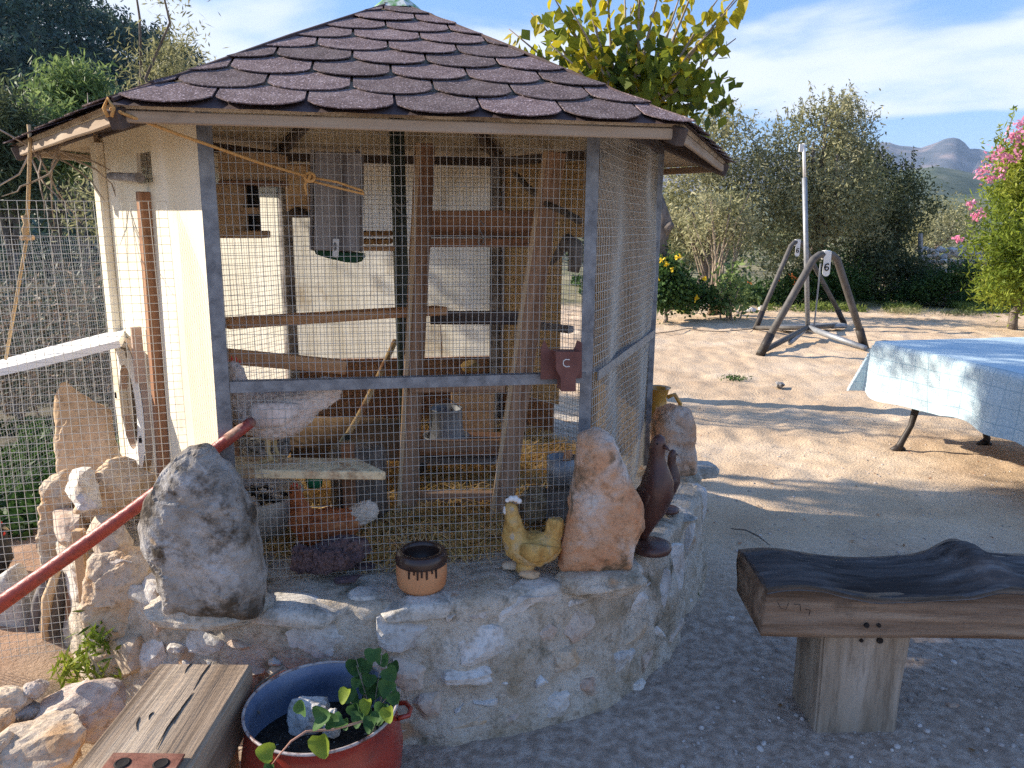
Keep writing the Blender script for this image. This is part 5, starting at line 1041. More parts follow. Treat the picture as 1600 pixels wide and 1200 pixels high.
mb = MB(); mb.tube([(-2.7, 5.2, 0), (-2.7, 5.2, 1.5)], .015, 7); mb.build('post', M['rust'], f2)
# red pole
A = P(392, 660, y=2.25); B = P(-40, 972, y=2.08); d = (B - A).normalized()
pole = thing('red_pole', 'red painted wooden pole leaning diagonally behind the grey standing stone', 'pole', A)
# behind the stone: the pole passes just behind its shoulder
mb = MB(); pts = [A + d * ((B - A).length * t) + Vector((0, 0, -.006 * math.sin(t * 3.1))) for t in np.linspace(0, 1, 12)]; mb.tube(pts, [.0168 + .0007 * i + .0008 * math.sin(i * 2.1) for i in range(12)], 14)
mb.build('shaft', M['red_pole'], pole, True)
mb = MB(); mb.tube([A - d * .012, A + d * .0, A + d * .085], [.010, .0165, .0182], 14); mb.build('worn_tip', mat('worn_pole_tip', [(0.18, 0.06, 0.045), (0.34, 0.17, 0.12), (0.42, 0.28, 0.2)], scale=24, bump=.5, rough=.7), pole, True)
# concrete block, driftwood root, stones
o = outline_rock('concrete_block', [(22, 884), (48, 930), (60, 985), (58, 1040), (52, 1082), (-60, 1095), (-70, 960), (-10, 905)], 2.62, .12, M['concrete'], noise=.002, seed=51, flatness=.12); single(o, 'pale concrete slab leaning behind the mesh at the left edge', 'slab')
rt = thing('driftwood_root', 'twisted grey and brown driftwood root standing behind the mesh by the stake', 'driftwood', P(90, 1050, y=2.5))
for i, (pts, rad, mt) in enumerate((([(78, 890), (62, 940), (52, 990), (60, 1040), (78, 1062)], .022, 'wood_grey'), ([(100, 888), (88, 930), (82, 975), (92, 1020), (104, 1055)], .038, 'bark'), ([(118, 905), (112, 950), (116, 1000), (110, 1050)], .022, 'wood_red'), ([(90, 890), (74, 935), (70, 985), (76, 1030)], .016, 'wood_tan'))):
    mb = MB(); mb.tube([P(u, v, y=2.55 - .02 * i) for u, v in pts], [rad * (.7 + .5 * abs(math.sin(k * 1.7 + i))) for k in range(len(pts))], 10); mb.build('root_limb', M[mt], rt, True)
def flatrock(px, y, th, mt, seed, lab, noise=.012, cat='rock', lean=0.0):
    o = outline_rock('rock', px, y, th, mt, noise=noise, seed=seed, flatness=.5, lean=lean); return single(o, lab, cat)
def gr(name, u0, v0, u1, v1, h, hh_, mt, seed, lab, rot=0, boxy=.5, dd=None, cat='rock'):
    c = P((u0 + u1) / 2, (v0 + v1) / 2, h=h); z = (c - CAM).length; w = (u1 - u0) / F * z * .86; d = dd or (v1 - v0) / F * z * 1.05
    o = rock(name, (c.x, c.y, h), w, d, hh_, mt, seed, None, (0, 0, rot), boxy=boxy, rough=.09, sub=4); return single(o, lab, cat)
gr('rock', 58, 1068, 190, 1160, .18, .16, STN[1], 111, 'large rough pinkish rock beside the timber with weeds behind it', rot=.3)
gr('rock', 5, 1120, 135, 1225, .20, .15, STN[3], 113, 'long pale rough rock lying in front of the pinkish rock', rot=.5)
gr('rock', -20, 1075, 48, 1115, .22, .09, M['stone_tan'], 115, 'smooth yellow tan stone at the left edge below the mesh', boxy=.1)
gr('rock', 40, 1058, 74, 1092, .24, .06, STN[1], 117, 'small rounded cream stone between the tan stone and the rough rock', boxy=.1)
gr('rock', -22, 1108, 18, 1150, .22, .08, M['stone_tan'], 119, 'round tan stone half out of the picture at the left edge', boxy=.1)
gr('rock', -20, 1145, 12, 1205, .24, .08, M['stone_tan'], 121, 'brown stone in the bottom left corner', boxy=.1)
gr('rock', 18, 1100, 72, 1150, .16, .10, M['stone_dark'], 123, 'dark bluish flat stone between the tan stones and the long pale rock')
gr('rock', 8, 728, 62, 756, -.04, .14, STN[0], 125, 'pale rock on the soil beyond the fence in the green weeds', dd=.2)
gr('rock', 62, 728, 92, 748, .0, .09, STN[1], 127, 'small reddish rock by the tan slab beyond the fence', dd=.15)
# chopped timbers
tm = thing('timber_seat', 'heavy weathered square timber with a rusty two-hole plate in the left foreground', 'timber', (-.88, 1.7, 0))
TH = .35; a = P(258, 1034, h=TH); b = P(385, 1038, h=TH); c = P(110, 1200, h=TH); d = P(300, 1200, h=TH)
mid0 = (a + b) / 2; mid1 = (c + d) / 2; dr = (mid1 - mid0).normalized(); wid = (b - a).length
mb0 = mid0 - Vector((0, 0, .085)); ext = mid1 + dr * .32 - Vector((0, 0, .085))
sl_ = board('timber', mb0, ext, .268, .17, M['wood_sleeper'], tm, bevel=.008, rough=.004)
board('lower_timber', mb0 - Vector((.03, .06, .17)), ext - Vector((.06, 0, .17)), .27, .17, M['wood_tan'], tm, bevel=.008, rough=.004)
# plate let into the top
q = P(222, 1199, h=TH); ax = Vector((dr.y, -dr.x, 0)) * -1
pt_ = MB(); u_ = Vector((0, 0, 1)); cc = Vector((q.x, q.y, TH + .0065)); pt_.bar(cc - ax * .085, cc + ax * .085, .075, .006); pt_ = pt_.build('rust_plate', M['rust'], tm, bevel=.001)
for sg in (-1, 1):
    mb = MB(); mb.lathe([(0, .0), (.013, .001), (.015, .002), (.019, .0)], cc + ax * .045 * sg + Vector((0, 0, .0042)), 18); mb.build('bolt_hole', M['black'], pt_)
# long cracks cut in the timber
for (u0, v0, u1, v1) in ((302, 1034, 288, 1052), (332, 1033, 302, 1078), (302, 1082, 270, 1130), (280, 1110, 244, 1170), (218, 1120, 214, 1142), (240, 1112, 232, 1124)):
    mb = MB(); A_, B_ = P(u0, v0, h=TH + .0015), P(u1, v1, h=TH + .0015); s_ = (B_ - A_).cross(Vector((0, 0, 1))).normalized()
    mm = A_.lerp(B_, .5) + s_ * .004; mb.tube([A_, A_.lerp(mm, .5), mm, B_], [.0006, .0022, .002, .0005], 4); mb.build('crack', M['black'], tm)
# enamel pot
PC = P(503, 1100, h=.30); PC = Vector((PC.x, PC.y, 0)); pr = .205
pot = thing('enamel_pot', 'big chipped red enamel pot, blue inside, planted with a trailing plant', 'pot', PC)
mb = MB(); mb.lathe([(0, .0), (.15, .0), (.19, .03), (.212, .10), (.218, .17), (.208, .23), (.196, .262), (.198, .285), (.2045, .300)], PC, 64); mb.build('outer_wall', M['enamel_red'], pot, True)
mb = MB(); mb.lathe([(.2015, .2995), (.193, .28), (.192, .262), (.205, .22), (.210, .17), (.2, .12), (.0, .118)], PC, 64); mb.build('inner_wall', M['enamel_blue'], pot, True)
mb = MB(); mb.lathe([(.205 + .0042 * math.cos(t_), .300 + .0042 * math.sin(t_)) for t_ in np.linspace(0, 2 * math.pi, 10)[:-1]], PC, 64, close=True); mb.build('rim', M['rim'], pot, True)
mb = MB()
mb.lathe([(.208, .165), (.1, .172), (0, .175)], PC, 40); mb.build('soil', M['soil'], pot, True)
for a in (165, 15):
    aa = R(a); o_ = PC + Vector((math.cos(aa) * .212, math.sin(aa) * .212, .245)); t_ = Vector((-math.sin(aa), math.cos(aa), 0)); n_ = Vector((math.cos(aa), math.sin(aa), 0))
    mb = MB(); mb.tube([o_ + t_ * .035 - n_ * .01, o_ + t_ * .03 + n_ * .02, o_ + n_ * .03, o_ - t_ * .03 + n_ * .02, o_ - t_ * .035 - n_ * .01], .007, 8); mb.build('lug', M['enamel_red'], pot, True)
aa = R(158); o_ = PC + Vector((math.cos(aa) * .212, math.sin(aa) * .212, .27)); mb = MB(); mb.tube([o_ + Vector((.01, -.04, -.03)), o_ + Vector((-.014, -.03, .0)), o_ + Vector((-.01, 0, .03)), o_ + Vector((.02, .03, .04)), o_ + Vector((.05, .07, .045))], .0028, 6); mb.build('bail_wire', M['wire_rust'], pot)
q = P(482, 1112, h=.22); o = rock('pot_rock', (q.x, q.y, .215), .13, .10, .13, STN[2], 131, None, (0, .1, .3), boxy=.5, sub=4); tag(o, 'grey rock sitting on the soil inside the red pot', 'rock')
q = P(518, 1122, h=.24); o = rock('pot_rock', (q.x, q.y, .225), .06, .05, .09, STN[0], 133, None, (0, .1, .3), sub=4); tag(o, 'small sunlit white stone beside the grey rock in the pot', 'rock')
# trailing plant with round soft leaves
pp = thing('pot_plant', 'trailing plant with round soft leaves growing over the pot rim', 'plant', (PC.x + .1, PC.y + .03, .2))
def leaf_mesh(nm, w, l, cup, heart=True):
    mb = MB(); n = 12; out = []
    for i in range(n):
        a = 2 * math.pi * i / n; r_ = 1 + (.12 * math.cos(a) if heart else 0); x = l * (.5 + .5 * math.cos(a) * r_); y = w / 2 * math.sin(a) * (1.05 - .25 * math.cos(a)); 
        if heart and abs(a - math.pi) < .3: x += l * .12
        out.append((x, y, cup * (y * y) * 14 - cup * .5 * x * x * 8))
    mb.v = [(l * .5, 0, -cup * .35 * l)] + out; mb.f = [(0, 1 + i, 1 + (i + 1) % n) for i in range(n)]
    me = bpy.data.meshes.new(nm); me.from_pydata(mb.v, [], mb.f); me.polygons.foreach_set('use_smooth', [True] * len(me.polygons)); return me
PLM = [leaf_mesh('round_leaf', .05, .048, 1.1), leaf_mesh('round_leaf', .042, .042, .7), leaf_mesh('round_leaf', .034, .036, 1.4)]
for me in PLM: me.materials.append(M['pot_leaf'])
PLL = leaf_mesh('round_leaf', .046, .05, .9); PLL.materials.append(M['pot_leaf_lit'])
def put_leaf(me, loc, dirv, nrm, s, parent):
    o = bpy.data.objects.new('leaf', me); COL.objects.link(o); o.parent = parent; o.location = Vector(loc) - parent_org(parent)
    x = Vector(dirv).normalized(); z = (Vector(nrm) - x * Vector(nrm).dot(x)).normalized(); y = z.cross(x)
    o.rotation_euler = Matrix(((x.x, y.x, z.x), (x.y, y.y, z.y), (x.z, y.z, z.z))).to_euler(); o.scale = (s, s, s); return o
rr = random.Random(12)
crown = [(597, 1010), (570, 1018), (557, 1030), (580, 1040), (603, 1030), (560, 1048), (590, 1058), (546, 1060), (575, 1070), (608, 1050), (612, 1070), (560, 1078), (600, 1085), (585, 1000), (548, 1088), (570, 1095), (590, 1100), (612, 1022), (555, 1015), (578, 1052), (566, 1035), (594, 1044), (606, 1062), (550, 1072)]
root_ = Vector((PC.x + .13, PC.y + .05, .18))
for i, (u, v) in enumerate(crown):
    p = P(u, v + 10, y=PC.y + .10 + rr.uniform(-.06, .05) + (.05 if v < 1040 else -.03)); d = Vector((rr.uniform(-.5, .5), -.5, rr.uniform(-.9, -.2))); put_leaf(PLM[i % 3], p, d, Vector((rr.uniform(-.4, .2), -.8, .7)), rr.uniform(.8, 1.15), pp)
    if i % 2 == 0: mb = MB(); mb.tube([root_ + Vector((rr.uniform(-.02, .02), rr.uniform(-.02, .02), 0)), root_.lerp(p, .6) + Vector((0, 0, .02)), p], [.002, .0018, .001], 5); mb.build('stem', M['green_stem'] if 'green_stem' in M else M['twig'], pp)
for i, (u, v, dx) in enumerate(((545, 1072, 0), (575, 1088, 0), (538, 1120, 1), (566, 1110, 0), (592, 1108, 1), (605, 1100, 0), (585, 1118, 0))):
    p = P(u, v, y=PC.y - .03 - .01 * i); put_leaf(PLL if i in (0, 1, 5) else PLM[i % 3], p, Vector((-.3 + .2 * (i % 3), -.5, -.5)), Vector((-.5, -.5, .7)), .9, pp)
stem = [P(575, 1125, y=PC.y - .08), P(520, 1140, y=PC.y - .16), P(478, 1143, y=PC.y - .205), P(455, 1158, y=PC.y - .235), P(436, 1180, y=PC.y - .24), P(424, 1196, y=PC.y - .235)]
mb = MB(); mb.tube(stem, [.003, .003, .0028, .0025, .002, .0015], 7); mb.build('trailing_stem', mat('pinkish_stem', [(0.42, 0.2, 0.14), (0.5, 0.3, 0.2)], bump=0), pp, True)
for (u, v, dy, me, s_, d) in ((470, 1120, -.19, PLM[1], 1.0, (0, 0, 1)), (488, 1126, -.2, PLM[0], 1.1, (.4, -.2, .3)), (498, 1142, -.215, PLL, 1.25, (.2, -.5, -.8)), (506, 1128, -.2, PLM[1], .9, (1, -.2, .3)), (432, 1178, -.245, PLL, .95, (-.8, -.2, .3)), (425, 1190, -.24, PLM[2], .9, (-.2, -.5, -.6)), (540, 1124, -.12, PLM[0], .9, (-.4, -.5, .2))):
    put_leaf(me, P(u, v, y=PC.y + dy), d, (-.4, -.7, .6), s_, pp)

# ------------------------------------------------------------------ right foreground: bench of an old beam on blocks
bench = thing('log_bench', 'rustic bench made of a worn dark topped beam on square wooden blocks', 'bench', (1.2, 2.3, 0))
def bench_beam():
    X0, X1, YF, YB, ZB = .775, 2.35, 2.135, 2.44, .366
    nx, n = 220, 26
    top_z = lambda x, y: .520 + .020 * math.exp(-((x - .87) / .12) ** 2) - .018 * math.exp(-((x - 1.2) / .18) ** 2) + .060 * math.exp(-((x - 1.50) / .08) ** 2) * (.25 + .75 * min(1, max(0, (y - 2.15) / .12))) + .012 * mnoise.noise(Vector((x * 4, y * 6, 2)))
    def mk(kind):
        V = []; Fc = []
        for i in range(nx + 1):
            x = X0 + (X1 - X0) * i / nx
            if kind == 'side':
                ring_ = []
                for k in range(9): ring_.append((YF, ZB + (top_z(x, YF) - .012 - ZB) * k / 8))
                ring_.append((YB, top_z(x, YB) - .012)); 
                for k in range(1, 9): ring_.append((YB, ZB + (top_z(x, YB) - .012 - ZB) * (8 - k) / 8))
            else:
                ring_ = [(YF + .0, top_z(x, YF) - .02)]
                for k in range(41):
                    y = YF - .004 + (YB - YF + .008) * k / 40; e = min(k, 40 - k) / 40; ring_.append((y, top_z(x, y) - .018 * max(0, 1 - e * 5)))
                ring_.append((YB, top_z(x, YB) - .02))
            for (y, z) in ring_:
                q = Vector((x * 1.6, y * 5, z * 7)); yy_ = y + .010 * mnoise.noise(q * 1.2) + .004 * mnoise.noise(Vector((x * 3, y * 30, z * 40))); zz_ = z + .006 * mnoise.noise(q * 1.7 + Vector((5, 5, 5))) + ((.007 * (.5 - abs(mnoise.noise(Vector((x * 3, y * 26, 1)))) * 2) + .006 * mnoise.noise(Vector((x * 14, y * 50, 4)))) if kind == 'top' else 0)
                xx = x + (.012 * mnoise.noise(Vector((y * 9, z * 9, 3))) if i in (0, nx) else 0); V.append((xx, yy_, zz_))
        m = len(V) // (nx + 1); rng = m if kind == 'side' else m - 1
        for i in range(nx):
            for k in range(rng): a = i * m + k; b = i * m + (k + 1) % m; Fc.append((a, b, b + m, a + m))
        Fc.append(tuple(range(m))); Fc.append(tuple(reversed(range(nx * m, nx * m + m)))); mb = MB(); mb.v = V; mb.f = Fc; return mb
    bm_ = mk('side').build('beam', M['bench_wood'], bench, True)
    tp = mk('top').build('worn_top', M['bench_top'], bench, True)
    for (u, v, r_) in ((1355, 978, .0075), (1374, 978, .006)):
        mb = MB(); q = P(u, v, y=2.129); mb.tube([q, q + Vector((0, .01, 0))], r_, 12); mb.build('bolt_hole', M['black'], bm_)
bench_beam()
# carved initials scratched in the beam
mb = MB()
for pts in (((1215, 940), (1219, 950), (1228, 952), (1232, 942)), ((1240, 944), (1250, 944), (1251, 954)), ((1258, 952), (1266, 953), (1264, 962))):
    mb.tube([P(u, v, y=2.127) for u, v in pts], .0012, 4)
mb.build('carved_marks', M['black'], bench)
def bench_leg(x0, x1):
    yf, yb = 2.19, 2.40; bm = bmesh.new(); bmesh.ops.create_cube(bm, size=1.0); bmesh.ops.bevel(bm, geom=list(bm.edges), offset=.03, segments=2, affect='EDGES'); bmesh.ops.subdivide_edges(bm, edges=list(bm.edges), cuts=4, use_grid_fill=True)
    for v in bm.verts:
        t = v.co.z + .5; x = (x0 + x1) / 2 + v.co.x * (x1 - x0) * (.93 + .07 * t); y = (yf + yb) / 2 + v.co.y * (yb - yf); z = -.02 + t * .40
        q = Vector((x * 5, y * 5, z * 3)); v.co = Vector((x + .006 * mnoise.noise(q), y + .01 * mnoise.noise(q + Vector((7, 0, 0))) + .006 * mnoise.noise(Vector((x * 22, 0, z * 3))), z))
    me = bpy.data.meshes.new('leg'); bm.to_mesh(me); bm.free(); me.materials.append(M['leg_wood']); o = bpy.data.objects.new('leg', me); COL.objects.link(o); o.parent = bench; o.location = -Vector(bench.location)
    return o
M['leg_wood'] = mat('bench_block_wood', [(0.20, 0.155, 0.11), (0.34, 0.28, 0.215), (0.45, 0.395, 0.33)], scale=8, detail=9, stretch=(1, 1, .12), bump=.8, bscale=26, bdist=.01, grime=(.13, .1, .08), gscale=4, glo=.56, ghi=.7)
x0 = P(1286, 1060, y=2.15).x; x1 = P(1428, 1060, y=2.15).x; lg = bench_leg(x0, x1); bench_leg(x0 + .95, x1 + .95)
for (u, v, r_) in ((1346, 1001, .006), (1375, 1001, .010)):
    mb = MB(); q = P(u, v, y=2.187); mb.tube([q + Vector((0, -.002, 0)), q + Vector((0, .01, 0))], r_, 12); mb.build('bolt_hole', M['black'], lg)

# ------------------------------------------------------------------ table with cloth
T0 = Vector((2.70, 5.66, 0)); T1 = Vector((3.02, 4.30, 0)); dl = (T1 - T0).normalized(); dp = Vector((-dl.y, dl.x, 0)); dp = dp if dp.x > 0 else -dp
TL, TW, THt = 2.0, 1.35, .75
table = thing('garden_table', 'garden table with curved cast iron legs under a checked cloth', 'table', T0 + dl * TL / 2 + dp * TW / 2)
mb = MB(); a = T0 + dp * .03 + dl * .03; pts = [a, a + dl * (TL - .06), a + dl * (TL - .06) + dp * (TW - .06), a + dp * (TW - .06)]
up_ = [p + Vector((0, 0, THt - .006)) for p in pts]; lo = [p + Vector((0, 0, THt - .035)) for p in pts]; mb.add(up_ + lo, [(0, 1, 2, 3), (7, 6, 5, 4)] + [(i, 4 + i, 4 + (i + 1) % 4, (i + 1) % 4) for i in range(4)]); mb.build('table_top', M['wood_tan'], table)
def iron_leg(foot, top, bow):
    mb = MB(); f_ = Vector(foot); t_ = Vector(top); m1 = f_.lerp(t_, .38) + Vector(bow); mb.tube([f_ + Vector((0, 0, .0)), f_ + Vector((.015, 0, .05)), f_.lerp(m1, .6) + Vector((.02, 0, .01)), m1, m1 + Vector((.02, 0, .12)), m1 + Vector((.0, 0, .24)), t_ + Vector((-.12, 0, 0))], [.036, .024, .020, .026, .018, .020, .02], 9); mb.tube([m1, m1 + Vector((.07, .01, .10)), m1 + Vector((.17, .03, .15)), t_ + Vector((.1, .02, 0))], [.022, .016, .015, .014], 8)
    mb.tube([m1 + Vector((.0, 0, .08)), m1 + Vector((.06, 0, .13)), m1 + Vector((.10, 0, .22))], [.008, .008, .006], 6); mb.tube([f_ + Vector((-.05, -.01, .0)), f_ + Vector((.0, 0, .02)), f_ + Vector((.05, .01, .0))], [.02, .03, .02], 7); mb.build('leg', M['cast_iron'], table, True)
for s_ in (.32, 1.55):
    p = T0 + dl * s_; iron_leg(p + dp * .03, p + dp * .22 + Vector((0, 0, THt - .04)), (.03, 0, .02)); iron_leg(p + dp * .78 + Vector((0, 0, 0)), p + dp * .62 + Vector((0, 0, THt - .04)), (-.04, 0, .02))
def cloth_material():
    m = mat('checked_tablecloth', [(0.41, 0.52, 0.565), (0.55, 0.655, 0.69)], scale=60, detail=3, bump=.2, bscale=200, rough=.85)
    nt = m.node_tree; N = nt.nodes; L = nt.links; b = [n for n in N if n.type == 'BSDF_PRINCIPLED'][0]; src = b.inputs['Base Color'].links[0].from_socket
    uv = N.new('ShaderNodeUVMap'); uv.uv_map = 'UVMap'; 
    def chk(scale, mortar, off):
        br = N.new('ShaderNodeTexBrick'); br.offset = off; br.inputs['Scale'].default_value = scale; br.inputs['Mortar Size'].default_value = mortar; br.inputs['Brick Width'].default_value = .5; br.inputs['Row Height'].default_value = .5; br.inputs['Mortar Smooth'].default_value = .1
        br.inputs['Color1'].default_value = (1, 1, 1, 1); br.inputs['Color2'].default_value = (1, 1, 1, 1); br.inputs['Mortar'].default_value = (0, 0, 0, 1); L.new(uv.outputs[0], br.inputs['Vector']); return br.outputs['Fac']
    def mixc(c, col, f, k=1.0):
        x = N.new('ShaderNodeMix'); x.data_type = 'RGBA'; mm = N.new('ShaderNodeMath'); mm.operation = 'MULTIPLY'; mm.inputs[1].default_value = k; L.new(f, mm.inputs[0]); L.new(mm.outputs[0], x.inputs[0]); L.new(c, x.inputs[6]); x.inputs[7].default_value = (*col, 1); return x.outputs[2]
    c = mixc(src, (.10, .24, .34), chk(4.6, .012, 0), .5); c = mixc(c, (.20, .38, .46), chk(13.8, .02, 0), .28)
    nz = N.new('ShaderNodeTexVoronoi'); nz.inputs['Scale'].default_value = 34; L.new(uv.outputs[0], nz.inputs['Vector']); r_ = ramp(N, [(.16, (1, 1, 1)), (.24, (0, 0, 0))]); L.new(nz.outputs['Distance'], r_.inputs[0]); c = mixc(c, (.24, .42, .48), r_.outputs[0], .3)
    L.new(c, b.inputs['Base Color']); return m
def tablecloth():
    drop = .40; n1, n2, nd = 60, 40, 12
    us = [-drop + drop * i / nd for i in range(nd)] + [TL * i / n1 for i in range(n1 + 1)] + [TL + drop * (i + 1) / nd for i in range(nd)]
    ws = [-drop + drop * i / nd for i in range(nd)] + [TW * i / n2 for i in range(n2 + 1)] + [TW + drop * (i + 1) / nd for i in range(nd)]
    V = []; UV = []
    for w in ws:
        for u in us:
            cu, cw = min(max(u, 0), TL), min(max(w, 0), TW); eu, ew = u - cu, w - cw; z = THt - .0
            hang = math.hypot(eu, ew); ox = oy = 0
            if hang > 0:
                dn = max(abs(eu), abs(ew)); z -= dn * (1 if min(abs(eu), abs(ew)) < 1e-6 else .96) * (1 + .05 * math.sin((cu + cw) * 5.1) + .03 * math.sin((cu + cw) * 13))
                fold = min(abs(eu), abs(ew)); s_ = cu + cw; wv = .040 * math.sin(s_ * 6 + 1.5 * math.sin(s_ * 2.3)) * (dn / drop) + .018 * math.sin(s_ * 17 + 1) * (dn / drop)
                nu = (1 if eu > 0 else -1 if eu < 0 else 0); nw = (1 if ew > 0 else -1 if ew < 0 else 0)
                if abs(eu) > abs(ew): ox = nu * (.012 + wv + fold * .10 + .005 * mnoise.noise(Vector((cu * 9, cw * 9, dn * 7)))); oy = nw * fold * .42
                else: oy = nw * (.012 + wv + fold * .10 + .010 * mnoise.noise(Vector((cu * 7, cw * 7, dn * 6)))); ox = nu * fold * .42
            else: z += .003 * mnoise.noise(Vector((u * 5, w * 5, 0)))
            p = T0 + dl * (cu + ox) + dp * (cw + oy); V.append((p.x, p.y, z + .002)); UV.append((u, w))
    nx = len(us); i = np.arange(nx - 1); j = np.arange(len(ws) - 1); I, J = np.meshgrid(i, j); a = (J * nx + I).ravel(); Fq = np.stack([a, a + 1, a + nx + 1, a + nx], -1)
    o = npmesh('tablecloth', np.array(V), Fq, cloth_material(), None, True, org=(T0.x, T0.y, THt)); me = o.data; uv = me.uv_layers.new(name='UVMap'); UVa = np.array(UV, np.float32); li = np.empty(len(me.loops), np.int32); me.loops.foreach_get('vertex_index', li); uv.data.foreach_set('uv', UVa[li].ravel())
    tag(o, 'pale blue green checked cloth draped over the garden table', 'tablecloth')
tablecloth()

# ------------------------------------------------------------------ grey tube frames with the mast
fr = thing('tube_frame', 'grey tubular play frame of two hoops and a tall mast on the sand', 'play frame', P(1262, 510, h=.12))
G = lambda u, v, h=.03: P(u, v, h=h)
def hoop(f1, f2, tl, tr, y, r_):
    a, b = G(*f1), G(*f2); c, d = P(*tl, y=(a.y * .6 + b.y * .4)), P(*tr, y=(a.y * .4 + b.y * .6)); m = (c + d) / 2
    pts = [a, a.lerp(c, .5), c - (c - a).normalized() * .06 + Vector((0, 0, -.0)), c + (m - c) * .35, m + Vector((0, 0, .012)), d + (m - d) * .35, d - (d - b).normalized() * .06, b.lerp(d, .5), b]
    mb = MB(); mb.tube(pts, r_, 12); h_ = mb.build('hoop', M['grey_tube'], fr, True)
    for q, w in ((a, c), (b, d)):
        mb = MB(); mb.tube([q - Vector((0, 0, .03)), q + (w - q).normalized() * .28], r_ * 1.18, 12); mb.build('foot_sleeve', M['cast_iron'], h_, True)
    return m
m1 = hoop((1187, 553), (1352, 543), (1275, 398), (1306, 399), 9.6, .045)
m2 = hoop((1180, 513), (1320, 505), (1238, 379), (1253, 379), 11.6, .036)
hub = P(1262, 512, h=.16)
for i, (u, v) in enumerate(((1187, 551), (1352, 544), (1182, 512), (1318, 507), (1234, 536))):
    mb = MB(); e = G(u, v, .05); mb.tube([hub, e], [.042, .036] if i < 2 else [.03, .03], 10); mb.build('base_arm', M['galv_dull'] if i in (1, 4) else M['grey_tube'], fr, True)
top_ = P(1256, 224, y=hub.y); mb = MB(); mb.tube([hub, hub.lerp(top_, .82)], .033, 12); mb.build('mast', M['galv_dull'], fr, True); mb = MB(); mb.tube([hub.lerp(top_, .82), top_], [.022, .02], 10); mp_ = mb.build('mast_tip', M['plate_white'], fr, True)
mb = MB(); q = P(1252, 230, y=hub.y - .03); mb.bar(q + Vector((0, 0, .04)), q - Vector((0, 0, .06)), .055, .03, up=(0, 1, 0)); mb.build('cap', M['plate_white'], fr)
mb = MB(); mb.tube([hub + Vector((.09, 0, 0)), hub + Vector((.1, 0, .9))], .012, 8); mb.build('side_rod', M['galv_dull'], fr)
sb = MB(); q = P(1290, 508, h=.09); sb.bar(P(1215, 512, h=.07), P(1318, 508, h=.07), .22, .06); sb.build('board', M['galv_dull'], fr, bevel=.02)
def number_tag(m, r_, k):
    t = thing('number_tag', ('larger white hook tag with a black 6 on the front hoop' if k == 0 else 'smaller white hook tag with a black 6 on the rear hoop'), 'tag', m)
    w, hh_ = .10 * (.9 if k == 0 else .7), .30 * (.86 if k == 0 else .7); y = m.y - r_ - .012
    mb = MB(); n = 10; pts = [(-w / 2, .05), (w / 2, .05)] + [(w / 2 * math.cos(a), -hh_ + w / 2 + w / 2 * math.sin(a)) for a in np.linspace(0, -math.pi, n)]
    vs = [Vector((m.x + x, y, m.z + z)) for x, z in pts] + [Vector((m.x + x, y + .006, m.z + z)) for x, z in pts]; q = len(pts); mb.add(vs, [tuple(range(q)), tuple(reversed(range(q, 2 * q)))] + [(i, (i + 1) % q, q + (i + 1) % q, q + i) for i in range(q)]); pl_ = mb.build('plate', M['plate_white'], t)
    mb = MB(); mb.tube([(m.x - w / 2, m.y, m.z), (m.x + w / 2, m.y, m.z)], r_ + .012, 14); mb.build('hook', M['plate_white'], t, True)
    cz = m.z - hh_ * .58; s_ = w * .30; mb = MB(); pts = [(s_ * .9, s_ * 1.35), (s_ * .2, s_ * 1.75), (-s_ * .7, s_ * 1.2), (-s_ * .95, 0), (-s_ * .6, -s_ * 1.1), (s_ * .2, -s_ * 1.3), (s_ * .85, -s_ * .7), (s_ * .7, s_ * .1), (0, s_ * .35), (-s_ * .75, -s_ * .05)]
    mb.tube([(m.x + x, y - .004, cz + z) for x, z in pts], w * .09, 6); mb.build('digit_six', M['black'], pl_)
number_tag(m1, .045, 0); number_tag(m2, .036, 1)
o = thing('dry_stick', 'long thin cable lying across the sand from the coop to the tube frame', 'cable', P(1100, 520, h=.02)); mb = MB(); mb.tube([P(u, v, h=.022) for u, v in ((1015, 522), (1050, 518), (1075, 513), (1100, 517), (1130, 518), (1175, 514), (1240, 518), (1310, 524))], .006, 7); mb.build('cable', M['cast_iron'], o, True)
o = thing('twig_on_ground', 'thin dark twig on the shaded gravel by the wall', 'twig', P(1165, 835, h=.01)); mb = MB(); mb.tube([P(u, v, h=.012) for u, v in ((1142, 826), (1165, 828), (1185, 838), (1203, 852))], [.003, .004, .004, .002], 6); mb.build('twig', M['bark'], o, True)
for (u, v, nm, c, lab) in ((1148, 590, 'weed_leaf', 'green', 'small green weed clump on the dappled sand'),):
    pass
# hen outside
b = P(12, 880, y=2.95); hen('black hen with a red comb pecking the soil at the left edge', (b.x - .115, 2.95, .10), -.15, .95, M['hen_black'], M['hen_black'], crouch=True)
def litter():
    rng = np.random.default_rng(17); n = 90; y = rng.uniform(1.9, 7, n); x = y * rng.uniform(-.1, .75, n); k = np.hypot(x - CX, y - CY) > 1.5; x, y = x[k], y[k]; z = ground_z(x, y) + .008; Q = leaf_quads(np.stack([x, y, z], -1), .035, .018, rng); Q[:, :, 2] = z[:, None] + (Q[:, :, 2] - z[:, None]) * .25
    tag(npmesh('leaf_litter', Q.reshape(-1, 3), np.arange(len(Q) * 4).reshape(-1, 4), M['litter'], None), 'small dry fallen leaves on the gravel and sand', kind='stuff')
M['litter'] = leafmat('fallen_leaves', [(0.16, 0.06, 0.03), (0.30, 0.16, 0.07)], trans=.1, scale=9)
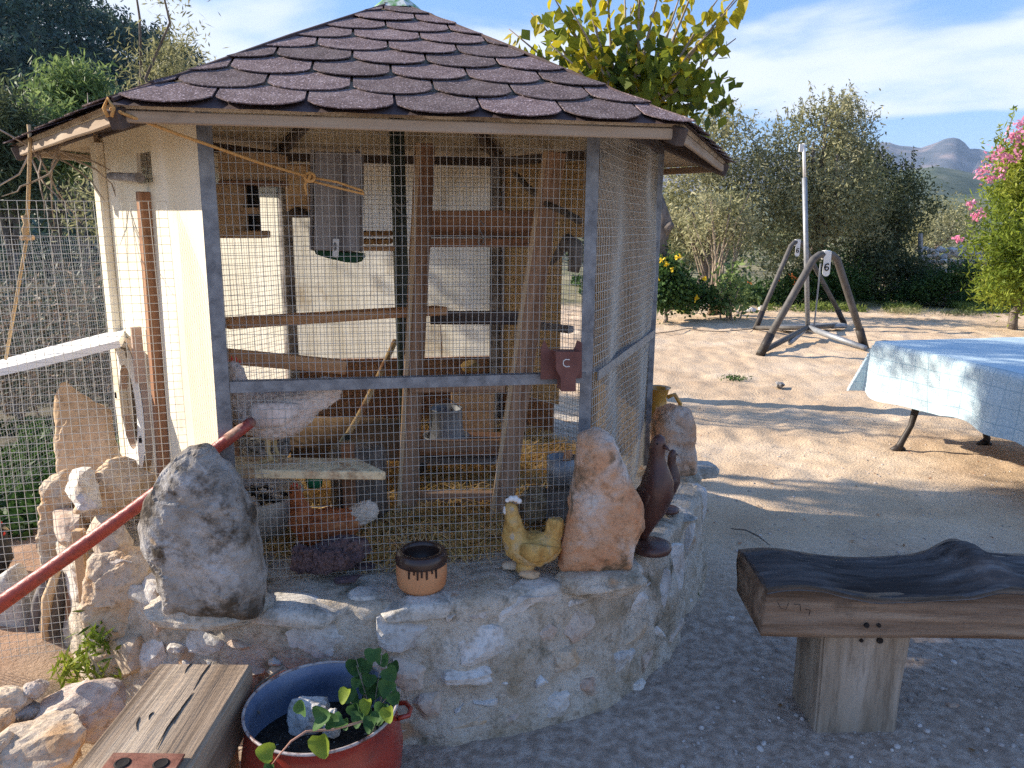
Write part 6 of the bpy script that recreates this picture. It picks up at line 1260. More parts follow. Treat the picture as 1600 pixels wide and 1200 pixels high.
# pebbles
def pebbles():
    me_list = []
    V = []; Fc = []; n = 4200; rr = random.Random(5)
    base = bmesh.new(); bmesh.ops.create_icosphere(base, subdivisions=1, radius=1); bv = np.array([v.co[:] for v in base.verts]); bf = np.array([[v.index for v in f.verts] for f in base.faces]); base.free()
    out = []; fs = []; k = 0
    for i in range(n):
        y = 1.7 + 5.5 * rr.random() ** 1.7; x = rr.uniform(-.1 * y, .85 * y + .2)
        if math.hypot(x - CX, y - CY) < 1.56: continue
        s = .0024 + .0062 * rr.random() ** 4 * (1.6 if y < 3.6 else 1); jit = 1 + .25 * RNG.normal(size=(len(bv), 1)) * .6; vv = bv * jit * np.array([s * rr.uniform(.8, 1.6), s, s * .7]); a = rr.uniform(0, 6.28); c, s_ = math.cos(a), math.sin(a)
        vv = np.stack([vv[:, 0] * c - vv[:, 1] * s_, vv[:, 0] * s_ + vv[:, 1] * c, vv[:, 2]], -1); out.append(vv + np.array([x, y, 0])); fs.append(bf + k); k += len(bv)
    A = np.concatenate(out); cen = A.reshape(-1, len(bv), 3).mean(1); gz = ground_z(cen[:, 0], cen[:, 1]); A = A.reshape(-1, len(bv), 3); A[:, :, 2] += (gz + .001)[:, None]; tag(npmesh('gravel', A.reshape(-1, 3), np.concatenate(fs), M['gravel'], None), 'scattered pale pebbles on the sand and gravel', 'gravel', kind='stuff')
pebbles()
gr('rock', 1132, 958, 1150, 978, .012, .03, STN[0], 141, 'single white pebble beside the bench leg shadow on the gravel', dd=.03)
gr('rock', 1478, 1094, 1504, 1112, .01, .02, STN[1], 143, 'oval beige pebble under the bench', dd=.03)
gr('rock', 1208, 595, 1230, 608, .03, .06, M['stone_dark'], 145, 'lone grey rock on the dappled sand beyond the wall', dd=.14)

# ------------------------------------------------------------------ vegetation
def leaf_quads(Pc, Ln, Wd, rng, droop=0.0, up=0.0):
    n = len(Pc); d = rng.normal(size=(n, 3)); d[:, 2] += up - droop; d /= np.linalg.norm(d, axis=1)[:, None]
    s = rng.normal(size=(n, 3)); s -= d * (s * d).sum(1)[:, None]; s /= np.linalg.norm(s, axis=1)[:, None]
    L_ = (Ln * rng.uniform(.6, 1.3, n))[:, None]; W_ = (Wd * rng.uniform(.7, 1.3, n))[:, None]
    return np.stack([Pc - d * L_ / 2, Pc + s * W_ / 2 - d * L_ * .05, Pc + d * L_ / 2, Pc - s * W_ / 2 - d * L_ * .05], 1)
def blob_pts(blobs, n, rng, clump=.12, per=40, shell=.45, keep=None):
    w = np.array([b[3] * b[4] * b[5] for b in blobs]) ** .75; w /= w.sum(); nc = max(1, n // per)
    bi = rng.choice(len(blobs), nc, p=w); B = np.array(blobs, float)[bi]
    d = rng.normal(size=(nc, 3)); d /= np.linalg.norm(d, axis=1)[:, None]; r_ = rng.random(nc) ** shell
    C = B[:, :3] + d * r_[:, None] * B[:, 3:6]
    A = np.repeat(C, per, 0) + rng.normal(size=(nc * per, 3)) * clump; return A, C
def mesh_leaves(name, Q, mt, parent, kind=None, label=None, cat=None):
    o = npmesh(name, Q.reshape(-1, 3), np.arange(len(Q) * 4).reshape(-1, 4), mt, parent); return tag(o, label, cat, kind=kind)
def trunk_mesh(base, crown_c, r0, rng, mt, parent, forks=5, wig=.12, name='trunk'):
    mb = MB(); b = Vector(base); top = Vector(np.mean(crown_c, 0)); mid = b.lerp(top, .55)
    n = 6; pts = [b.lerp(mid, i / n) + Vector((rng.uniform(-wig, wig) * (i > 0), rng.uniform(-wig, wig) * (i > 0), 0)) * .5 for i in range(n + 1)]
    mb.tube(pts, [r0 * (1.25 - .55 * i / n) for i in range(n + 1)], 10)
    for _ in range(forks):
        e = Vector(crown_c[rng.integers(len(crown_c))]); s = pts[-1 - rng.integers(2)]; q = [s]
        for k in range(1, 6): q.append(s.lerp(e, k / 5) + Vector(rng.uniform(-wig, wig, 3)) * (1 if k < 5 else 0))
        mb.tube(q, [r0 * .55 * (1 - .15 * k) for k in range(6)], 7)
    return mb.build(name, mt, parent, True)
def tree(name, label, cat, base, blobs, n, Ln, Wd, mt, seed, r0=.1, clump=.14, per=40, forks=6, group=None, bark='bark', droop=0, up=0, shell=.45, sprigs=0, leafname='crown', wig=.12):
    rng = np.random.default_rng(seed); t = thing(name, label, cat, base, group)
    A, C = blob_pts(blobs, n, rng, clump, per, shell); Q = leaf_quads(A, Ln, Wd, rng, droop, up)
    if sprigs:
        SQ = []; mb = MB(); top = C[np.argsort(-C[:, 2] - rng.random(len(C)) * .8)[:sprigs]]
        for c in top:
            d = np.array([rng.normal() * .35, rng.normal() * .35, 1.0]); d /= np.linalg.norm(d); l_ = rng.uniform(.25, .6); mb.tube([c, c + d * l_], [.006, .002], 4, False); k = int(l_ * 60)
            SQ.append(leaf_quads(c + d * (rng.random((k, 1)) * l_) + rng.normal(size=(k, 3)) * .025, Ln, Wd, rng, 0, .6))
        Q = np.concatenate([Q] + SQ); tag(mb.build('twigs', M[bark], t), kind='stuff')
    cr = mesh_leaves(leafname, Q, M[mt], t); trunk_mesh(base, C, r0, rng, M[bark], t, forks, wig); return t
def gz(x, y): return float(ground_z(np.array([x]), np.array([y]), False)[0])
def W3(u, v, y): p = P(u, v, y=y); return (p.x, p.y, p.z)
def bl(u, v, y, ru, rv, rd=None):
    """foliage lobe: centre and radii read in photograph pixels at distance y"""
    k = y / F; x, yy, z = W3(u, v, y); return (x, yy, z, ru * k, (rd or ru) * k, rv * k)
OG = 'olive trees along the far edge of the yard'
def onground(u, y): x = P(u, 400, y=y).x; return (x, y, gz(x, y) - .05)
tree('olive_tree', 'silvery olive tree just right of the coop roof, behind the bare-stemmed shrub', 'tree', onground(1100, 16), [bl(1075, 290, 16, 62, 80), bl(1130, 250, 16.3, 55, 70), bl(1165, 330, 15.8, 50, 75), bl(1060, 370, 16, 55, 60), bl(1130, 205, 16.5, 30, 35), bl(1200, 260, 16.2, 40, 55)], 17000, .10, .03, 'olive', 1, .14, .15, group=OG, sprigs=40)
tree('olive_tree', 'tallest olive tree behind the mast of the tube frame', 'tree', onground(1265, 16.5), [bl(1262, 230, 16.5, 55, 60), bl(1325, 215, 16.6, 45, 55), bl(1295, 300, 16.2, 85, 75), bl(1230, 330, 16, 60, 80), bl(1330, 330, 16.4, 60, 80), bl(1325, 180, 16.8, 22, 26), bl(1240, 400, 16, 50, 45)], 24000, .10, .03, 'olive', 2, .16, .15, group=OG, sprigs=60)
tree('olive_tree', 'darker olive tree at the right end of the olive row before the mountain', 'tree', onground(1390, 17.5), [bl(1385, 290, 17.5, 45, 45), bl(1410, 330, 17.2, 45, 50), bl(1370, 360, 17, 50, 55), bl(1355, 260, 17.8, 30, 30), bl(1420, 290, 17.8, 22, 22)], 12000, .10, .032, 'olive_dark', 3, .13, .15, group=OG, sprigs=24)
tree('olive_tree', 'pale grey green olive further back beside the ruined dry stone wall', 'tree', onground(1465, 24), [bl(1462, 350, 24, 42, 32), bl(1500, 345, 25, 28, 25), bl(1440, 365, 23, 28, 30)], 7000, .11, .035, 'olive', 4, .1, .2, group=OG)
tree('bush', 'dark evergreen bush in front of the dark olive tree', 'bush', onground(1390, 16), [bl(1360, 420, 16, 42, 40), bl(1410, 425, 16.3, 40, 34), bl(1450, 440, 16.2, 30, 24)], 9000, .09, .035, 'olive_dark', 5, .05, .12, group='bushes at the foot of the olives')
tree('bush', 'dark low bush behind the front hoop of the tube frame', 'bush', onground(1300, 15.6), [bl(1290, 430, 15.6, 40, 34), bl(1325, 445, 15.6, 32, 26), bl(1245, 450, 15.5, 30, 20)], 7000, .08, .03, 'green', 6, .05, .12, group='bushes at the foot of the olives')
tree('bush', 'dark green low growth by the dry stone wall below the pink oleander', 'bush', onground(1490, 15.5), [bl(1470, 440, 15.5, 36, 20), bl(1510, 430, 15.3, 30, 24), bl(1430, 455, 15.5, 30, 14)], 6000, .07, .03, 'green', 7, .04, .1, group='bushes at the foot of the olives')
tree('bush', 'green nasturtium bush with yellow flowers beside the coop corner', 'bush', onground(1045, 12.5), [bl(1040, 440, 12.5, 30, 34), bl(1062, 455, 12.5, 26, 24), bl(1020, 460, 12.3, 26, 26), bl(1100, 465, 12.8, 40, 14)], 7000, .07, .05, 'green', 8, .03, .09)
def flowers(name, spots, y, mt, size, parent_label, cat='flowers', per=10, seed=3):
    rng = np.random.default_rng(seed); A = []
    for (u, v, s) in spots: A.append(np.array(W3(u, v, y)) + rng.normal(size=(per, 3)) * s)
    A = np.concatenate(A); o = mesh_leaves(name, leaf_quads(A, size, size * .7, rng), M[mt], None, kind='stuff', label=parent_label, cat=cat); return o
flowers('yellow_flowers', [(1034, 404, .03), (1058, 400, .03), (1026, 436, .03), (1052, 420, .02), (1088, 466, .02), (1100, 436, .02), (1040, 412, .02)], 12.2, 'yellow', .06, 'yellow flowers on the nasturtium bush', seed=4)
flowers('orange_flowers', [(1238, 430, .04), (1247, 440, .05), (1215, 436, .03), (1170, 440, .03), (1320, 452, .02)], 15.0, 'orange_fl', .05, 'small orange flowers under the tallest olive', seed=5)
b = onground(1036, 12.8); o = thing('old_trunk', 'dark gnarled tree stump trunk just right of the coop behind the yellow flowers', 'trunk', b); mb = MB(); mb.tube([P(1026, 470, y=12.8), P(1034, 420, y=12.8), P(1024, 380, y=12.8), P(1036, 345, y=12.8), P(1026, 300, y=12.8)], [.2, .16, .2, .15, .08], 10); mb.tube([P(1030, 370, y=12.8), P(1050, 350, y=12.6)], [.12, .05], 7); mb.build('trunk', M['bark'], o, True)
litter()
# bare stemmed shrub
def stem_shrub(label, u, y, seed, spread=55, n=16, top=300, mt='olive', leaves=2600, leafL=.11, leafW=.03, name='shrub'):
    rng = np.random.default_rng(seed); b = onground(u, y); t = thing(name, label, 'shrub', b); mb = MB(); tips = []
    for i in range(n):
        uu = u + rng.uniform(-spread, spread); e = Vector(W3(uu, top + rng.uniform(0, 60), y + rng.uniform(-.4, .4))); s = Vector(b) + Vector((rng.uniform(-.15, .15), 0, 0)); m_ = s.lerp(e, .5) + Vector(rng.uniform(-.12, .12, 3)) - Vector(((e.x - s.x) * .15, 0, 0)); mb.tube([s, s.lerp(m_, .5), m_, m_.lerp(e, .5), e], [.02, .017, .013, .010, .006], 6); tips.append(m_.lerp(e, .6)); tips.append(e); tips.append(m_.lerp(e, .85))
    mb.build('stems', M['twig'], t, True); per = leaves // len(tips); A = np.repeat(np.array([tuple(p) for p in tips]), per, 0) + rng.normal(size=(per * len(tips), 3)) * .12; mesh_leaves('foliage', leaf_quads(A, leafL, leafW, rng, 0, .3), M[mt], t); return t
stem_shrub('tall shrub with bare pale stems and reddish green leaf tips left of the tube frame', 1125, 13.5, 21, n=22)
stem_shrub('small leafy plant with broad pale leaves beside the white stones', 1146, 12.8, 22, spread=20, n=7, top=425, leaves=500, leafL=.12, leafW=.05, mt='pine')
# mulberry behind the coop
def mulberry():
    rng = np.random.default_rng(33); y0 = 7.0; b = onground(975, y0); t = thing('mulberry_tree', 'mulberry tree with yellowing autumn leaves rising behind the coop roof', 'tree', b)
    def wleaf(nm, w, l, mt):
        V = [(0, 0, 0), (l * .12, w * .38, .01), (l * .4, w * .5, .014), (l * .75, w * .28, .004), (l, 0, -.018), (l * .75, -w * .28, .004), (l * .4, -w * .5, .014), (l * .12, -w * .38, .01), (l * .4, 0, -.006)]
        Fc = [(8, 0, 1), (8, 1, 2), (8, 2, 3), (8, 3, 4), (8, 4, 5), (8, 5, 6), (8, 6, 7), (8, 7, 0)]; me = bpy.data.meshes.new(nm); me.from_pydata(V, [], Fc); me.materials.append(mt); return me
    LMs = [wleaf('leaf', .095, .13, M['mul_y']), wleaf('leaf', .085, .12, M['mul_y']), wleaf('leaf', .10, .135, M['mul_g'])]
    top0 = Vector(W3(985, 190, y0)); mb = MB(); mb.tube([Vector(b), Vector(b).lerp(top0, .35) + Vector((.12, 0, 0)), Vector(b).lerp(top0, .7) + Vector((-.03, 0, 0)), top0], [.13, .11, .10, .085], 12); mb.build('trunk', M['bark'], t, True)
    mb = MB(); shoots = []
    ends = [(795, 45), (830, 20), (862, -10), (890, 10), (915, -30), (945, -60), (975, -40), (1000, -70), (1040, -50), (1070, -30), (1105, -60), (1135, -20), (1160, -10), (1180, -40), (1150, 60), (1140, 120), (1100, 160), (820, 90), (860, 70), (1120, 40), (1060, 20), (925, 30), (985, 10)]
    for (u, v) in ends:
        e = Vector(W3(u, v, y0 + rng.uniform(-.45, .45))); m_ = top0.lerp(e, .45) + Vector((0, 0, -.06)) + Vector(rng.uniform(-.06, .06, 3)); pts = [top0, top0.lerp(m_, .5), m_, m_.lerp(e, .5) + Vector((0, 0, .03)), e]; mb.tube(pts, [.03, .022, .014, .009, .004], 6); shoots.append((m_, e)); shoots.append((top0.lerp(m_, .4), m_))
    mb.build('branches', M['twig'], t, True)
    cnt = 0; stuffA = []
    for k, (s, e) in enumerate(shoots):
        L_ = (e - s).length; n = int(L_ / .037)
        for i in range(n):
            f = (i + .5) / n; p = s.lerp(e, f) + Vector(rng.uniform(-.05, .05, 3)); d = Vector((rng.normal() * .6, rng.normal() * .6, -1.0 + rng.normal() * .35)); nr = Vector((rng.normal(), rng.normal() - .3, .5))
            o = None
            if cnt < 290 and p.y < y0 + .25 and rng.random() < .75:
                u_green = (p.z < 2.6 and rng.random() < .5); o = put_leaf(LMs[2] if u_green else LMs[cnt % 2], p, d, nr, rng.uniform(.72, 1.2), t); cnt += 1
            elif rng.random() < .6: stuffA.append(tuple(p))
    A = np.array(stuffA); Q = leaf_quads(A, .12, .085, rng, .9); 
    o = mesh_leaves('far_leaves', Q, M['mulberry'], t, kind='stuff')
    # denser green heart of the crown just above the roof
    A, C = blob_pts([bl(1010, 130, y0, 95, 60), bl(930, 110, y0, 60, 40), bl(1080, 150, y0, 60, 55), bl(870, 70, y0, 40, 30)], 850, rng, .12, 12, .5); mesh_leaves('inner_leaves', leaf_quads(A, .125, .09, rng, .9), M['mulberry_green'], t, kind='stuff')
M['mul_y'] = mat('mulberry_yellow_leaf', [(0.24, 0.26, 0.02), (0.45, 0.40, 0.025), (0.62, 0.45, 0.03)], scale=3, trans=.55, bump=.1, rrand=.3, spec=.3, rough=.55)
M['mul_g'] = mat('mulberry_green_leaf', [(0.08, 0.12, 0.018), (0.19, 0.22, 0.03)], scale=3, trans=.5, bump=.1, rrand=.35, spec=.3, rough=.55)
mulberry()
# olive behind the left of the coop, taller than the roof
tree('olive_tree', 'olive tree with feathery shoots rising behind the left of the coop roof', 'tree', onground(225, 7.2), [bl(240, 110, 7.2, 50, 48), bl(280, 80, 7.3, 34, 42), bl(138, 330, 6.6, 38, 55), bl(290, 150, 7.4, 60, 60), bl(240, 260, 7.3, 80, 70), bl(250, -40, 7.2, 50, 40), bl(205, -130, 6.7, 90, 60), bl(290, 330, 7.4, 80, 70)], 13000, .075, .014, 'olive', 41, .045, .10, per=30, sprigs=70, up=.3)
tree('olive_tree', 'tall olive tree standing left of the fences, mostly outside the picture', 'tree', (-5.2, 5.9, gz(-5.2, 5.9)), [(-3.7, 5.75, 4.05, .75, .5, .45), (-4.5, 5.5, 3.9, .8, .5, .5), (-5.2, 5.75, 4.3, .9, .45, .6), (-4.2, 5.8, 4.4, .8, .4, .45)], 13000, .085, .028, 'olive', 47, .10, .11, per=30, group=None)
# pines
PG = 'sunlit pines on the slope'
tree('pine_tree', 'bright green sunlit pine standing before the dark wooded hill', 'tree', (P(118, 300, y=22).x, 22, gz(-12, 22) - 1), [bl(118, 140, 22, 34, 28), bl(90, 165, 22, 30, 30), bl(140, 170, 22, 24, 26), bl(110, 195, 22, 40, 30)], 9000, .26, .05, 'pine', 51, .16, .3, group=PG)
tree('pine_tree', 'lower broad pine at the foot of the bright green pine', 'tree', (P(70, 320, y=20).x, 20, gz(-12, 20) - 1), [bl(62, 205, 20, 32, 36), bl(80, 240, 20, 44, 28), bl(120, 225, 20, 34, 26)], 8000, .24, .05, 'pine', 52, .15, .3, group=PG)
tree('pine_tree', 'dull green pine half out of the picture at the left edge', 'tree', (P(5, 330, y=18).x, 18, gz(-12, 18) - 1), [bl(5, 190, 18, 32, 34), bl(0, 240, 18, 40, 40), bl(30, 290, 18, 40, 26)], 8000, .22, .045, 'olive_dark', 53, .15, .3, group=PG)
# wooded hill
def hill():
    xs = np.linspace(-190, 16, 110); ys = np.linspace(24, 190, 80); X, Y = np.meshgrid(xs, ys); X, Y = X.ravel(), Y.ravel()
    Z = hill_z(X, Y); nx = len(xs); i = np.arange(nx - 1); j = np.arange(len(ys) - 1); I, J = np.meshgrid(i, j); a = (J * nx + I).ravel()
    tag(npmesh('hill', np.stack([X, Y, Z], -1), np.stack([a, a + 1, a + nx + 1, a + nx], -1), M['scrub'], None, True), kind='structure')
def hill_z(X, Y):
    h = 29 * np.exp(-((X + 66) / 37) ** 2) * sstep(Y, 26, 84) * sstep(Y, 22, 40) * (1 - .3 * sstep(Y, 110, 190)) + 1.2 * fbm(np.stack([X * .05, Y * .05, X * 0], -1), 3, 6); return h - 3.2 + 0 * X
M['scrub'] = mat('hill_scrub', [(0.06, 0.07, 0.03), (0.12, 0.12, 0.06)], scale=.15, bump=0)
hill()
def forest():
    rng = np.random.default_rng(61); Qs = []; mb = MB(); k = 0
    while k < 1150:
        x = rng.uniform(-150, 4); y = rng.uniform(26, 120)
        if abs(x / y) > 1.1 or x / y > -.05: continue
        z = float(hill_z(np.array([x]), np.array([y]))[0]);
        if z < -3.6: continue
        k += 1; h = rng.uniform(3.4, 6.8); r_ = rng.uniform(1.1, 2.0); nb = 5; blobs = [(x + rng.normal() * r_ * .45, y + rng.normal() * r_ * .45, z + h * rng.uniform(.5, .95), r_ * .62, r_ * .62, r_ * .55) for _ in range(nb)]
        A, C = blob_pts(blobs, 230 if y < 75 else 150, rng, .34, 12, .4); s = .30 + y * .0028; Qs.append(leaf_quads(A, s * 1.1, s * .42, rng)); 
        if y < 60: mb.tube([(x, y, z - .3), (x + rng.normal() * .2, y, z + h * .6)], [.12, .07], 5, False)
    Q = np.concatenate(Qs); tag(mesh_leaves('pine_forest', Q, M['forest'], None, kind='stuff'), 'dark pine forest covering the hill on the left, haze blue painted into its green'); tag(mb.build('forest_trunks', M['bark'], None), 'trunks of the pines on the hill', kind='stuff')
forest()
# dry brush in the little valley behind the fence
def brush():
    rng = np.random.default_rng(71); Q1 = []; Q2 = []; mb = MB()
    for i in range(85):
        x = rng.uniform(-9.5, -2.75); y = rng.uniform(4.2, 12.5)
        if x / y > -.42: x = -.45 * y - rng.uniform(0, 3)
        if x > -2.8: continue
        z = gz(x, y); h = rng.uniform(.7, 1.55) * (1.15 if y > 7 else .9); r_ = rng.uniform(.4, .8); blobs = [(x + rng.normal() * .25, y + rng.normal() * .25, z + h * f_, r_ * .6, r_ * .6, h * .3) for f_ in (.3, .55, .8)]
        A, C = blob_pts(blobs, 700, rng, .09, 12, .5); q = leaf_quads(A, .085, .02, rng, 0, .35); (Q1 if rng.random() < .42 else Q2).append(q)
        for c in C[::5]: mb.tube([(x, y, z), (x * .5 + c[0] * .5 + rng.normal() * .05, y * .5 + c[1] * .5, z * .4 + c[2] * .6), tuple(c + rng.normal(size=3) * .1)], [.006, .005, .002], 4, False)
    mesh_leaves('dry_brush', np.concatenate(Q1), M['dry'], None, kind='stuff', label='dense dry brown brush behind the wire fences'); mesh_leaves('grey_brush', np.concatenate(Q2), M['brush_grey'], None, kind='stuff', label='grey green brush mixed in the dry valley growth'); tag(mb.build('brush_stems', M['twig'], None), 'thin bare stems of the dry brush', kind='stuff')
brush()
def groundcover(name, label, xr, yr, n, Ln, Wd, mt, seed, h=.06, mask=None):
    rng = np.random.default_rng(seed); x = rng.uniform(*xr, n); y = rng.uniform(*yr, n); m_ = fbm(np.stack([x * 1.6, y * 1.6, x * 0], -1), 3, seed) > (mask if mask is not None else -.1); x, y = x[m_], y[m_]; z = ground_z(x, y) + rng.random(len(x)) * h
    return mesh_leaves(name, leaf_quads(np.stack([x, y, z], -1), Ln, Wd, rng, 0, .8), M[mt], None, kind='stuff', label=label)
groundcover('weeds', 'low green weeds on the soil below the brush', (-3.9, -2.2), (3.3, 5.4), 12000, .07, .03, 'green', 81, .10, 0.0)
groundcover('grass', 'low green grass strip along the far edge of the sand', (3.0, 12.5), (14.2, 17.0), 26000, .12, .02, 'grass', 82, .12, -.05)
groundcover('undergrowth', 'green undergrowth at the foot of the olive trees', (1.5, 14), (15.2, 20), 22000, .14, .05, 'green', 83, .25, -.1)
def tuft(u, v, label, seed, mt='grass', n=120, s=.06, L_=.09, w=.012, name='weed_tuft'):
    p = P(u, v, h=.02); rng = np.random.default_rng(seed); A = np.array(tuple(p)) + np.stack([rng.normal(0, s, n), rng.normal(0, s * .8, n), rng.random(n) * L_ * .6], -1); o = npmesh(name, leaf_quads(A, L_, w, rng, 0, .7).reshape(-1, 3), np.arange(n * 4).reshape(-1, 4), M[mt], None, org=tuple(p)); tag(o, label, kind='stuff'); return o
for (u, v, lab, sd_, mt, n, s) in ((1072, 488, 'bright green grass tuft by the coop corner at the sand edge', 1, 'bright', 260, .09), (1148, 592, 'flat green weed on the dappled sand right of the wall', 2, 'green', 110, .07), (1345, 478, 'dull tuft on the sand behind the front hoop', 3, 'olive', 260, .18), (1425, 472, 'weed tuft on the far sand nearest the dark bushes', 4, 'olive', 260, .18), (1417, 488, 'larger weed tuft on the sand right of the tube frame', 5, 'olive', 300, .2), (1500, 491, 'dark weed patch on the sand behind the table', 6, 'olive_dark', 300, .22), (1075, 930, 'tiny green weed at the foot of the stone wall by the bench', 7, 'green', 60, .02), (1460, 476, 'small weed tuft on the sand left of the oleander', 8, 'olive', 160, .14)):
    tuft(u, v, lab, sd_, mt, n, s, .12 if v < 500 else .05)
t_ = P(140, 1035, h=.2)
for i, (u, v, h, n, s) in enumerate(((140, 1030, .22, 130, .035), (105, 1050, .2, 70, .03), (165, 1060, .2, 70, .03), (150, 1000, .24, 80, .03))):
    p = P(u, v, y=2.3 - i * .02); rng = np.random.default_rng(90 + i); A = np.array(tuple(p)) + rng.normal(size=(n, 3)) * s; o = npmesh('weed', leaf_quads(A, .05, .011, rng, 0, .5).reshape(-1, 3), np.arange(n * 4).reshape(-1, 4), M['bright'], None, org=tuple(p)); tag(o, ['green leafy weed growing at the foot of the wooden stake', 'small weed by the mesh above the pinkish rock', 'weed in the gap between rock and timber', 'upper weed sprig against the stone wall corner'][i], kind='stuff')
# moss and vine on the ring's right side: none
# oleander with pink flowers at the right edge
tree('oleander', 'bright green oleander bush with pink flowers at the right edge', 'shrub', onground(1600, 12), [bl(1600, 300, 12, 55, 60), bl(1640, 260, 12.2, 70, 70), bl(1575, 370, 11.8, 52, 55), bl(1620, 400, 11.8, 70, 60), bl(1560, 430, 11.8, 40, 34), bl(1590, 240, 12, 30, 28), bl(1590, 450, 11.9, 60, 26), bl(1640, 450, 12, 60, 30)], 18000, .12, .026, 'bright', 101, .06, .12, per=30, sprigs=40)
flowers('oleander_flowers', [(1595, 195, .05), (1590, 207, .05), (1578, 217, .04), (1560, 237, .05), (1552, 243, .05), (1540, 262, .06), (1533, 270, .06), (1548, 280, .04), (1572, 250, .06), (1585, 245, .05), (1565, 268, .05), (1524, 340, .05), (1518, 318, .03), (1530, 335, .04), (1497, 372, .03), (1595, 218, .05)], 11.6, 'pink', .06, 'pink flowers along the left edge of the oleander', per=26, seed=6)
# agave and its border of white stones
ag = thing('agave', 'small dark green agave beside white stones at the right edge', 'plant', onground(1592, 14))
b = Vector(P(1592, 480, h=.05)); rng = np.random.default_rng(8)
for i in range(16):
    a = i * 2.4; d = Vector((math.cos(a), math.sin(a), .5 + .9 * (i / 16))).normalized(); L_ = .42; s = Vector((-math.sin(a), math.cos(a), 0)); mb = MB(); pts = [b, b + d * L_ * .5, b + d * L_ + Vector((0, 0, -.03))]
    w = [.03, .04, .002]; vs = [];
    for p, ww in zip(pts, w): vs += [p - s * ww, p + Vector((0, 0, -.012)), p + s * ww]
    mb.add(vs, [(0, 1, 4, 3), (1, 2, 5, 4), (3, 4, 7, 6), (4, 5, 8, 7), (0, 3, 6), (2, 8, 5)][:4]); mb.build('leaf', M['green'], ag)
def gstones(spots, label, grp, seed):
    for i, (u, v, w, hh_) in enumerate(spots):
        p = P(u, v, h=.03); k = (p - CAM).length / F; z = gz(p.x, p.y); o = rock('stone', (p.x, p.y, z + hh_ * k * .3), w * k, w * k * .7, hh_ * k, STN[i % 3], seed + i, None, (0, 0, i * 1.3), sub=2, boxy=.4); tag(o, label[i % len(label)] if isinstance(label, list) else label, 'stone', grp)
gstones([(1102, 480, 20, 13), (1127, 486, 14, 8), (1170, 484, 26, 9), (1190, 482, 14, 9), (1150, 487, 10, 6)], ['rounded tan stone beside the bright tuft at the sand edge', 'flat white stone between the tan stone and the leafy plant', 'long white stone left of the rear hoop foot', 'whitish stone touching the rear hoop foot', 'tiny white stone at the foot of the leafy plant'], 'stones edging the sand', 500)
gstones([(1570, 486, 12, 9), (1583, 488, 14, 10), (1598, 487, 14, 11)], ['leftmost white stone of the border below the agave', 'middle white stone of the border below the agave', 'rightmost white stone of the border below the agave'], 'border stones', 520)
# dry stone wall remains
dw = thing('dry_stone_wall', 'tumbled grey dry stone wall half hidden by the oleander', 'wall', onground(1490, 17)); rr = random.Random(9)
for i in range(64):
    u = 1440 + (i % 16) * 7.4 + rr.uniform(-3, 3); v = 424 - (i // 16) * 11 - (u - 1440) * .06 + rr.uniform(-3, 3); p = P(u, v, y=16.8 + rr.uniform(-.2, .2)); rock('stone', p, .17 + .1 * rr.random(), .18, .12 + .06 * rr.random(), STN[(0, 2, 1, 2)[i % 4]], 600 + i, dw, (0, rr.uniform(-.3, .3), rr.uniform(0, 3)), sub=1, boxy=.6, cuts=3)
mb = MB(); mb.tube([P(1439, 425, y=16.5), P(1438, 365, y=16.5)], .05, 7); o = mb.build('fence_post', M['galv_dull'], None, loc=P(1439, 425, y=16.5)); tag(o, 'thin grey post standing left of the tumbled wall', 'post')
# scattered scrub over the plain beyond
def plain():
    rng = np.random.default_rng(121); Qs = []
    for i in range(420):
        y = 55 + 420 * rng.random() ** 1.6; x = rng.uniform(-.1, .95) * y; z = gz(x, y); r_ = rng.uniform(1.2, 2.8) * (1 + y / 260); A, C = blob_pts([(x, y, z + r_ * .5, r_, r_, r_ * .7)], 170, rng, r_ * .16, 9, .4); Qs.append(leaf_quads(A, r_ * .16, r_ * .09, rng))
    tag(mesh_leaves('far_scrub', np.concatenate(Qs), M['olive_dark'], None, kind='stuff'), 'scrub and small trees on the plain beyond the olives')
plain()
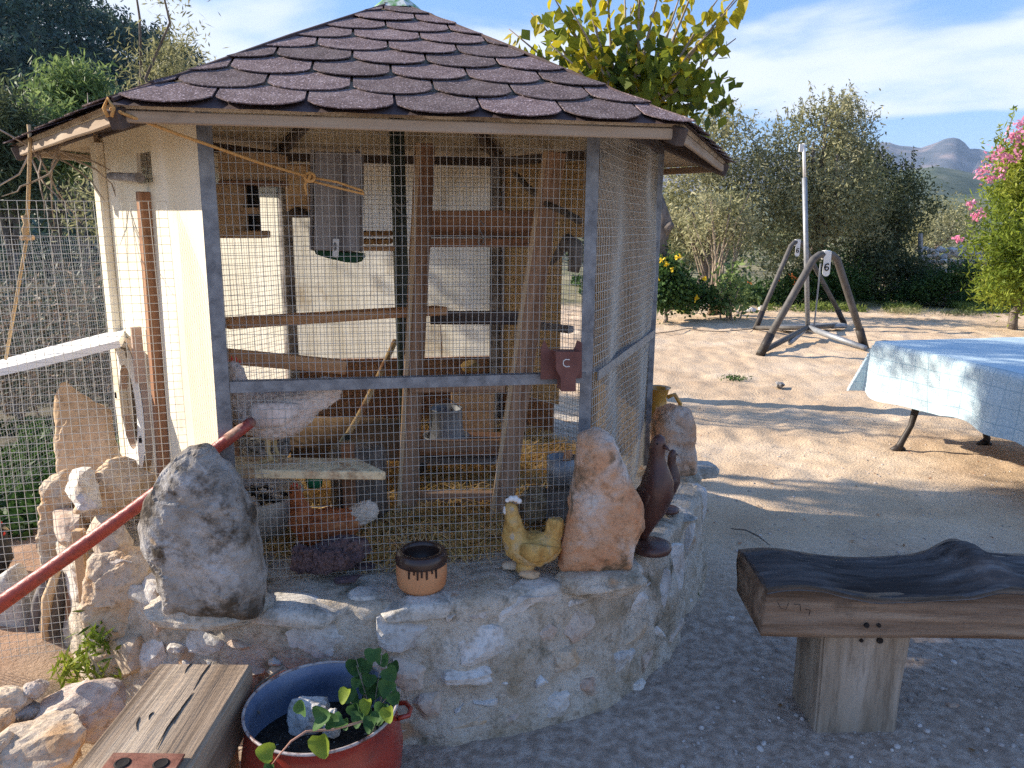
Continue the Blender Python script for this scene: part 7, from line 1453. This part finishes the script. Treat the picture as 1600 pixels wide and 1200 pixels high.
# green hills and the haze-blue mountain
def ridge(name, y0, depth, prof, mt, nz, seed, sc):
    us = np.array([p[0] for p in prof], float); vs = np.array([p[1] for p in prof], float); U = np.linspace(us[0], us[-1], 300); V_ = np.interp(U, us, vs); X = np.array([P(u, v, y=y0).x for u, v in zip(U, V_)]); H_ = np.array([P(u, v, y=y0).z for u, v in zip(U, V_)])
    rows = []; nr = 36
    for j in range(nr + 1):
        t = j / nr; f = np.sin(t * math.pi) ** .85; yy = y0 + (t - .5) * depth; z = -25 + (H_ + 25) * f; xx = X * (yy / y0)
        p = np.stack([xx / sc, np.full_like(xx, yy / sc), np.zeros_like(xx)], -1); rg = 1 - 2 * np.abs(fbm(p, 5, seed)); z = z + nz * rg * np.sin(t * math.pi) * (.35 + .65 * abs(t - .5) * 2); rows.append(np.stack([xx, np.full_like(xx, yy), z], -1))
    A = np.concatenate(rows); nx = 300; i = np.arange(nx - 1); j = np.arange(nr); I, J = np.meshgrid(i, j); a = (J * nx + I).ravel(); tag(npmesh(name, A, np.stack([a, a + 1, a + nx + 1, a + nx], -1), mt, None, True), kind='structure')
M['mountain'] = mat('haze_tinted_rock', [(0.035, 0.05, 0.065), (0.08, 0.088, 0.105), (0.24, 0.19, 0.18)], scale=.010, detail=10, bump=0)  # part of the distance haze is painted into the rock as blue
M['hillside'] = mat('wooded_hillside', [(0.035, 0.055, 0.035), (0.07, 0.09, 0.055), (0.13, 0.135, 0.09)], scale=.03, detail=12, bump=0)
ridge('mountain', 3200, 1500, [(-400, 300), (300, 290), (900, 262), (1200, 248), (1360, 230), (1385, 227), (1405, 233), (1440, 236), (1462, 229), (1478, 222), (1490, 220), (1500, 222), (1510, 232), (1516, 240), (1528, 236), (1545, 242), (1600, 246), (1750, 240), (2100, 270)], M['mountain'], 26, 7, 190)
ridge('far_hills', 1100, 700, [(-300, 330), (600, 318), (1200, 300), (1360, 282), (1420, 268), (1460, 262), (1500, 268), (1540, 276), (1600, 272), (1750, 262), (2100, 300)], M['hillside'], 7, 9, 90)
ridge('low_hill', 480, 260, [(300, 345), (1100, 330), (1380, 318), (1440, 312), (1500, 306), (1560, 302), (1700, 296), (2000, 320)], M['hillside'], 3, 11, 40)
def haze():
    mb = MB(); mb.box((-2600, -60, -40), (4800, 4300, 420)); m = bpy.data.materials.new('haze'); m.use_nodes = True; N = m.node_tree.nodes; N.clear(); out = N.new('ShaderNodeOutputMaterial'); v = N.new('ShaderNodeVolumePrincipled'); v.inputs['Density'].default_value = 0.00009; v.inputs['Color'].default_value = (.55, .74, 1.0, 1); v.inputs['Anisotropy'].default_value = 0
    m.node_tree.links.new(v.outputs[0], out.inputs['Volume']); tag(mb.build('haze', m, None), kind='stuff')
haze()
